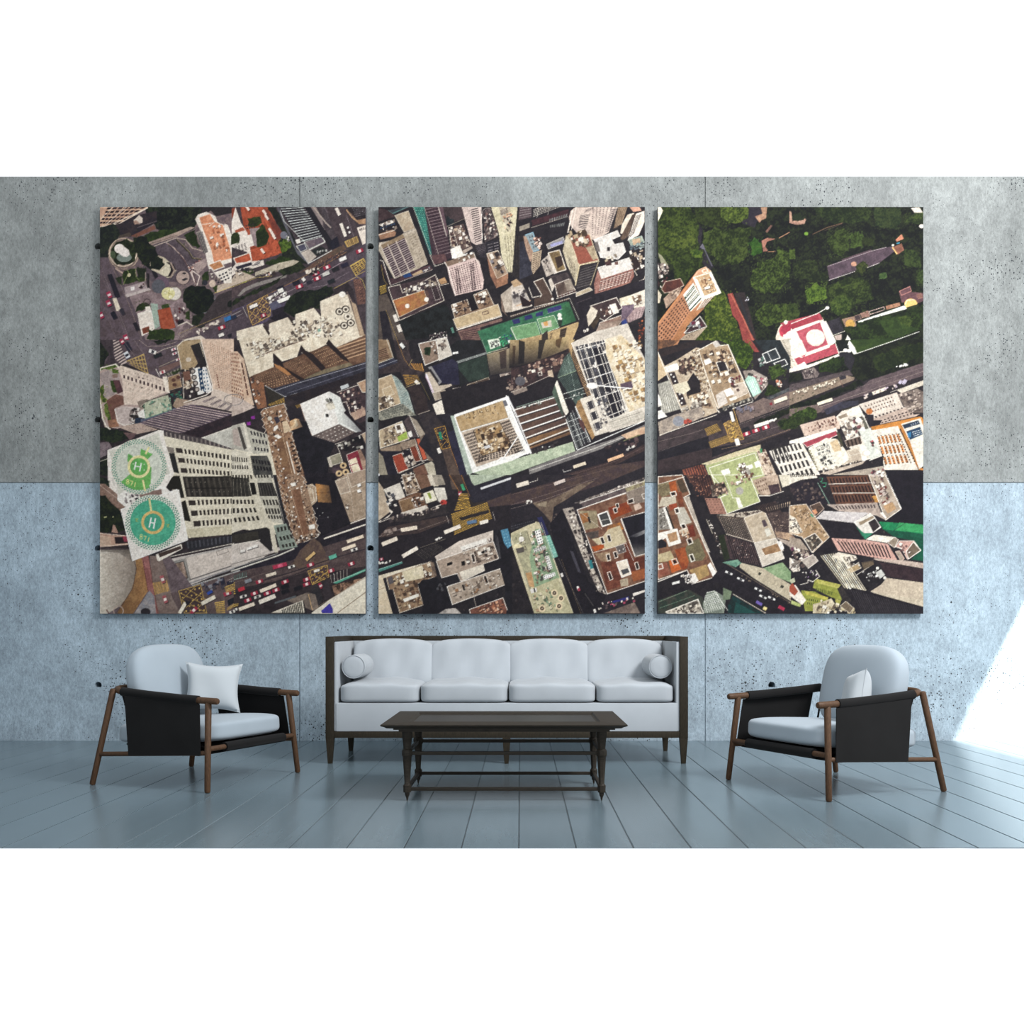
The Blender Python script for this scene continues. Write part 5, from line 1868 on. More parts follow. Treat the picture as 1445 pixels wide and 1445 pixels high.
o efe6dc 6 1195,260 1255,240 1265,285 1205,300
p 211c1e 1205,265 1250,250 1255,280 1212,292
o efe6dc 6 1345,200 1387,190 1387,240 1360,245
p 211c1e 785,430 805,430 825,490 805,495
p 211c1e 920,650 945,645 965,700 940,710
o efe6dc 7 912,645 945,638 968,705 938,715
p 211c1e 990,625 1015,620 1030,680 1005,690
o efe6dc 7 985,622 1018,614 1034,682 1004,690
p 211c1e 985,825 1010,820 1022,870 997,880
o efe6dc 7 978,820 1010,812 1025,875 995,885
p 211c1e 1060,800 1085,795 1095,845 1072,850
o efe6dc 7 1052,795 1085,788 1100,848 1070,858
p 211c1e 1000,1015 1020,1010 1042,1070 1020,1080
o efe6dc 7 990,1005 1020,995 1048,1072 1018,1085
p 211c1e 1280,910 1300,905 1318,960 1295,970
o efe6dc 7 1270,905 1302,896 1322,965 1290,975
b 5a5050 6a6060 d8d0c8 4 1075,740 1160,710 1185,790 1105,815
c f4f0ea 7 7 1115,778 1155,763 1290,350 1325,340
p c8b0a0 1260,310 1320,290 1350,340 1280,370
n 211f2a 191821 1140,450 1387,385 1387,780 1280,840
s a8a8a8 .8 r 1200,640 1387,560 1387,600 1290,640
s 8a8680 .9 d 1240,700 1387,700 1387,800 1280,840
l f2eae2 9 1135,450 1275,835
n 2a8a90 2a6a7a 795,880 830,875 850,960 820,970
n 2b2730 231f28 980,1240 1387,1100 1387,1445 900,1445
p 2c2c78 1040,1300 1210,1250 1215,1280 1050,1320
l f4ece6 8 1260,1240 1387,1190
p e8e0d8 1250,1220 1387,1180 1387,1200 1260,1250
n 6a5a56 8c7a70 950,1425 1270,1310 1330,1425
k 30 10 28 -20 efe6dc b04060 5a4a50 6a5a56 850,1330 1290,1260 1290,1300 860,1400
t 4 0
n 211e25 2b272d -20,0 2880,0 2880,4500 -20,4500
k 900 8 26 -18 2e2a2f 312c2f 211c23 453c3e -20,1600 2880,1400 2880,4300 -20,4300
f 0f1316 242d1c 200 0,0 2880,0 2880,1500 2500,1760 1900,1800 1100,1445 0,1445
n 22202a 2a2830 440,180 500,260 480,440 620,660 560,720 430,500
n 262430 2e2a34 900,160 1000,20 1130,20 1150,120 1080,180 1060,240 930,200
s 121418 .5 d 640,620 960,600 1080,800 1000,960 740,900
f 1c2814 42521f 200 0,20 350,10 460,200 450,340 470,460 360,580 180,640 20,560
f 233116 546325 120 120,250 420,260 430,420 240,480 40,420
f 1a2314 33401c 80 400,20 700,10 800,120 760,250 560,230 440,180
f 253316 596b26 80 690,20 980,10 990,140 870,200 760,180 700,120
f 1c2814 445423 240 500,290 640,240 760,270 880,240 1010,250 990,420 960,560 880,620 720,640 620,560 520,470
f 1a2514 3a4a1d 120 180,600 330,500 500,470 500,640 400,740 300,860 200,800
f 2c4419 5a6f25 30 370,490 440,470 500,500 490,560 400,560
f 234317 345f1f 60 990,400 1060,350 1130,410 1140,500 1040,540
f 1c2814 4b5f25 200 1010,760 1090,620 1280,560 1310,440 1420,500 1445,640 1430,800 1300,940 1120,940 1020,860
f 1c2814 475a23 160 1060,1150 1160,1060 1340,1050 1445,1060 1445,1230 1330,1260 1200,1300 1080,1240
f 273814 667526 200 560,980 690,880 750,960 800,1140 860,1250 920,1445 420,1445 540,1280 520,1120
l 5c5a6a 12 495,420 600,650
p 6a6878 470,450 500,410 530,470 500,470
n b58c70 9a705c 1060,120 1140,90 1120,20 1190,20 1180,140 1130,160 1110,190
n 6a4a44 8c6254 1170,280 1230,210 1250,220 1190,300
n a87060 8c5a4e 1130,380 1190,350 1280,360 1260,370 1190,390 1170,440 1200,490 1150,500
l b88464 8 1320,350 1430,290
l a87a5c 8 1200,500 1280,495
n 2a2428 352c2e 840,940 950,930 1080,1445 1040,1445 900,1200
l 2a2a30 20 900,1000 1030,1380
n 8c3a38 a04840 765,950 820,940 960,1270 1060,1445 930,1445 880,1250 820,1180
l b8604e 14 800,950 930,1200 1040,1445
k 6 8 20 40 c8c8d8 940,980 1000,980 1000,1020 950,1030
p efe6d4 15,20 50,15 75,60 20,180
n a8a88a 8c8c70 20,510 60,540 130,640 60,640
k 40 14 44 -20 efe6dc 3a3236 c8b8a8 8a7a74 20,620 130,640 130,740 20,790
k 20 12 36 -30 efe6dc 5a2c2e 3a2a2c 20,740 170,760 100,900 20,900
b 5f342c 4a2a28 d8c0ac 6 60,900 100,820 260,785 300,860 150,930 90,940
n b89c88 9c8270 80,1000 160,920 280,880 250,960 110,1110
k 20 12 30 -20 d8c0a8 8a7060 150,930 270,880 240,960 150,1010
n e0d4bc c8bca4 15,900 60,960 40,1050 15,1050
p b9714a 420,740 520,660 440,700 20,1260 15,1445 300,1445 
n c98a64 ba7c58 400,780 470,680 20,1270 15,1560 200,1560 380,1180 520,1100
n c08460 ae7452 290,960 380,1130 150,1445 100,1560 15,1560 15,1310
g 3a2624 7 14 .4 .5 280,975 375,1120 90,1560 -90,1440
n b87c52 a66c46 370,1140 520,1100 330,1300 180,1560 100,1560
l d8945c 8 390,800 20,1270
g 8a5434 3 14 .2 .2 390,1150 500,1110 280,1360 120,1500
p f0e8dc 400,830 500,1010 370,1140 290,960
g 1f3a34 4 1 .55 1 400,850 490,1010 370,1140 300,980
l f4ecdf 8 430,850 320,980
g f4ecdf 3 1 .3 1 425,890 490,1000 365,1130 320,1030
n e8dece d8ccba 500,1010 640,960 520,1090 430,1130
g 6a3c30 4 1 .35 1 520,1010 640,965 520,1095 440,1130
b d0b088 c09c74 f6f0e4 10 400,775 590,720 695,940 500,1010
p f6f0e4 400,775 440,790 520,970 660,920 695,940 500,1015
p f6f0e4 590,720 695,940 660,930 570,740
k 50 6 18 -18 b88458 e8dcc4 8a5c3c e0c8a0 450,800 590,760 640,900 530,950
v fbf8f0 60 24 -15 550,885
l 5a2c24 7 520,795 540,850
b d8a482 c8906c e8c8a8 6 400,770 460,690 530,660 590,710
o f4e8d8 7 490,700 540,680 560,710 510,725
b 4a3438 382a2e f0ece4 7 300,1370 470,1190 545,1300 340,1370
k 12 14 50 -20 f0ece4 6a2c40 8a8a90 330,1300 450,1210 500,1290 380,1340
n b8a48e a08c78 310,1390 545,1305 420,1445 250,1445
g 4a3a34 5 2 .4 .4 240,1440 400,1370 400,1400 260,1445
n e8dccc dccfbe 1280,1420 1310,1320 1350,1260 1400,1240 1445,1240 1500,1220 1780,1200 1900,1445 1900,1560 1440,1780 1380,1700
t 5 0
s 101216 .35 d 820,560 1160,540 1440,800 1100,1100 880,900
f 172217 32401f 100 240,20 880,20 860,170 620,200 400,180
f 1c2a1b 344123 140 900,30 1180,20 1200,180 1140,260 920,220
f 1e2a1b 3e4e23 60 1300,100 1445,80 1445,200 1220,190
f 1d2814 3e4f23 160 400,360 560,230 640,310 630,460 560,560 440,480
f 233117 485f28 80 640,330 700,280 790,320 780,450 660,460
f 1a2316 2a351b 60 780,340 920,360 900,440 780,430
f 172016 323e1f 100 30,620 160,580 300,600 300,700 420,760 380,840 60,780
f 283e16 5a7525 160 170,920 280,820 390,900 400,990 240,1060 180,1000
f 1a2516 3e4e21 160 400,860 560,800 740,760 860,830 900,1000 700,1060 640,1160 500,1180 420,1060
f 203116 495c25 80 460,1020 560,960 660,980 640,1120 520,1180 440,1120
f 172316 364621 100 1200,480 1320,470 1410,560 1400,680 1240,640
f 2c4423 496333 20 960,730 1030,720 1040,780 970,790
f 1e2c17 3e5225 60 1360,720 1445,690 1445,860 1380,800
f 2c3d17 4b5f25 40 0,480 60,470 60,560 0,580
f 1e2c16 3e4e23 60 0,1080 60,1040 110,1150 60,1240 0,1240
n b8907c a47a6a 0,60 20,70 30,170 150,160 160,140 180,150 160,200 80,210 0,190
c 1f2a1c 50 40 85,130
l 6a503e 8 250,310 400,240 570,190
l 4a3a34 6 380,270 560,200
c 6f9a34 22 20 180,305
n 4a3c48 5c4a58 400,650 880,490 1100,440 1120,500 960,620 640,720 430,800
n 5f4a54 4f3e48 560,580 880,470 880,500 560,600
l b8a8b0 5 410,655 880,490 1040,450
l d8ccd0 6 420,805 700,710
l d8ccd0 6 830,670 960,620
c c08c74 30 26 690,630
f 202c17 3e4721 20 700,650 800,600 840,640 780,760 720,720
n 7a4c40 94604c 1100,450 1200,410 1230,480 1160,530
l e8c078 14 1105,455 1150,520
p d08468 1135,370 1200,310 1225,360 1150,390
p 3a9ac0 1145,405 1180,395 1180,410 1150,415
c e8e4dc 14 12 1108,428
p dcd4cc 1300,30 1390,20 1430,80 1340,80
c e4dcd4 26 22 1415,225
n 5a3c44 6c4a50 1170,920 1290,870 1310,930 1445,940 1445,1020 1360,1060 1200,1040
o b87c74 7 1180,920 1290,870 1305,920 1200,965
n b88468 a07058 1030,1080 1180,1040 1190,1080 1040,1120
c e8c070 70 60 1300,1060
p 2a3420 1240,1100 1370,1060 1370,1130 1260,1130
l e8d8c4 8 1230,1080 1260,1020 1340,1010
b 8a6058 7a5048 a87c70 3 1360,960 1410,940 1430,990 1380,1005
n a0806c 8a6c5c 560,1220 690,1190 730,1330 600,1310
c c99a4c 50 46 650,1270
f 1c2816 2a351c 6 590,1290 740,1300 700,1360 600,1360
b 9a7468 8a6458 b89080 3 760,1160 840,1130 860,1190 780,1210
b 3a3034 4a3c40 b89080 4 690,1190 750,1170 770,1220 710,1240
o d8b8b0 7 850,1140 1010,1090 1020,1120 865,1170
p f2f4ec 730,1245 1230,1075 1260,1110 760,1270
p 20281c 790,1240 1260,1110 1200,1150 800,1270
f 172216 2c3e1b 60 760,1260 960,1200 1180,1160 1445,1060 1445,1200 1400,1340 1140,1440 680,1445 640,1350 700,1300
n 26381c 33481f 960,1240 1180,1180 1240,1280 1400,1330 1140,1430 1060,1400
f 2b3d1a 4b5c26 30 1160,1200 1260,1180 1320,1260 1280,1300 1190,1260
l f0f0e8 6 1140,1445 1390,1355
n 33303a 26242c 400,1250 540,1200 580,1340 470,1390 400,1300
l d8d0c4 7 470,1395 590,1350
p e8e8e0 600,1445 620,1390 660,1445
p b8a49c 480,1400 560,1380 560,1445 500,1445
t 4 1
n a83c4c b84c5a 1330,-180 1750,-290 1790,-220 1380,-140
t 5 0
n 9a3040 a83c4a -40,1290 300,1170 330,1240 30,1330 -40,1400
p f0e8dc 30,1330 320,1230 350,1260 90,1350
b b04456 c05866 f2eae0 8 70,1350 330,1250 430,1530 180,1620
c dcd2c6 100 90 280,1420
c efe7dc 96 80 275,1410
p f0e8dc 340,1250 390,1240 500,1460 480,1480 430,1500
l f0ece4 8 -60,1300 300,1160 420,1090
c f4f0ea 20 18 405,1100
p f0e8dc -80,1340 20,1320 100,1480 160,1640 40,1660 -40,1500
c c83c50 40 60 -70,1350
t 4 0
p a83046 1335,1340 1360,1300 1445,1260 1445,1340 1370,1380
p f0e8dc 1360,1390 1500,1340 1620,1600 1440,1690
c f0e8dc 22 22 1390,1255
t 4 1
n 8a3a38 a04840 930,0 1020,0 1110,130 1060,130
n 1f2428 2a3238 1060,0 1445,0 1445,330 1240,260
f 233614 597323 160 680,0 930,0 1040,90 1030,230 960,310 900,300 780,60
k 20 14 34 -30 8a8a90 4a6a60 c8c8c8 1100,180 1180,150 1200,240 1120,280
n c8c0b0 b8b0a0 1330,0 1445,-20 1445,200 1360,60
g 8a8070 1 14 .5 .4 1340,0 1370,0 1500,240 1440,240
b 2a3034 343a40 f0f0ec 9 1140,150 1280,90 1330,190 1180,245
l e8e8e8 6 1190,120 1240,225
b 2c2c34 36363e f0f0ec 8 1260,250 1380,205 1410,260 1310,300
f 202d17 485f26 60 1200,290 1330,260 1400,330 1240,440
f 202d17 3e4e23 30 1150,580 1200,480 1300,500 1350,560 1200,600
k 16 14 34 -20 c87a5c e8dcd0 1290,430 1370,430 1370,500 1300,490
n 55585c 3a3d42 1180,620 1445,500 1445,540 1220,640
n 8a5c40 5a4034 20,0 250,0 180,60 20,100
n 2a2428 33292b 20,100 180,60 400,10 560,0 400,70 60,180
n d8c09c c4a880 20,120 130,360 20,440
l f4ece0 10 20,130 280,770
g a8a498 9 1 .25 1 20,470 130,440 240,720 60,780
n a8a69a 8e8c84 20,470 140,430 260,740 60,800
g e8e4d8 8 1 .25 1 20,480 140,440 250,740 60,790
p f0ece4 20,560 70,700 20,720
p f4f0ea 20,760 60,750 120,820 20,850
n cfbfa8 b8a48c 90,280 240,200 430,80 480,90 620,560 660,770 510,830 280,770 140,400
p f0ece6 95,290 220,245 260,310 120,350
n 4f3e3c 3c3030 250,230 400,180 440,260 290,370 240,340
k 70 14 40 -20 6a5048 8a6c58 3a2c2a c8b498 250,210 400,180 430,330 260,370
k 90 10 30 60 efe6d4 a8906c 6a4c34 d8c8a8 340,120 460,100 620,560 480,560
g 5a4434 6 9 .35 .5 400,120 460,100 600,540 480,560
n 211d24 2a252a 320,470 400,350 470,440 480,560 330,600
b 3a3034 2c262a a89886 4 130,350 200,340 330,690 270,710
c f4f0ea 10 10 160,370 190,395 205,440 255,580 280,625 250,650 275,675
n e0d8c0 d0c6ac 180,480 330,440 370,530 300,580 210,560
n b0977c 9a8068 340,600 540,540 620,740 440,720
k 40 16 50 -20 efe6d4 5a463c c9b08c 3a2e2a 350,600 530,560 600,720 420,740
k 60 14 44 -20 c8c0b4 9a9084 e0d8cc 6a6460 280,720 480,660 520,800 300,840
n b8a898 8c8078 20,880 200,800 480,720 520,820 200,960 40,1030
c 8c8f9a 60 55 240,870
k 12 12 40 -20 b84a3c 300,850 370,850 380,900 310,910
l e8ded0 8 40,1020 680,790
b b39c80 9a8064 f0e8da 8 455,110 640,10 690,60 770,50 1030,640 680,780 600,560
k 90 14 46 -20 c8b090 8a6c50 4a3a32 efe6d8 a88c6c 500,120 760,70 900,440 620,480
n cfc8c2 bdb6b0 600,30 660,10 690,60 640,80
p f4efe8 510,220 570,190 600,240 530,270
n 27232a 2f2a30 650,240 730,225 770,320 680,340
o efe8dc 8 645,240 735,220 780,330 690,360
n d9d0c8 c9c0b8 640,590 720,540 770,670 670,730
b d0c0b0 c0b0a0 efe6da 5 820,480 940,450 980,570 830,640
p f8f4ec 725,540 800,510 840,580 760,610
p f4f0e4 780,630 860,600 870,630 800,655
c f8f4ec 34 34 808,428
k 20 14 30 -20 4a3634 6a2c34 780,400 900,370 880,540 820,520
k 30 14 34 -20 d8c0a0 6a4a38 3a2c28 660,170 740,150 740,220 670,230
l f4ecdf 10 770,50 1035,650
n 2e2c30 24242a 660,740 1020,610 1035,650 690,780
k 20 14 40 -20 6a6860 a8a498 680,730 1020,620 1020,650 690,770
l f0e8dc 7 650,740 680,785 1040,660
n b0a49c 8c8078 930,330 1040,320 1190,400 1200,480 1060,640 960,420
k 40 14 34 20 d8ccc4 6a4a4c b0606c 3a3a3a 950,340 1180,420 1160,520 1100,520
p a9d4c4 950,430 990,380 1060,400 1130,560 1040,610
g c8e8dc 5 1 .4 1 960,440 1060,410 1120,560 1040,600
n 7d6a64 6b5a58 850,760 1150,620 1230,640 1445,540 1445,690 1250,760 900,890
n 2c2830 24212a 680,780 820,730 700,900 540,880 
n 4a3e42 3a3236 20,1040 500,870 700,860 900,900 1445,740 1445,970 1060,1110 540,1300 20,1340
f 131716 20271a 30 1040,880 1445,720 1445,780 1270,860 1060,900
n 26242c 1f1d26 20,1190 560,1030 580,1160 870,1110 1000,1100 520,1290 20,1420
n 3e3236 332a2e 20,1290 600,1150 600,1290 20,1445
l 8a7a74 3 20,1090 380,1000 500,960
l 7a6a66 3 20,1200 330,1090
l a08c84 3 900,900 1250,780 1445,700
l 8a7c80 3 960,1040 1445,880
g c79a3c 1 9 1 .5 520,950 650,895 700,970 550,1030
g c79a3c 1 10 1 .5 560,1090 790,1010 820,1080 590,1160
g a8844c 1 1 1 1 720,880 850,840 930,1050 800,1090
k 70 10 22 30 d8a848 5a4438 e0b860 7a5c3c 720,880 850,840 930,1050 800,1090
l d0a04c 7 830,740 880,900 940,1060 800,1095 720,880
n 2a2630 332e38 690,820 790,790 800,850 710,900
v f4efe6 110 34 75 815,820
v f4efe6 80 46 72 872,1095
v f0e4cc 150 40 -20 1335,640
p 8a2c38 1215,680 1240,665 1250,695 1225,700
v f4ece0 160 38 -18 1130,902
v b03044 80 40 -18 f4e8e4 970,1005 1070,970 1175,935
v 24242a 80 40 -18 960,955
k 10 12 30 -18 f0ece4 1200,870 1290,840 1290,860 1210,880
f 172216 32411f 60 1300,880 1445,840 1445,960 1340,960
k 14 16 50 -10 6a6878 9a8a90 860,720 1060,690 1060,740 900,770
g 2a2024 30 1 .45 1 960,1160 1445,970 1445,985 970,1175
l 8a7058 5 700,1170 1060,1090 1445,955
n a85c44 6a3c34 280,1390 500,1330 560,1445 600,1600 560,1800 380,1700
g 3a2428 8 1 .45 1 300,1390 500,1330 640,1700 440,1760
n d8cca8 c8bc94 480,1330 900,1180 1120,1120 1120,1190 560,1340
b a4ae74 b4bc84 d8d4b0 5 530,1345 1070,1190 1160,1445 1180,1560 1060,1690 720,1800 620,1600
l 2a2a24 6 870,1190 1030,1140
o f0eee0 8 570,1370 1060,1210 1150,1445 640,1560
p f6f2ea 690,1400 780,1375 800,1430 715,1445
p f6f2ea 890,1340 950,1315 970,1350 910,1380
p f2eee6 960,1350 1030,1330 1040,1370 980,1400
p f4f0e8 1050,1310 1110,1290 1130,1350 1070,1370
n a8a298 8f8a82 920,1370 990,1370 1030,1445 950,1445
k 20 16 34 -20 f4f0e8 6a5448 3a302c 860,1340 950,1320 960,1440 880,1440
n e0cbb8 c8b49f 1080,1190 1170,1170 1290,1445 1160,1445
k 30 12 30 60 efe0d0 5a3c34 a88c74 1090,1200 1170,1180 1270,1430 1180,1440
p 3c8a5c 1110,1170 1135,1160 1140,1200 1120,1215
t 5 1
f 121716 21281b 60 500,0 700,0 1445,0 1445,250 800,440 660,400 640,320 560,160
f 172216 2c381b 60 900,180 1200,60 1445,20 1445,160 1000,340 900,300
n 26381c 33481f 640,0 1100,-20 1150,0 720,140
l f0f0e8 7 720,145 1140,0
p f0f0e8 640,0 700,80 725,145 690,155 620,60
n 2a2830 222028 500,20 640,120 700,200 660,340 540,200
f 121717 1d221f 30 490,20 580,10 640,80 560,130
p c24c5c 50,200 490,40 525,140 100,280
n c04c5c b04454 50,200 490,50 515,140 90,270
p f0e8dc 60,170 130,190 430,80 440,40 190,130 160,180
p f0e8dc 0,0 130,0 190,140 60,200 20,100
p f0e8dc 0,310 60,280 150,240 190,270 420,190 520,150 540,170 200,300 0,350
l f0e8dc 8 490,30 530,150
l f2ece4 10 530,130 660,110
c f4f0ea 24 20 600,110 640,115
c f4f0ea 20 24 155,260
g c8bca8 1 8 .6 .5 0,180 20,180 50,300 0,310
f 172217 2c3e1b 60 320,270 460,190 580,180 590,260 500,340 320,340
f 121717 21271c 30 0,350 130,360 140,420 0,460
n 4f4448 8a7c78 130,330 260,290 320,360 300,400 160,420
k 20 10 24 -20 d8ccc4 3a3438 140,330 250,300 290,370 170,400
n 4a4044 5c5054 0,480 640,320 680,380 560,380 0,560
n 93806f 827062 0,560 540,390 620,380 700,400 690,430 0,700
k 30 12 34 -20 e8e0cc d8ccb8 40,560 500,420 500,450 50,590
p 33303a 530,395 600,380 610,410 545,430
l 6a4c44 5 540,430 575,500
f 111616 1f271b 60 0,700 260,630 740,430 780,480 300,680 0,740
n 66565a 56484e 300,700 780,500 860,430 1445,240 1445,380 1050,500 780,600 560,660 360,780 300,770
n 7d6b66 6b5a58 0,740 300,690 380,720 320,780 0,830
l a8988e 3 320,720 800,560 1445,330
l 8a7a78 3 700,520 1445,290
f 202f17 485f26 60 40,800 200,720 300,760 290,830 100,900 0,880
f 1a2516 32411f 60 0,820 220,820 240,860 100,920 60,960 0,960
n 3c3c50 33323f 370,750 560,660 740,650 740,690 560,740 400,800
v f0e6d0 170 34 -18 380,660
v f0e6d0 170 36 -20 955,550
v 2a2a34 60 40 -20 860,585
k 14 14 44 -30 c8b8c8 d8c8c0 740,600 1240,440 1250,470 760,640
k 6 20 50 30 b8b0c8 1180,430 1240,430 1240,480 1190,480
k 10 10 30 -20 f0f0ee 1130,290 1240,250 1260,270 1140,300
l d8d0c4 5 1080,560 1445,430
n d8cfc0 c8beae 1150,540 1445,430 1445,480 1200,570
n ddd0c4 cdc0b4 740,690 1150,560 1220,720 1260,720 900,860 800,760
g 3a2c2c 10 3 .35 .4 790,700 1100,590 1150,700 860,790
g 2a2024 8 1 .45 1 900,820 1220,720 1250,760 930,860
n c9b3a6 b5a094 850,860 1280,710 1330,800 1400,790 1350,820 900,920
g 2a2024 9 2 .45 .5 960,860 1300,740 1330,800 980,900
n 6a5c56 8a7c74 1160,580 1370,520 1445,560 1445,780 1300,780 1220,700
k 40 16 46 -20 a8988c 6a5c58 c8b8ac 4a4040 1180,580 1380,530 1445,760 1300,760
c b86a34 36 32 855,765
n 221f28 2c2830 800,800 900,800 900,860 990,860 960,920 870,930
n d98c3c c47c34 870,930 1390,820 1420,830 1445,860 1445,930 1200,920 1180,960 1390,1390 1350,1330 1160,920 890,970
n e8e0d4 dcd4c8 870,970 1160,920 1380,1390 1010,1390 1000,1230
g c47c44 6 3 .6 .72 930,1020 1170,990 1290,1330 1020,1350
g 2a2020 6 12 .25 .5 920,1020 1160,990 1290,1320 1010,1350
g 2a2020 1 12 .4 .5 1150,1000 1180,990 1320,1320 1290,1330
g 2a2020 1 7 .5 .5 1240,1100 1270,1090 1360,1310 1330,1320
n c8843c b87434 1180,930 1210,920 1300,1090 1420,1380 1390,1390
p d8883c 1380,1390 1440,1370 1445,1390 1395,1410
b e8e2d6 dcd6ca f2eee6 4 1200,900 1400,840 1445,960 1445,1340 1390,1380 1290,1080
p 24344a 1210,910 1380,860 1400,900 1230,950
p 24405f 1250,980 1400,930 1430,1010 1290,1070
g e8eef4 4 3 .6 .35 1290,900 1380,870 1390,890 1300,930
g e8eef4 5 3 .7 .35 1310,980 1410,950 1430,1010 1330,1040
p 2f7ab0 1260,1000 1300,985 1300,1040 1275,1050
n 201d26 191822 1000,1390 1390,1390 1445,1400 1445,1445 1020,1445
n d9c0b0 c9b0a0 110,910 480,810 540,860 540,950 160,1030
g 6a4034 9 2 .3 .35 180,930 510,830 520,900 200,1000
k 30 12 26 -20 5a3430 a88474 200,890 500,830 520,920 240,990
n e6ddd0 d6ccc0 500,820 560,760 740,700 990,1240 780,1300 640,1150 600,1040
p 33302c 560,745 660,715 670,730 570,760
b 8a7c6c 9c8c7a efe6da 5 510,820 610,780 630,820 540,850
n f0ece2 e4ded2 600,770 740,700 780,770 640,820
k 60 14 46 -20 8a7c72 f4f0e8 4a4444 c8bcae 7a4a50 550,860 820,800 860,960 620,1060
b 5a4a44 6a5850 d8ccc0 4 590,1080 760,1030 780,1110 620,1150
g 2a2222 4 1 .4 1 600,1080 760,1040 780,1110 620,1150
n d8dcd4 c8ccc4 740,960 870,940 990,1230 870,1290
k 8 14 24 -30 b84a54 3a3a3a 860,1080 900,1080 900,1130 870,1130
c f4f0ea 34 26 795,1160 830,1210 795,1270 740,860
c f2eee8 30 24 790,955
n 6a685c 5a584e 770,800 830,880 860,940 810,960
l f2ece2 8 740,700 990,1240 860,1290
n c9bba8 b8a896 500,1210 740,1150 780,1290 680,1320 560,1340
o e8dfd0 5 530,1230 610,1205 640,1260 550,1290
o e8dfd0 5 620,1190 730,1160 760,1210 650,1240
n efe9de e2dbd0 -220,1190 130,1090 330,1445 -80,1445
g 3a3634 7 1 .5 .8 -210,1150 -60,1110 30,1300 -160,1320
g 2c2a2c 7 4 .5 .7 -180,1150 110,1090 280,1445 -60,1540
n f0ece4 e6e0d6 0,1080 500,940 520,1000 430,1040 180,1100 0,1110
b b04454 a03c4c f4ece4 6 140,1100 500,970 530,1010 400,1070 280,1110 190,1150
n efeadc e4decf 200,1160 390,1050 510,1060 600,1180 640,1280 500,1380 300,1400
g 3a3a3a 4 3 .4 .4 270,1150 360,1120 380,1170 300,1200
g 4a5a5c 6 7 .3 .35 290,1130 400,1090 500,1330 370,1360
k 24 12 34 -20 3a3a3c 8a8c88 d8d4c8 290,1140 410,1110 480,1320 350,1350
n d8c09c c8ae88 430,1100 510,1060 560,1180 480,1200
g 8a8468 1 8 .6 .7 190,1180 230,1170 320,1400 290,1400
n 5a4a40 3a3c30 500,980 540,1000 580,1130 550,1150
k 30 12 34 -20 d8ccbc 8a7c6c f4f0e8 320,1380 700,1290 720,1340 340,1420
n cdbcac b8a898 320,1430 820,1290 780,1330 430,1445
g 4a4240 6 1 .5 .6 560,1340 740,1280 750,1310 570,1370
n b8ac9c 9c9084 440,1445 1000,1350 1040,1445
k 20 14 40 -20 8a4c54 f0ece4 4a3c40 860,1390 1000,1370 1010,1445 880,1445
t 4 2
n 1f1c24 28242a 280,0 560,0 560,400 700,400 1387,300 1387,1445 0,1445 0,1050
b 8a6048 6f4a3a f0e8dc 8 20,20 270,0 350,200 290,230 640,1040 380,1120 320,980 20,1080
l f0e8dc 8 20,100 290,20
n 8c8060 6a5c44 20,100 130,70 150,200 60,230 20,190
n b85c2c a04c26 130,80 200,60 230,200 200,220 150,170
n 4a3c30 5a4838 210,60 270,40 330,170 260,190
n 8a4a30 6c3828 200,180 260,170 290,330 240,330
n cfc6b4 bfb4a0 60,230 200,220 210,290 130,320 20,330
n a8482c 94402a 130,310 210,290 220,330 150,370
n c9c4b8 b9b2a4 200,340 290,330 370,490 250,530
n 7a746c a8a29a 20,350 90,330 150,560 20,570
k 40 8 20 -20 5a5650 d8d4cc 8a8680 30,360 90,350 130,540 30,560
p f6f2ec 70,340 110,320 190,560 150,580
p 2a2622 95,335 110,330 190,550 175,560
p f2ece4 20,600 220,550 260,700 130,740 100,650 20,700
b a87c54 b8906c f2ece4 4 110,610 210,580 230,670 140,700
p 24222a 20,680 60,660 110,700 110,740 20,760
n d8c8b0 c8b8a0 250,560 330,540 350,600 270,640
n 6c2c20 7c3828 320,530 380,510 410,630 350,640
n a8542c 8a3c22 190,770 300,740 350,840 320,960 270,980
n d8662a c05a26 130,880 200,850 260,970 160,1010
n 7c7454 6a6048 330,700 440,650 510,830 480,880 340,900 300,760
n c9b890 b8a67c 20,820 150,780 190,860 120,890 20,900
n a08254 b8965e 340,980 520,920 550,1030 430,1090
n 8a4c3c a06450 20,920 110,900 150,1020 20,1060
o f0eae0 9 145,180 200,170 210,210 160,220
o f0eae0 9 190,350 230,335 245,390 205,400
o f0eae0 9 250,510 295,500 315,545 275,560
o f0eae0 9 315,665 360,650 380,700 335,720
o f0eae0 9 340,825 375,815 400,880 365,895
o f0eae0 9 160,875 205,860 230,910 180,925
o f0eae0 9 20,925 60,915 75,960 25,975
p 221e20 155,185 193,177 200,205 165,213
p 221e20 200,355 225,347 235,383 210,390
p 221e20 260,516 288,510 303,540 280,550
p 221e20 325,672 353,662 368,694 340,708
p 221e20 350,832 370,825 390,872 370,882
p 221e20 170,882 200,872 218,903 187,915
k 12 14 34 -20 efe6dc c8a080 3a2c28 240,560 340,600 340,640 260,650
n c8beb0 a89c90 280,230 340,220 480,620 560,800 520,790 400,500
l f0e8dc 8 285,230 640,1040
p f4f0ea 530,930 560,900 640,1040 590,1060
p f4f0ea 340,1030 400,1010 440,1090 370,1130
k 30 12 30 -20 f0ece6 c8c0b8 240,1040 360,1020 380,1110 300,1110
l efe6dc 10 20,1100 320,980
v f0f0ee 80 26 -14 205,1110
n 5a3a34 3a282a 300,0 560,0 640,200 500,240 420,160
k 120 6 16 -20 a86850 3a2428 c08468 6a4038 310,0 540,0 600,220 420,220
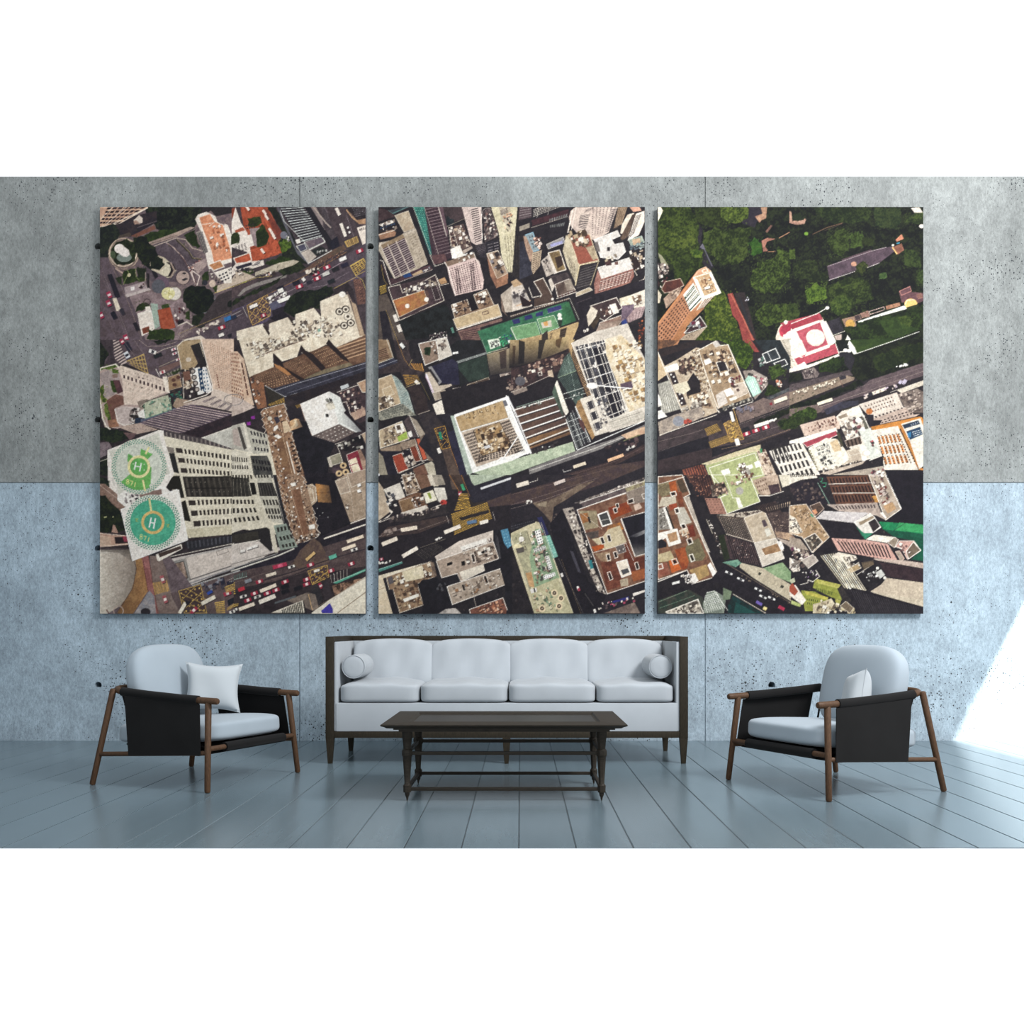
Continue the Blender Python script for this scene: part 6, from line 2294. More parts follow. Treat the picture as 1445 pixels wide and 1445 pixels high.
g 2a1c20 6 1 .4 1 400,0 560,0 620,220 480,230
n a87868 8c6054 500,240 660,240 740,400 560,400
g 5a3c38 5 6 .3 .3 500,240 660,240 740,400 560,400
b a4ae74 b4bc84 f2efe2 8 570,0 960,0 1070,275 730,400 660,230 740,200 720,150 640,80
n 3a302c 8c7c70 560,110 700,70 750,180 580,230
k 40 12 40 -20 c8a890 4a3a34 2a2426 8a6c5c 570,110 690,80 740,190 600,220
c a8a49c 40 40 860,165
p f6f2ea 820,240 855,235 895,330 850,345
l efece0 6 700,0 790,240 860,235
k 20 14 36 -20 6a4438 f4f0e8 b89c84 740,0 1000,-20 960,70 780,100
n a4ae74 b0b87e 900,100 970,60 1050,260 900,310
n c8b09c a8907c 990,60 1150,0 1250,0 1290,170 1130,215 1060,200
g 5a3c30 5 3 .35 .4 1010,70 1130,20 1160,160 1060,190
n 3a2c34 4c3a40 1150,110 1260,90 1280,170 1180,200
l f0e8dc 7 1060,215 1170,215 1310,170
n e0d8c4 d0c8b4 1260,0 1387,0 1387,100 1300,130
n 221f26 2a272a 520,450 640,440 740,880 680,900
l a8a090 8 520,460 580,600
k 30 8 20 70 efe6dc 5a4c48 530,470 560,460 700,820 670,810
n 22281e 2a3222 640,620 720,610 760,860 700,880
n 564840 463a36 620,420 900,440 1000,690 740,620
g 15141a 14 1 .5 1 650,440 900,460 990,670 730,610
g b8a898 14 1 .18 1 640,430 900,450 1000,690 720,620
n c8bcac b8ac9c 620,415 1120,355 1140,380 910,440
k 30 10 24 -10 6a5c54 3a3030 780,400 1080,370 1080,390 800,430
l cfc0b0 8 730,610 1000,690
b c9b9a4 b5a48c e8dccc 7 905,445 1115,370 1240,650 1010,700
n e0dccf d0ccc0 1115,560 1160,545 1190,610 1140,640
n 5a4c54 4a3c44 1085,470 1120,460 1150,520 1110,540
n 5f4b4c 3c2f34 700,620 990,700 1090,940 900,900 760,860
g 1c181e 12 1 .45 1 720,630 990,700 1080,940 800,870
k 30 6 12 -20 e8d8d0 a88478 780,660 980,710 1060,900 820,850
b d9cfc2 c9bfb2 efe8de 6 1010,700 1240,650 1320,860 1095,945
b 8a6444 a88460 efe6da 5 1080,760 1280,690 1310,780 1120,830
p e8e4e0 1240,690 1290,675 1320,760 1290,790
n 4c3c3a 3a2e30 1000,330 1230,270 1387,560 1387,720 1240,660 1140,400
g 1c181e 14 1 .45 1 1000,330 1200,280 1387,330 1150,400
g b8a088 12 1 .2 1 1120,340 1387,270 1387,320 1140,380
n 3c3032 554644 1140,390 1387,380 1450,600 1230,590
k 60 6 14 -20 b8a090 7a6458 1150,400 1387,400 1400,600 1220,590
n c9a888 8a7060 1220,580 1387,600 1480,700 1240,640
n 9a8a80 b8a89c 1230,640 1480,720 1500,820 1290,690
n 1e1b23 26222b 560,1080 690,920 860,960 1387,1280 1387,1425 1100,1425 860,1220 700,1140
n b8ac94 c8bca4 860,900 1100,960 1387,1130 1387,1300 1000,1060 860,950
p 3a3a34 1060,1000 1085,1010 1070,1035 1050,1025
p 3a3a34 1290,1130 1320,1145 1300,1170 1275,1155
l 7a6a5c 6 700,900 1000,1080 1387,1320
k 30 8 20 30 8a7a68 3a3430 780,980 1387,1320 1387,1340 790,1000
n 5a8a78 7aa890 680,900 840,870 880,910 820,950
n 7c9a70 9ab488 1100,960 1300,900 1387,1000 1387,1110 1240,1050
v f0f0f0 80 20 25 2a2a30 870,1075 1050,1180 1100,1255 1190,1270 750,1010
v 6a5ab0 70 30 30 1060,1320
v e8d890 40 34 30 1120,1375
v b02c4c 70 34 30 1290,1370
n 2c3a34 40403a 20,1290 340,1180 480,1260 500,1425 20,1425
l 8ca088 5 20,1310 320,1190
l 6a8a74 5 40,1370 400,1240
b e0d6c4 4a4440 f2ece0 10 100,1410 430,1280 490,1425 120,1425
k 20 14 34 -20 4a3c38 e8e0d0 200,1380 420,1320 430,1410 220,1420
n 8a9488 6f7a70 480,1330 520,1210 600,1190 720,1260 700,1425 500,1425
g e8ece4 9 1 .2 1 490,1300 620,1190 720,1370 520,1425
g e8ece4 1 10 1 .2 500,1240 630,1200 700,1370 480,1425
l f0f4ec 5 520,1210 600,1195 760,1425
n 6a7c64 7a8c70 690,1160 780,1200 760,1280 690,1290
n 1a2a2c 143a3c 740,1340 790,1240 1100,1425 740,1425
p 1c4a48 820,1310 1040,1425 800,1425
l d8d0c0 7 790,1225 1130,1425
t 5 2
n 1d1a24 17161f 900,0 1387,0 1387,520 1000,480 1150,350
n 2b2530 221e28 0,90 290,40 430,300 200,300 60,290
k 40 12 34 -20 4a3e40 3a3036 6a5a54 0,110 260,80 380,280 60,260
l 8fb8a0 6 290,80 410,300
l 3f9a72 6 305,35 340,35 330,75 318,70
l 3f9a72 6 335,85 380,85 370,120 345,122
n efe8da e0d8c8 0,0 270,0 290,30 120,50 0,100
g 3a3634 14 1 .5 1 0,-10 260,-20 270,10 10,25
n 6a4434 5a3a30 380,20 810,0 930,290 480,300
g 241c20 13 3 .45 .8 400,30 820,10 930,280 480,290
l e0d4c8 8 400,95 850,80
l e0d4c8 8 440,190 880,185
n c89048 a87438 850,220 900,210 930,280 880,285
n bfaea2 a08f86 380,305 900,285 960,430 990,465 900,420 500,370
g 3a2e34 13 1 .4 .6 450,310 880,295 900,350 500,370
g 8a7a74 4 4 .3 .3 900,300 950,300 990,460 930,430
b b8a898 a09080 f2ece2 7 815,0 985,0 1150,350 990,465 
k 40 12 44 60 7a3c38 c8b8b0 5a4a48 efe6dc 840,10 960,0 1040,300 960,320
n c8a078 b08c64 960,320 1060,280 1100,350 1010,400
g f4f0e8 1 22 1 .4 985,0 1000,0 1155,345 1140,350
p f0ece4 930,390 960,380 1000,440 980,450
n d2cccc c2bcbe 350,370 820,390 660,495 270,450
n 1d1a24 25212a 310,475 660,495 770,670 420,640
b e8e2da d8d2ca f4f0ea 6 665,490 830,395 870,430 940,540 860,595 770,610
n a08c74 8c7a64 710,490 860,420 870,440 730,520
n 2a2428 3a3034 810,490 880,450 930,530 860,590
p 2f8a68 690,540 770,600 860,600 780,665
n 1f6a50 2a7a5a 690,530 740,590 780,665 740,620
n 14754a 1a8c55 920,480 1387,515 1387,610 1200,600 960,560
n 2f9c5a 38a862 1130,490 1387,515 1387,600 1090,570
l 2a4a3a 5 1060,580 1200,490
n 0f4a38 145a42 960,560 1387,610 1387,890 1250,870 1350,780 1280,680 1080,640
b b89a7a a4845f efe2d2 6 0,320 170,300 410,640 240,800 130,640 0,600
k 50 12 34 50 8a6c4c d8c0a0 c8a884 30,340 180,330 370,620 160,560
p e8dcc8 0,410 60,440 140,590 80,610 0,590
k 60 8 22 50 2a2628 8a8478 f0e8da 0,430 60,450 130,590 10,580
b 5a5048 4a4440 efe6dc 8 150,660 260,600 340,690 230,795
k 30 12 30 -40 c8bca8 6a5a4c 3a3430 170,660 260,620 320,690 230,770
b 4a3a34 5f4a40 e8d0c0 5 210,320 310,280 355,350 270,430
p e09870 230,370 270,350 290,390 260,410
p 4aa080 210,410 230,400 250,430 240,440
n b0a090 9a8a7c 0,640 110,660 200,780 100,760 0,700
k 60 14 44 -30 c8b8a8 8a7a70 f0e8dc 5a4a48 6a3c54 0,730 220,800 290,880 60,1000
n c8bcb0 a89c94 120,880 240,820 295,885 190,960
l efe6dc 7 120,880 240,820 295,885 190,965
n e8ded2 c8bcb0 0,850 100,900 110,990 40,1000 0,960
k 26 12 36 40 f4f0e8 8a8078 0,850 100,900 100,980 10,960
n 1f1c24 2a262c 60,1010 270,950 310,1040 180,1110 100,1130
k 20 6 18 30 e8e4dc 8a6a9a 120,990 280,980 290,1040 150,1060
l f0e8dc 7 270,980 310,1045 240,1100 190,1080 190,1110 110,1130
n d8a89c c89a8e 430,650 780,670 1010,710 1120,895 860,850 500,780
g 241c22 15 1 .45 .85 470,670 1000,720 1060,870 560,800
g 3a2a30 14 1 .2 .5 440,650 1000,710 1010,740 460,680
g 3a2a30 14 1 .2 .5 500,775 1090,875 1100,895 520,800
n efe9dd e2dccf 870,615 1080,640 1000,700 780,665
b a09080 8c7c6c f0e4da 6 1010,700 1080,640 1120,670 1080,750
b d8a89c c0948a f0e4da 6 1090,740 1130,680 1280,680 1350,780 1215,870 1150,760
b 6a5a4c 7c6c5c f4ece4 8 1200,790 1275,690 1350,775 1225,865
b b0a090 988878 e8c4b8 6 1090,790 1130,780 1180,860 1150,895
k 16 10 26 -40 f4f0ea 6a4a4c 1110,700 1260,700 1240,820 1170,810
n cbb6aa bca89c 860,860 1190,880 1387,910 1387,965 900,880
g 8a7068 9 1 .1 .3 900,880 1387,925 1387,955 900,900
n 1c1922 241f28 290,760 420,670 480,760 390,830
n 2d2028 3a2a30 900,895 1387,970 1387,1110 990,1040 940,920
n 3a3230 2a2628 310,830 520,1000 790,1195 560,1165 330,860
g e8dcc0 9 1 .42 1 500,800 310,830 560,1165 790,1200
n e6dccc d6ccbc 430,840 500,795 680,830 740,960 640,1010 560,900
k 30 12 34 -30 3a3230 f0e8dc 8a7c70 540,830 680,840 720,950 620,970
n b89c74 a48a64 590,970 700,920 730,960 630,1010
g f0e6cc 8 1 .35 1 430,840 560,830 800,1190 590,1170
p 211f26 640,900 720,850 740,870 680,920
n 1d1b20 26242a 690,1030 860,920 980,1050 800,1195
k 20 12 26 -40 f0f0ee 3a3a3c 8a8a88 750,1000 900,930 900,1060 800,1100
p c8c8c4 885,1010 940,970 985,1030 930,1070
c e8e4dc 16 16 905,960 980,1060
l f0e8d8 6 690,1030 860,920
n 3a3230 6a5a48 740,900 860,880 870,920 760,980
n c0b09c ccbca6 1000,1060 1387,1110 1387,1350 830,1200 940,1130
n d2c4ae c2b49e 830,1195 1387,1290 1387,1360 860,1215
n 2a262c 1f1c24 640,1160 830,1205 1387,1365 1387,1425 640,1425 600,1280
g 3e3a40 30 1 .3 1 620,1180 1387,1380 1387,1425 760,1460
s 1c1922 .3 r 640,1160 1387,1365 1387,1425 640,1425
n 9aa044 8a9038 260,1080 500,1140 540,1290 430,1260 240,1160
g 3a4a22 9 1 .4 .6 260,1150 450,1190 440,1250 280,1210
n c0bc60 aeac4c 280,1070 530,1130 500,1170 270,1110
n 9aa044 8a9038 120,1190 260,1200 420,1290 340,1400 160,1400
g 3a4a22 6 2 .4 .5 170,1260 300,1280 290,1360 180,1340
n c0b850 b0a840 150,1190 400,1260 390,1290 170,1230
n b8a888 d8ccb0 240,1330 330,1310 430,1270 480,1350 400,1425 240,1425
k 40 14 44 20 e8dcc0 a89878 6a5c4c f0ece0 c8b890 300,1290 600,1350 700,1425 280,1425
n 2a262a 3a3434 490,1170 540,1150 640,1300 560,1330
n b0ac54 a09c48 470,1270 530,1290 520,1330 470,1310
b 6a5a4c 7c6c58 e8dcc8 5 520,1350 580,1300 660,1370 620,1425
n f0e6dc e4dad0 0,1150 60,1130 170,1290 130,1340 0,1240
p a84c38 0,1150 30,1110 90,1200 50,1245 0,1200
l 3a2a28 6 0,1270 110,1340
n aab86a c0c880 20,1290 120,1330 110,1360 20,1330
n c8ccb0 b0b498 0,1080 50,1060 60,1100 20,1120
"""
draw(CITY); finish()
import bpy, bmesh
from mathutils import Vector, Matrix
scene = bpy.context.scene
C = scene.collection
PI = math.pi
# ------------------------------------------------------------------ helpers
def link(name, me, mats=None, parent=None, smooth=True):
    o = bpy.data.objects.new(name, me); C.objects.link(o)
    if mats: me.materials.append(mats)
    if smooth:
        me.polygons.foreach_set('use_smooth', [True]*len(me.polygons))
        try: me.set_sharp_from_angle(angle=math.radians(38))
        except Exception: pass
    if parent: o.parent = parent
    return o
def obj(name, bm, mat, parent=None, smooth=True):
    bmesh.ops.recalc_face_normals(bm, faces=bm.faces)
    me = bpy.data.meshes.new(name); bm.to_mesh(me); bm.free()
    return link(name, me, mat, parent, smooth)
def thing(name, label, cat, loc=(0, 0, 0), rz=0, group=None):
    o = bpy.data.objects.new(name, None); C.objects.link(o)
    o.location = loc; o.rotation_euler = (0, 0, rz); o.empty_display_size = .1
    return tag(o, label, cat, group)
def tag(o, label, cat, group=None):
    o['label'] = label; o['category'] = cat
    if group: o['group'] = group
    return o
def struct(o): o['kind'] = 'structure'; return o
def add_box(bm, x0, x1, y0, y1, z0, z1, bev=0.):
    t = bmesh.new()
    v = [t.verts.new(p) for p in ((x0, y0, z0), (x1, y0, z0), (x1, y1, z0), (x0, y1, z0), (x0, y0, z1), (x1, y0, z1), (x1, y1, z1), (x0, y1, z1))]
    for f in ((0, 1, 2, 3), (4, 5, 6, 7), (0, 1, 5, 4), (1, 2, 6, 5), (2, 3, 7, 6), (3, 0, 4, 7)): t.faces.new([v[i] for i in f])
    bmesh.ops.recalc_face_normals(t, faces=t.faces)
    if bev: bmesh.ops.bevel(t, geom=list(t.edges), offset=bev, segments=2, profile=.6, affect='EDGES')
    me = bpy.data.meshes.new('tmp'); t.to_mesh(me); t.free(); bm.from_mesh(me); bpy.data.meshes.remove(me)
    return bm
def add_tube(bm, pts, rad, n=14, caps=True):
    """tube through points; rad number or list; rounded ends"""
    P = [Vector(p) for p in pts]; R = [rad]*len(P) if not hasattr(rad, '__len__') else list(rad)
    if caps:
        d0 = (P[0]-P[1]).normalized(); d1 = (P[-1]-P[-2]).normalized(); r0, r1 = R[0], R[-1]
        P = [P[0]+d0*r0*.55, P[0]+d0*r0*.42]+P+[P[-1]+d1*r1*.42, P[-1]+d1*r1*.55]
        R = [r0*.45, r0*.8]+R+[r1*.8, r1*.45]
    rings = []; up = None
    for i, p in enumerate(P):
        t = (P[min(i+1, len(P)-1)]-P[max(i-1, 0)]).normalized()
        if up is None: up = Vector((0, 0, 1)) if abs(t.z) < .9 else Vector((1, 0, 0))
        a = (up-t*up.dot(t)).normalized(); b = t.cross(a); up = a
        rings.append([bm.verts.new(p+(a*math.cos(2*PI*k/n)+b*math.sin(2*PI*k/n))*R[i]) for k in range(n)])
    for i in range(len(rings)-1):
        for k in range(n): bm.faces.new((rings[i][k], rings[i][(k+1) % n], rings[i+1][(k+1) % n], rings[i+1][k]))
    bm.faces.new(rings[0][::-1]); bm.faces.new(rings[-1])
    return bm
def smooth_path(pts, n=6):
    out = []; P = [Vector(p) for p in pts]
    for i in range(len(P)-1):
        p0 = P[max(i-1, 0)]; p1 = P[i]; p2 = P[i+1]; p3 = P[min(i+2, len(P)-1)]
        for j in range(n):
            t = j/n
            out.append(.5*((2*p1)+(p2-p0)*t+(2*p0-5*p1+4*p2-p3)*t*t+(3*p1-p0-3*p2+p3)*t**3))
    out.append(P[-1]); return out
def add_profile(bm, stack, cx=0, cy=0, n=4, rot=PI/4):
    """square or round section stacked along z: (z, half width)"""
    rings = []
    for z, w in stack:
        r = w/math.cos(PI/4) if n == 4 else w
        rings.append([bm.verts.new((cx+r*math.cos(rot+2*PI*k/n), cy+r*math.sin(rot+2*PI*k/n), z)) for k in range(n)])
    for i in range(len(rings)-1):
        for k in range(n): bm.faces.new((rings[i][k], rings[i][(k+1) % n], rings[i+1][(k+1) % n], rings[i+1][k]))
    bm.faces.new(rings[0][::-1]); bm.faces.new(rings[-1])
    return bm
def soft_block(hx, hy, hz, k=6., n=14, fn=None):
    """cushion: a rounded box; fn(u,v,w,pos)->pos shapes it further"""
    bm = bmesh.new(); key = {}
    def vert(u, v, w):
        q = (round(u, 5), round(v, 5), round(w, 5))
        if q not in key:
            s = (abs(u)**k+abs(v)**k+abs(w)**k)**(1/k)
            p = Vector((u/s*hx, v/s*hy, w/s*hz))
            if fn: p = Vector(fn(u, v, w, p))
            key[q] = bm.verts.new(p)
        return key[q]
    def g(i): return math.sin((-1+2*i/n)*PI/2)*.35+(-1+2*i/n)*.65
    for ax in range(3):
        for s in (-1, 1):
            for i in range(n):
                for j in range(n):
                    c = []
                    for a, b in ((i, j), (i+1, j), (i+1, j+1), (i, j+1)):
                        p = [0, 0, 0]; p[ax] = s; p[(ax+1) % 3] = g(a); p[(ax+2) % 3] = g(b); c.append(vert(*p))
                    bm.faces.new(c)
    return bm
# ------------------------------------------------------------------ materials
def mat(name, col, rough=.6, spec=.4):
    m = bpy.data.materials.new(name); m.use_nodes = True
    b = m.node_tree.nodes['Principled BSDF']
    b.inputs['Base Color'].default_value = (*col, 1); b.inputs['Roughness'].default_value = rough
    b.inputs['Specular IOR Level'].default_value = spec
    return m, m.node_tree.nodes, m.node_tree.links, b
def node(N, t, **kw):
    n = N.new(t)
    for k, v in kw.items():
        if k in n.inputs.keys(): n.inputs[k].default_value = v
        else: setattr(n, k, v)
    return n
def ramp(N, L, src, stops):
    r = N.new('ShaderNodeValToRGB'); e = r.color_ramp.elements
    while len(e) < len(stops): e.new(.5)
    for i, (p, c) in enumerate(stops): e[i].position = p; e[i].color = (*c, 1) if hasattr(c, '__len__') else (c, c, c, 1)
    L.new(src, r.inputs[0]); return r.outputs[0]
def mix(N, L, f, a, b, mode='MIX'):
    m = N.new('ShaderNodeMix'); m.data_type = 'RGBA'; m.blend_type = mode
    for s, v in ((0, f), (6, a), (7, b)):
        if hasattr(v, 'default_value') or hasattr(v, 'is_linked'): L.new(v, m.inputs[s])
        elif s == 0: m.inputs[0].default_value = v
        else: m.inputs[s].default_value = (*v, 1)
    return m.outputs[2]
def coords(N, L, scale=(1, 1, 1)):
    tc = N.new('ShaderNodeTexCoord'); mp = N.new('ShaderNodeMapping'); mp.inputs['Scale'].default_value = scale
    L.new(tc.outputs['Object'], mp.inputs[0]); return mp.outputs[0]
def bump(N, L, h, b, st=.3, d=.01):
    n = N.new('ShaderNodeBump'); n.inputs['Strength'].default_value = st; n.inputs['Distance'].default_value = d
    L.new(h, n.inputs['Height']); L.new(n.outputs[0], b.inputs['Normal'])
def concrete(name):
    m, N, L, b = mat(name, (.3, .33, .35), .85, .25)
    co = coords(N, L)
    sep = N.new('ShaderNodeSeparateXYZ'); L.new(co, sep.inputs[0])
    pour = N.new('ShaderNodeMath'); pour.operation = 'GREATER_THAN'; L.new(sep.outputs[2], pour.inputs[0]); pour.inputs[1].default_value = 2.069
    base = mix(N, L, pour.outputs[0], CONC_LOW, CONC_UP)
    big = node(N, 'ShaderNodeTexNoise', Scale=1.1, Detail=5., Roughness=.65); L.new(co, big.inputs['Vector'])
    base = mix(N, L, 1., base, ramp(N, L, big.outputs['Fac'], [(.3, .8), (.7, 1.16)]), 'MULTIPLY')
    med = node(N, 'ShaderNodeTexNoise', Scale=9., Detail=6., Roughness=.7); L.new(coords(N, L, (1, 1, .55)), med.inputs['Vector'])
    base = mix(N, L, 1., base, ramp(N, L, med.outputs['Fac'], [(.32, .82), (.66, 1.14)]), 'MULTIPLY')
    fine = node(N, 'ShaderNodeTexNoise', Scale=70., Detail=3., Roughness=.8); L.new(coords(N, L, (1, 1, .5)), fine.inputs['Vector'])
    base = mix(N, L, 1., base, ramp(N, L, fine.outputs['Fac'], [(.3, .72), (.68, 1.2)]), 'MULTIPLY')
    # air holes of two sizes, clustered
    hs = None
    for sc, th, dens in ((11., .055, .5), (30., .085, .49), (62., .16, .45)):
        vo = node(N, 'ShaderNodeTexVoronoi', Scale=sc); L.new(co, vo.inputs['Vector'])
        th_n = node(N, 'ShaderNodeTexNoise', Scale=2.3, Detail=2.); L.new(co, th_n.inputs['Vector'])
        sepc = N.new('ShaderNodeSeparateColor'); L.new(vo.outputs['Color'], sepc.inputs[0])
        a = N.new('ShaderNodeMath'); a.operation = 'MULTIPLY'; L.new(sepc.outputs[0], a.inputs[0]); L.new(th_n.outputs[0], a.inputs[1])
        a2 = N.new('ShaderNodeMath'); a2.operation = 'SUBTRACT'; L.new(a.outputs[0], a2.inputs[0]); a2.inputs[1].default_value = dens*.48
        a3 = N.new('ShaderNodeMath'); a3.operation = 'MULTIPLY'; L.new(a2.outputs[0], a3.inputs[0]); a3.inputs[1].default_value = th*5.5
        c = N.new('ShaderNodeMath'); c.operation = 'LESS_THAN'; L.new(vo.outputs['Distance'], c.inputs[0]); L.new(a3.outputs[0], c.inputs[1])
        if hs is None: hs = c.outputs[0]
        else:
            mx = N.new('ShaderNodeMath'); mx.operation = 'MAXIMUM'; L.new(hs, mx.inputs[0]); L.new(c.outputs[0], mx.inputs[1]); hs = mx.outputs[0]
    base = mix(N, L, hs, base, (.045, .05, .055))
    L.new(base, b.inputs['Base Color'])
    inv = N.new('ShaderNodeMath'); inv.operation = 'SUBTRACT'; L.new(fine.outputs['Fac'], inv.inputs[0]); L.new(hs, inv.inputs[1])
    bump(N, L, inv.outputs[0], b, .35, .004)
    return m
def wood(name, c0, c1, rough=.5, axis=(9, 9, 1.2), spec=.2):
    m, N, L, b = mat(name, c0, rough, spec)
    n1 = node(N, 'ShaderNodeTexNoise', Scale=9., Detail=6., Roughness=.65); L.new(coords(N, L, axis), n1.inputs['Vector'])
    L.new(ramp(N, L, n1.outputs['Fac'], [(.3, c0), (.68, c1)]), b.inputs['Base Color'])
    bump(N, L, n1.outputs['Fac'], b, .15, .002); return m
def cloth(name, col, weave=260., amt=.15, var=.05, sheen=.15):
    m, N, L, b = mat(name, col, .92, .2)
    b.inputs['Sheen Weight'].default_value = sheen
    w1 = node(N, 'ShaderNodeTexWave', Scale=weave/6.28, bands_direction='X', Distortion=1.5); w2 = node(N, 'ShaderNodeTexWave', Scale=weave/6.28, bands_direction='Z', Distortion=1.5)
    co = coords(N, L); L.new(co, w1.inputs['Vector']); L.new(co, w2.inputs['Vector'])
    a = mix(N, L, .5, w1.outputs[0], w2.outputs[0])
    nz = node(N, 'ShaderNodeTexNoise', Scale=5., Detail=4.); L.new(co, nz.inputs['Vector'])
    base = mix(N, L, 1., col, ramp(N, L, nz.outputs['Fac'], [(.3, 1-var), (.7, 1+var)]), 'MULTIPLY')
    if amt: base = mix(N, L, amt, base, a, 'MULTIPLY'); bump(N, L, a, b, .2 if amt > .3 else .04, .001)
    L.new(base, b.inputs['Base Color']); return m
CONC_UP = (.240, .257, .252); CONC_LOW = (.322, .400, .458)  # lower pour is bluer, its colour also lifted to offset weak light there
M_conc = concrete('cast_concrete')
M_walnut = wood('walnut', (.04, .021, .011), (.105, .056, .03), .5, (30, 30, 4))
M_dark = wood('dark_oak', (.014, .011, .007), (.034, .027, .017), .6, (22, 22, 3))
M_table = wood('weathered_dark_wood', (.013, .0105, .0075), (.032, .026, .019), .55, (3, 26, 26))
M_tray = wood('table_inset', (.016, .015, .013), (.03, .028, .025), .42, (3, 26, 26))
M_white = cloth('pale_linen', (.39, .425, .455), 420., .1, .05)
M_chairwhite = cloth('pale_wool', (.31, .365, .41), 420., 0, .03)
M_pillow = cloth('pillow_cotton', (.42, .46, .485), 420., 0, .03)
M_black = cloth('black_canvas', (.0075, .0073, .0075), 520., .6, .25, .05)
M_edge, _, _, _ = mat('canvas_edge', (.10, .10, .11), .9, .1)
def floor_mat():
    m, N, L, b = mat('painted_boards', (.2, .27, .32), .26, .9)
    co = coords(N, L); sep = N.new('ShaderNodeSeparateXYZ'); L.new(co, sep.inputs[0])
    W = .237
    def mth(op, a, v=None, v2=None):
        n = N.new('ShaderNodeMath'); n.operation = op
        L.new(a, n.inputs[0])
        if v is not None: 
            if isinstance(v, (int, float)): n.inputs[1].default_value = v
            else: L.new(v, n.inputs[1])
        return n.outputs[0]
    sh = mth('ADD', sep.outputs[0], 20*W+.009)
    t = mth('DIVIDE', sh, W); idx = mth('FLOOR', t); fr = mth('FRACT', t)
    d = mth('ABSOLUTE', mth('SUBTRACT', fr, .5))       # .5 at the seam
    seam = mth('GREATER_THAN', d, .5-.0019/W)
    edge = ramp(N, L, d, [(.5-.007/W, 1.), (.5, 0.)])
    wn = N.new('ShaderNodeTexWhiteNoise'); wn.noise_dimensions = '1D'; L.new(idx, wn.inputs['W'])
    nz = node(N, 'ShaderNodeTexNoise', Scale=3., Detail=6., Roughness=.6); L.new(coords(N, L, (7, .8, 1)), nz.inputs['Vector'])
    base = mix(N, L, 1., FLOOR_COL, ramp(N, L, wn.outputs[0], [(0, .94), (1, 1.05)]), 'MULTIPLY')
    base = mix(N, L, 1., base, ramp(N, L, nz.outputs['Fac'], [(.3, .92), (.7, 1.07)]), 'MULTIPLY')
    base = mix(N, L, seam, base, (.03, .037, .042))
    L.new(base, b.inputs['Base Color'])
    return m
FLOOR_COL = (.112, .155, .180)
M_floor = floor_mat()
def print_mat():
    m, N, L, b = mat('printed_canvas', (.5, .5, .5), .75, .15)
    at = N.new('ShaderNodeAttribute'); at.attribute_name = 'ink'
    L.new(mix(N, L, 1., at.outputs['Color'], PRINT_GAIN, 'MULTIPLY'), b.inputs['Base Color']); return m
PRINT_GAIN = (.71, .69, .65)
M_print = print_mat()
# ------------------------------------------------------------------ camera frame
EYE = .91; FPX = 1500.; CX, CY = 735., 885.
def at(px, py, Y): return ((px-CX)/FPX*Y, Y, EYE-(py-CY)/FPX*Y)
WY = 8.52      # front of the concrete wall
HT = 4.52
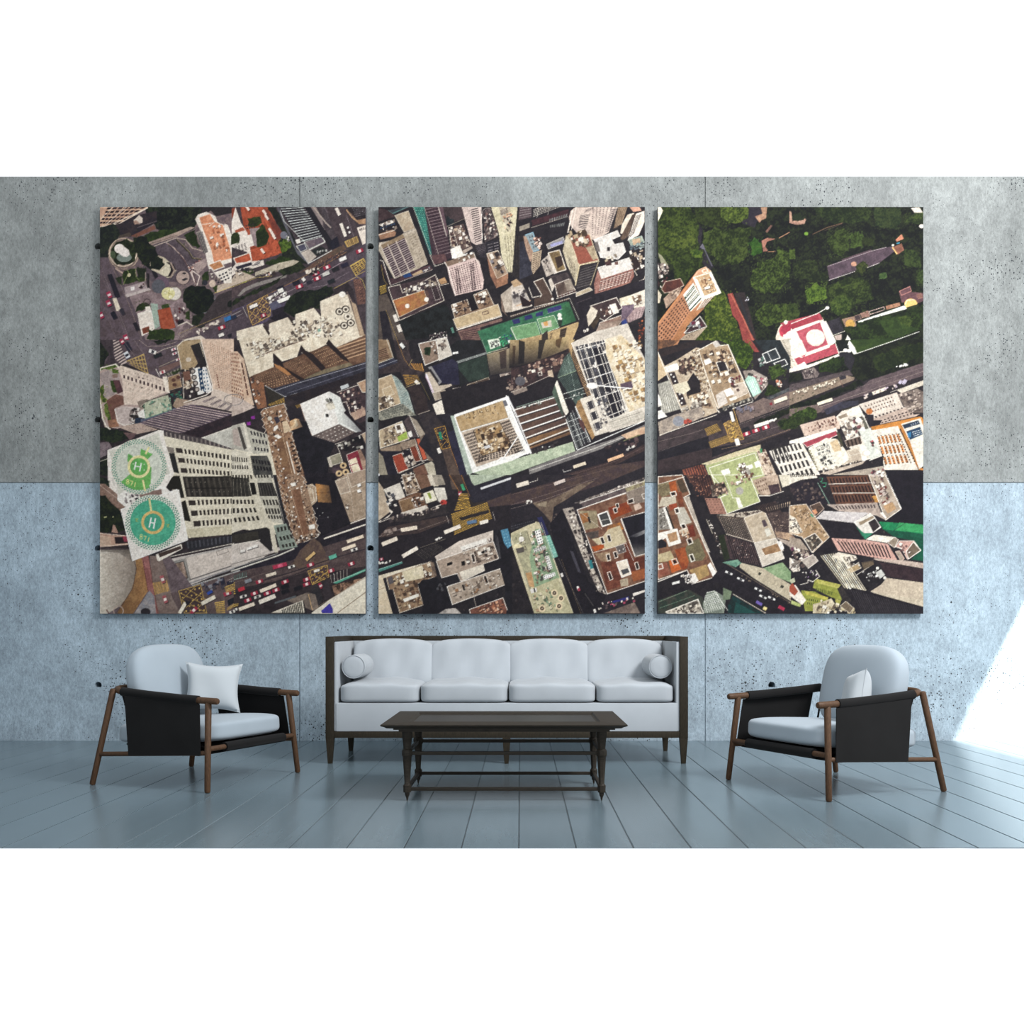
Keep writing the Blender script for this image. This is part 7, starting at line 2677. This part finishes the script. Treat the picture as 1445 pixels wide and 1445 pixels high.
# ------------------------------------------------------------------ wall with joints and tie holes
def build_wall():
    X0, X1 = -4.75, 4.7
    joints = [at(423, 0, WY)[0], at(995, 0, WY)[0]]; jz = at(0, 681, WY)[2]
    holes = [at(x, y, WY) for x, y in ((138.5, 348), (138.5, 590), (138.5, 774), (139, 967), (524, 348), (524, 593), (522.5, 773), (1089, 964))]
    g = .0045; r = .05
    xs = {X0, X1}; zs = {0., HT}
    for j in joints: xs |= {j-g, j+g}
    zs |= {jz-g, jz+g}
    hx = sorted({round(h[0], 3) for h in holes}); hz = sorted({round(h[2], 3) for h in holes})
    # merge near-equal hole columns/rows
    def merge(v):
        out = []
        for a in v:
            if not out or a-out[-1] > .11: out.append(a)
        return out
    hxm, hzm = merge(hx), merge(hz)
    for h in hxm: xs |= {h-r, h+r}
    for h in hzm: zs |= {h-r, h+r}
    xs = sorted(xs); zs = sorted(zs)
    bm = bmesh.new(); cache = {}
    def V(x, y, z):
        k = (round(x, 5), round(y, 5), round(z, 5))
        if k not in cache: cache[k] = bm.verts.new((x, y, z))
        return cache[k]
    def F(*p):
        try: bm.faces.new([V(*q) for q in p])
        except ValueError: pass
    D = .009
    def groove(i, j):
        if i < 0 or j < 0 or i >= len(xs)-1 or j >= len(zs)-1: return None
        mx = (xs[i]+xs[i+1])/2; mz = (zs[j]+zs[j+1])/2
        return any(abs(mx-q) < g for q in joints) or abs(mz-jz) < g
    for i in range(len(xs)-1):
        for j in range(len(zs)-1):
            x0, x1, z0, z1 = xs[i], xs[i+1], zs[j], zs[j+1]; mx, mz = (x0+x1)/2, (z0+z1)/2
            gr = groove(i, j); y = WY+(D if gr else 0)
            near = [h for h in holes if abs(h[0]-mx) < .03 and abs(h[2]-mz) < .03]
            if near and not gr:
                n = 24; R = .028; ring = []; outr = []
                for k in range(n):
                    a = 2*PI*k/n+PI/4
                    ca, sa = math.cos(a), math.sin(a); s = max(abs(ca), abs(sa))
                    outr.append((mx+(x1-x0)/2*ca/s, WY, mz+(z1-z0)/2*sa/s)); ring.append((mx+R*ca, WY, mz+R*sa))
                for k in range(n):
                    q = (k+1) % n
                    F(outr[k], outr[q], ring[q], ring[k])
                    b0 = (ring[k][0], WY+.2, ring[k][2]); b1 = (ring[q][0], WY+.2, ring[q][2])
                    F(ring[k], ring[q], b1, b0)
                    # grout plug low in the hole
                F(*[(p[0], WY+.2, p[2]) for p in ring])
                n2 = 14
                F(*[(mx+R*.99*math.cos(PI*1.17+PI*.66*k/n2), WY+.012, mz+R*.99*math.sin(PI*1.17+PI*.66*k/n2)) for k in range(n2+1)])
            else:
                F((x0, y, z0), (x1, y, z0), (x1, y, z1), (x0, y, z1))
            for di, dj, a, b_ in ((1, 0, (x1, z0), (x1, z1)), (0, 1, (x0, z1), (x1, z1))):
                o = groove(i+di, j+dj)
                if o is not None and o != gr:
                    F((a[0], WY, a[1]), (b_[0], WY, b_[1]), (b_[0], WY+D, b_[1]), (a[0], WY+D, a[1]))
    Y2 = WY+.25
    F((X0, Y2, 0), (X1, Y2, 0), (X1, Y2, HT), (X0, Y2, HT))
    F((X0, WY+.01, 0), (X0, Y2, 0), (X0, Y2, HT), (X0, WY+.01, HT)); F((X1, WY+.01, 0), (X1, Y2, 0), (X1, Y2, HT), (X1, WY+.01, HT))
    F((X0, WY, HT), (X1, WY, HT), (X1, Y2, HT), (X0, Y2, HT))
    me = bpy.data.meshes.new('wall_back'); bm.to_mesh(me); bm.free()
    return link('wall_back', me, M_conc, None, False)
struct(build_wall())
bm = bmesh.new(); add_box(bm, -5.0, -4.75, 1.5, WY+.25, 0, HT); struct(obj('unseen_wall_left', bm, M_conc, None, False))  # unseen wall, added to keep sky light off the left side
# unseen right wall, shaped to trim the sunbeam: open below the lintel at 2.40 m
bm = bmesh.new(); add_box(bm, 4.7, 4.9, 4.9, WY+.25, 2.77, 5.3); add_box(bm, 4.7, 4.9, 4.9, 5.2, 0, 2.77); struct(obj('unseen_wall_right', bm, M_conc, None, False))
bm = bmesh.new()
YB = WY+.25; xs_ = [-5.]; zs_ = [0.]
for k in range(-21, 22):
    x = -.009+.237*k
    if -4.98 < x < 4.98: xs_ += [x-.0045, x-.0012, x+.0012, x+.0045]; zs_ += [0., -.004, -.004, 0.]
xs_.append(5.); zs_.append(0.)
tf = [bm.verts.new((x, 4.389, z)) for x, z in zip(xs_, zs_)]; tb_ = [bm.verts.new((x, YB, z)) for x, z in zip(xs_, zs_)]
for i in range(len(xs_)-1): bm.faces.new((tf[i], tf[i+1], tb_[i+1], tb_[i]))
lo = [bm.verts.new(p) for p in ((-5., 4.78, -.06), (5., 4.78, -.06), (5., YB, -.06), (-5., YB, -.06))]
bm.faces.new(lo[::-1]); bm.faces.new(tf[::-1]+[lo[0], lo[1]]); bm.faces.new(tb_+[lo[2], lo[3]])
bm.faces.new((tf[0], tb_[0], lo[3], lo[0])); bm.faces.new((tf[-1], lo[1], lo[2], tb_[-1]))
struct(obj('floor', bm, M_floor, None, False))
# ------------------------------------------------------------------ canvases
def lin(c): return np.where(c <= .04045, c/12.92, ((c+.055)/1.055)**2.4)
def canvas(px0, px1, label):
    py0, py1 = 292, 866
    YF = 8.464
    x0, _, z1 = at(px0, py0, YF); x1, _, z0 = at(px1, py1, YF)
    root = thing('canvas_print', label, 'picture', ((x0+x1)/2, WY, z0), 0, 'three part city canvas')
    cx = (x0+x1)/2
    bm = bmesh.new(); add_box(bm, x0-cx, x1-cx, YF-WY, -.002, 0, z1-z0, .0015); obj('canvas_body', bm, M_edge, root)
    nx, nz = px1-px0, py1-py0
    s = IMG[(py0-PY0)*SS:(py1-PY0+1)*SS, (px0-PX0)*SS:(px1-PX0)*SS]
    s = s[:nz*SS].reshape(nz, SS, nx, SS, 3).mean((1, 3))
    col = np.ones((nz, nx, 4), np.float32); col[:, :, :3] = lin(s)
    X = np.linspace(x0-cx+.001, x1-cx-.001, nx); Z = np.linspace(z1-z0-.001, .001, nz)
    co = np.zeros((nz, nx, 3), np.float32); co[:, :, 0] = X[None, :]; co[:, :, 2] = Z[:, None]; co[:, :, 1] = YF-WY-.0012
    me = bpy.data.meshes.new('printed_picture')
    me.vertices.add(nx*nz); me.vertices.foreach_set('co', co.ravel())
    idx = np.arange(nx*nz).reshape(nz, nx)
    q = np.stack([idx[1:, :-1], idx[1:, 1:], idx[:-1, 1:], idx[:-1, :-1]], -1).reshape(-1, 4)
    me.loops.add(q.size); me.loops.foreach_set('vertex_index', q.ravel().astype(np.int32))
    me.polygons.add(len(q)); me.polygons.foreach_set('loop_start', np.arange(0, q.size, 4, dtype=np.int32))
    me.update(calc_edges=True)
    at_ = me.color_attributes.new('ink', 'FLOAT_COLOR', 'POINT'); at_.data.foreach_set('color', col.ravel())
    link('printed_picture', me, M_print, root, False)
canvas(141, 516, 'left canvas of the aerial city picture, showing two round green helipads')
canvas(534, 910, 'middle canvas of the aerial city picture, towers around a gridded white roof')
canvas(928, 1303, 'right canvas of the aerial city picture, green park trees above rooftops')
# ------------------------------------------------------------------ sofa
SX, SY = -.0936, 7.07
sofa = thing('sofa', 'long white four-seat sofa with a dark wooden frame against the concrete wall', 'sofa', (SX, SY, 0))
H = .847; HW = 1.206; DP = .80
bm = bmesh.new()
for s in (-1, 1):
    xo, xi = s*HW, s*(HW-.054); lo, hi = min(xo, xi), max(xo, xi)
    add_box(bm, lo, hi, 0, .055, .172, H, .002)
    add_box(bm, lo, hi, DP-.055, DP, .172, H, .002)
    add_box(bm, lo+.002, hi-.002, .055, DP-.055, H-.036, H-.0005, .002)
    add_box(bm, lo+.002, hi-.002, .055, DP-.055, .173, .215, .002)
add_box(bm, -HW+.054, HW-.054, DP-.05, DP-.002, H-.036, H-.0005, .002)
add_box(bm, -HW+.054, HW-.054, .004, .05, .173, .2155, .002)
add_box(bm, -HW+.054, HW-.054, DP-.05, DP-.002, .173, .2155, .002)
obj('frame', bm, M_dark, sofa)
for x, y in ((-HW+.027, .028), (HW-.027, .028), (-.002, .028), (-HW+.05, DP-.05), (HW-.05, DP-.05)):
    bm = bmesh.new(); add_profile(bm, ((.0, .0135), (.004, .0145), (.172, .0265), (.178, .0265)), x, y); obj('leg', bm, M_dark, sofa)
bm = bmesh.new(); add_box(bm, -1.137, 1.137, .006, .72, .2155, .404, .006); obj('seat_base', bm, M_white, sofa)
for s in (-1, 1):
    bm = bmesh.new(); lo, hi = sorted((s*1.128, s*1.151)); add_box(bm, lo, hi, .012, DP-.05, .2155, H-.036, .008); obj('arm_panel', bm, M_white, sofa)
bm = bmesh.new(); add_box(bm, -1.127, 1.127, .70, DP-.052, .2155, H-.036, .008); obj('back_panel', bm, M_white, sofa)
edges = [-1.122, -.583, .009, .598, 1.122]
for i in range(4):
    x0, x1 = edges[i], edges[i+1]; hx = (x1-x0)/2-.0015
    def f(u, v, w, p):
        top = max(0., p.z/.062)
        z = p.z+top*(.030*(1-(abs(u))**2.6)*(.35+.65*(v+1)/2)+.004*math.sin(u*7+i))
        y = p.y-.006*(1-u*u)*(1-(p.z/.06)**2)*(1 if v < 0 else 0)
        return (p.x, y, z)
    o = obj('seat_cushion', soft_block(hx, .31, .062, 9., 18, f), M_white, sofa); o.location = ((x0+x1)/2, .318, .4665)
    bw = (1.122-.02)*2/4
bx = [-1.10, -.545, .018, .573, 1.10]
for i in range(4):
    x0, x1 = bx[i], bx[i+1]; hx = (x1-x0)/2+.010
    def f(u, v, w, p):
        t = p.z/.15
        z = p.z+max(0, t)*.020*(1-abs(u)**2)-.010*max(0, t)
        y = p.y+t*.035+(.004*math.sin(p.x*26+i*2+t*1.5)+.003*math.sin(p.x*47+i-t*2.))*(1 if p.y < 0 else 0)
        return (p.x, y, z)
    o = obj('back_cushion', soft_block(hx, .075, .162, 8., 22, f), M_white, sofa); o.location = ((x0+x1)/2, .612, .655)
def bolster(xc, lean, label):
    n = 36; bm = bmesh.new(); stack = ((.0, .0), (.004, .04), (.006, .066), (.012, .075), (.024, .079), (.10, .081), (.21, .082), (.32, .081), (.396, .079), (.408, .075), (.414, .066), (.416, .04), (.42, .001))
    rings = [[bm.verts.new((r*math.cos(2*PI*k/n), y, r*math.sin(2*PI*k/n))) for k in range(n)] for y, r in [(a, max(b_, .001)) for a, b_ in stack]]
    for i in range(len(rings)-1):
        for k in range(n): bm.faces.new((rings[i][k], rings[i][(k+1) % n], rings[i+1][(k+1) % n], rings[i+1][k]))
    bm.faces.new(rings[0]); bm.faces.new(rings[-1][::-1])
    root = thing('bolster_cushion', label, 'cushion', (SX+xc, SY+.08, .643), lean, 'sofa bolsters')
    cov = obj('bolster_cover', bm, M_white, root)
    for y in (.008, .412):
        b2 = bmesh.new(); m = 40
        add_tube(b2, [(.0765*math.cos(2*PI*k/m), y, .0765*math.sin(2*PI*k/m)) for k in range(m+1)], .0022, 6, False); obj('piping', b2, M_white, root)
bolster(-1.034, -.008, 'white round bolster lying by the left arm of the sofa')
bolster(1.034, .008, 'white round bolster lying by the right arm of the sofa')
# ------------------------------------------------------------------ coffee table
tb = thing('coffee_table', 'low dark wooden coffee table with turned legs and stretchers before the sofa', 'table', (-.0862, 5.57, 0))
TX, TY0, TY1 = .632, -.15, .73
bm = bmesh.new()
def frame_ring(bm, lv):
    """nested rectangles (inset, z) joined into a moulding"""
    rings = []
    for ins, z in lv:
        rings.append([bm.verts.new(p) for p in ((-TX+ins, TY0+ins, z), (TX-ins, TY0+ins, z), (TX-ins, TY1-ins, z), (-TX+ins, TY1-ins, z))])
    for i in range(len(rings)-1):
        for k in range(4): bm.faces.new((rings[i][k], rings[i][(k+1) % 4], rings[i+1][(k+1) % 4], rings[i+1][k]))
    return rings
r = frame_ring(bm, ((.10, .368), (.085, .368), (.085, .378), (.06, .38), (.06, .387), (.03, .391), (.018, .398), (.002, .404), (0, .410), (.004, .413), (.125, .417), (.13, .417), (.136, .408), (.145, .405)))
bm.faces.new(r[0][::-1])
obj('tabletop', bm, M_table, tb, False)
bm = bmesh.new(); add_box(bm, -TX+.142, TX-.142, TY0+.142, TY1-.142, .395, .4052); obj('inset_panel', bm, M_tray, tb)
LX = .509
leg = ((0., .002), (.012, .006), (.02, .0065), (.026, .011), (.036, .013), (.042, .013), (.046, .0215), (.082, .0225), (.086, .019), (.092, .015), (.14, .018), (.20, .0225), (.232, .024), (.236, .0275), (.242, .029), (.262, .029), (.270, .0255), (.275, .021), (.30, .023), (.328, .026), (.331, .0285), (.3685, .0285))
for x in (-LX, LX):
    for y in (0, .6):
        bm = bmesh.new(); add_profile(bm, leg, x, y, 8, PI/8); obj('leg', bm, M_table, tb)
for z, t in ((.250, .009), (.0625, .009)):
    for y in (0, .6):
        bm = bmesh.new(); add_box(bm, -LX+.018, LX-.018, y-.009, y+.009, z-t, z+t, .002); obj('stretcher', bm, M_table, tb)
    for x in (-LX, LX):
        bm = bmesh.new(); add_box(bm, x-.009, x+.009, .018, .582, z-t, z+t, .002); obj('stretcher', bm, M_table, tb)
# ------------------------------------------------------------------ armchairs
def make_chair(label):
    t = thing('armchair', label, 'armchair', (0, 0, 0), 0, 'walnut armchairs with black slings')
    fr = None
    for s in (-1, 1):
        bm = bmesh.new(); add_tube(bm, ((.405, .44*s, .009), (.372, .39*s, .492)), (.0165, .0185), 16); obj('leg', bm, M_walnut, t)
        bm = bmesh.new(); add_tube(bm, ((-.405, .435*s, .009), (-.302, .383*s, .545)), (.0165, .0185), 16); obj('leg', bm, M_walnut, t)
        bm = bmesh.new(); add_tube(bm, ((-.372, .418*s, .178), (.388, .415*s, .215)), .0135, 12); obj('side_rail', bm, M_walnut, t)
    half = [(.432, .393, .500), (.2, .390, .508), (-.05, .387, .524), (-.22, .382, .538), (-.285, .362, .545), (-.328, .315, .549), (-.345, .24, .552), (-.352, .12, .553)]
    path = smooth_path(half+[(x, -y, z) for x, y, z in half[::-1]], 5)
    bm = bmesh.new(); add_tube(bm, path, .0185, 16); obj('arm_rail', bm, M_walnut, t)
    bm = bmesh.new(); add_tube(bm, ((.388, -.41, .236), (.388, .41, .236)), .0150, 14); obj('front_rail', bm, M_walnut, t)
    for s in (-1, 1):      # side slings: sleeve round the arm rail and cloth panel down round the side rail
        bm = bmesh.new()
        bs = bmesh.new(); add_tube(bs, ((-.235, .381*s, .539), (-.05, .387*s, .524), (.2, .390*s, .508), (.305, .391*s, .504)), .0255, 16, False)
        nu, nv = 14, 12; rows = []
        for th in (0, 1):
            g = []
            for j in range(nv+1):
                v = j/nv; row = []
                for i in range(nu+1):
                    u = i/nu
                    xt = -.200+.525*u; xb = -.145+.498*u; x = xt*(1-v)+xb*v
                    zt = .538-.018*0-(xt+.235)*.065-.02; zb = .170+.036*(xb+.372)/.76
                    z = zt*(1-v)+zb*v
                    y = (.402*(1-v)+.431*v+.004*math.sin(PI*v)*math.sin(PI*u)+th*.005)*s
                    row.append(bm.verts.new((x, y, z)))
                g.append(row)
            rows.append(g)
        A, B = rows
        for g in rows:
            for j in range(nv):
                for i in range(nu): bm.faces.new((g[j][i], g[j][i+1], g[j+1][i+1], g[j+1][i]))
        for j in range(nv):
            for i in (0, nu): bm.faces.new((A[j][i], A[j+1][i], B[j+1][i], B[j][i]))
        for i in range(nu):
            for j in (0, nv): bm.faces.new((A[j][i], A[j][i+1], B[j][i+1], B[j][i]))
        sl = obj('side_sling', bm, M_black, t); obj('sleeve', bs, M_black, sl)
        # strap from the arm rail down to the seat
        bm = bmesh.new(); add_tube(bm, ((-.245, .372*s, .53), (-.215, .362*s, .42), (-.185, .355*s, .31)), .006, 8); obj('strap', bm, M_black, t)
    bm = bmesh.new()
    add_tube(bm, ((.388, -.27, .236), (.388, .305, .236)), .026, 16, False)
    add_box(bm, -.28, .388, -.30, .30, .222, .232, .003)
    add_box(bm, -.12, .33, -.415, .415, .196, .203, .002)
    obj('seat_sling', bm, M_black, t)
    def fs(u, v, w, p):
        return (p.x, p.y, p.z+(.012*(1-u*u)*(1-v*v) if p.z > 0 else 0))
    o = obj('seat_cushion', soft_block(.378, .362, .064, 5.4, 20, fs), M_chairwhite, t); o.location = (.018, 0, .306); o.rotation_euler = (0, math.radians(-3.), 0)
    def fb(u, v, w, p):
        return (p.x+.02*(p.z/.24)**2*(1 if p.x < 0 else .3), p.y, p.z)
    o = obj('back_cushion', soft_block(.082, .315, .245, 3.4, 22, fb), M_chairwhite, t); o.location = (-.225, 0, .562); o.rotation_euler = (0, math.radians(-13), 0)
    return t
def copy_tree(o, parent=None):
    c = o.copy(); C.objects.link(c); c.parent = parent
    for ch in [q for q in bpy.data.objects if q.parent == o]:
        copy_tree(ch, c)
    return c
ch = make_chair('armchair on the left, facing right, square white pillow showing at its back')
ch.location = (-1.934, 6.387, 0); ch.rotation_euler.z = math.atan2(-.367, .93)
ch2 = copy_tree(ch)
ch2['label'] = 'armchair on the right, facing left, nearest the sunlit corner of the wall'
ch2.location = (1.789, 6.105, 0); ch2.rotation_euler.z = math.atan2(-.417, -.909)
# throw pillows
def pillow(label, loc, M, size=.19, fat=.062, wide=1.):
    root = thing('throw_pillow', label, 'cushion', loc, 0, 'square pillows on the armchairs')
    bm = bmesh.new(); n = 20; g = [[], []]
    for th, sg in ((0, -1), (1, 1)):
        for j in range(n+1):
            row = []
            for i in range(n+1):
                u, v = -1+2*i/n, -1+2*j/n
                x = u*(1-.15*(1-v*v)*abs(u)**3)*size*wide; z = v*(1-.15*(1-u*u)*abs(v)**3)*size
                h = fat*((1-u**4)*(1-v**4))**.6*(1+.07*math.sin(5*u+2*v))+.0008
                row.append(bm.verts.new((x, sg*h, z)))
            g[th].append(row)
    for q in g:
        for j in range(n):
            for i in range(n): bm.faces.new((q[j][i], q[j][i+1], q[j+1][i+1], q[j+1][i]))
    A, B = g
    for j in range(n):
        for i in (0, n): bm.faces.new((A[j][i], A[j+1][i], B[j+1][i], B[j][i]))
    for i in range(n):
        for j in (0, n): bm.faces.new((A[j][i], A[j][i+1], B[j][i+1], B[j][i]))
    o = obj('pillow_cover', bm, M_pillow, root); o.rotation_euler = M
    b2 = bmesh.new(); P = []
    for a, b_ in (((-1, -1), (1, -1)), ((1, -1), (1, 1)), ((1, 1), (-1, 1)), ((-1, 1), (-1, -1))):
        for i in range(12):
            u = a[0]+(b_[0]-a[0])*i/12; v = a[1]+(b_[1]-a[1])*i/12
            P.append((u*(1-.15*(1-v*v)*abs(u)**3)*size*wide, 0, v*(1-.15*(1-u*u)*abs(v)**3)*size))
    add_tube(b2, P+[P[0]], .0022, 6, False); p = obj('seam', b2, M_pillow, root); p.rotation_euler = M
    return root
pillow('square off-white pillow with pointed corners, upright in the left armchair', (-1.872, 6.462, .545), (math.radians(-12), math.radians(3), math.radians(14)), .150, .058, 1.12)
pillow('small white pillow leaning on the back of the right armchair', (1.880, 5.955, .533), (math.radians(-10), math.radians(-10), math.radians(-90)), .132, .062)
# ------------------------------------------------------------------ light
w = bpy.data.worlds.new('overcast_sky'); scene.world = w; w.use_nodes = True
bg = w.node_tree.nodes['Background']; bg.inputs[0].default_value = (1.0, 1.04, 1.08, 1); bg.inputs[1].default_value = 1.06
def lamp(name, kind, loc, target, energy, **kw):
    l = bpy.data.lights.new(name, kind); l.energy = energy
    for k, v in kw.items(): setattr(l, k, v)
    o = bpy.data.objects.new(name, l); C.objects.link(o); o.location = loc
    o.rotation_euler = (Vector(target)-Vector(loc)).to_track_quat('-Z', 'Y').to_euler(); return o
d = 2.9
lamp('sunbeam', 'SPOT', (4.7+d, 4.5, 2.77+1.82*d), (3.9, 8.0, .9), 26000, spot_size=math.radians(25), spot_blend=.1, shadow_soft_size=.10, color=(1, .97, .92))
lamp('added_key_light', 'AREA', (4.3, 3.0, 5.4), (1.4, 8.5, 1.9), 600, shape='SQUARE', size=2.0, color=(1.0, .985, .985))  # added area lamp without a known fixture, brightens the room from the right
# ------------------------------------------------------------------ camera
cam = bpy.data.cameras.new('camera'); cam.sensor_width = 36; cam.lens = FPX/1445*36
cam.shift_x = (722.5-CX)/1445; cam.shift_y = (CY-722.5)/1445; cam.clip_end = 100
co = bpy.data.objects.new('camera', cam); C.objects.link(co); co.location = (0, 0, EYE); co.rotation_euler = (PI/2, 0, 0)
scene.camera = co
scene.view_settings.view_transform = 'Standard'; scene.view_settings.look = 'None'
scene.view_settings.gamma = 1; scene.view_settings.use_curve_mapping = False; scene.view_settings.exposure = 0.0
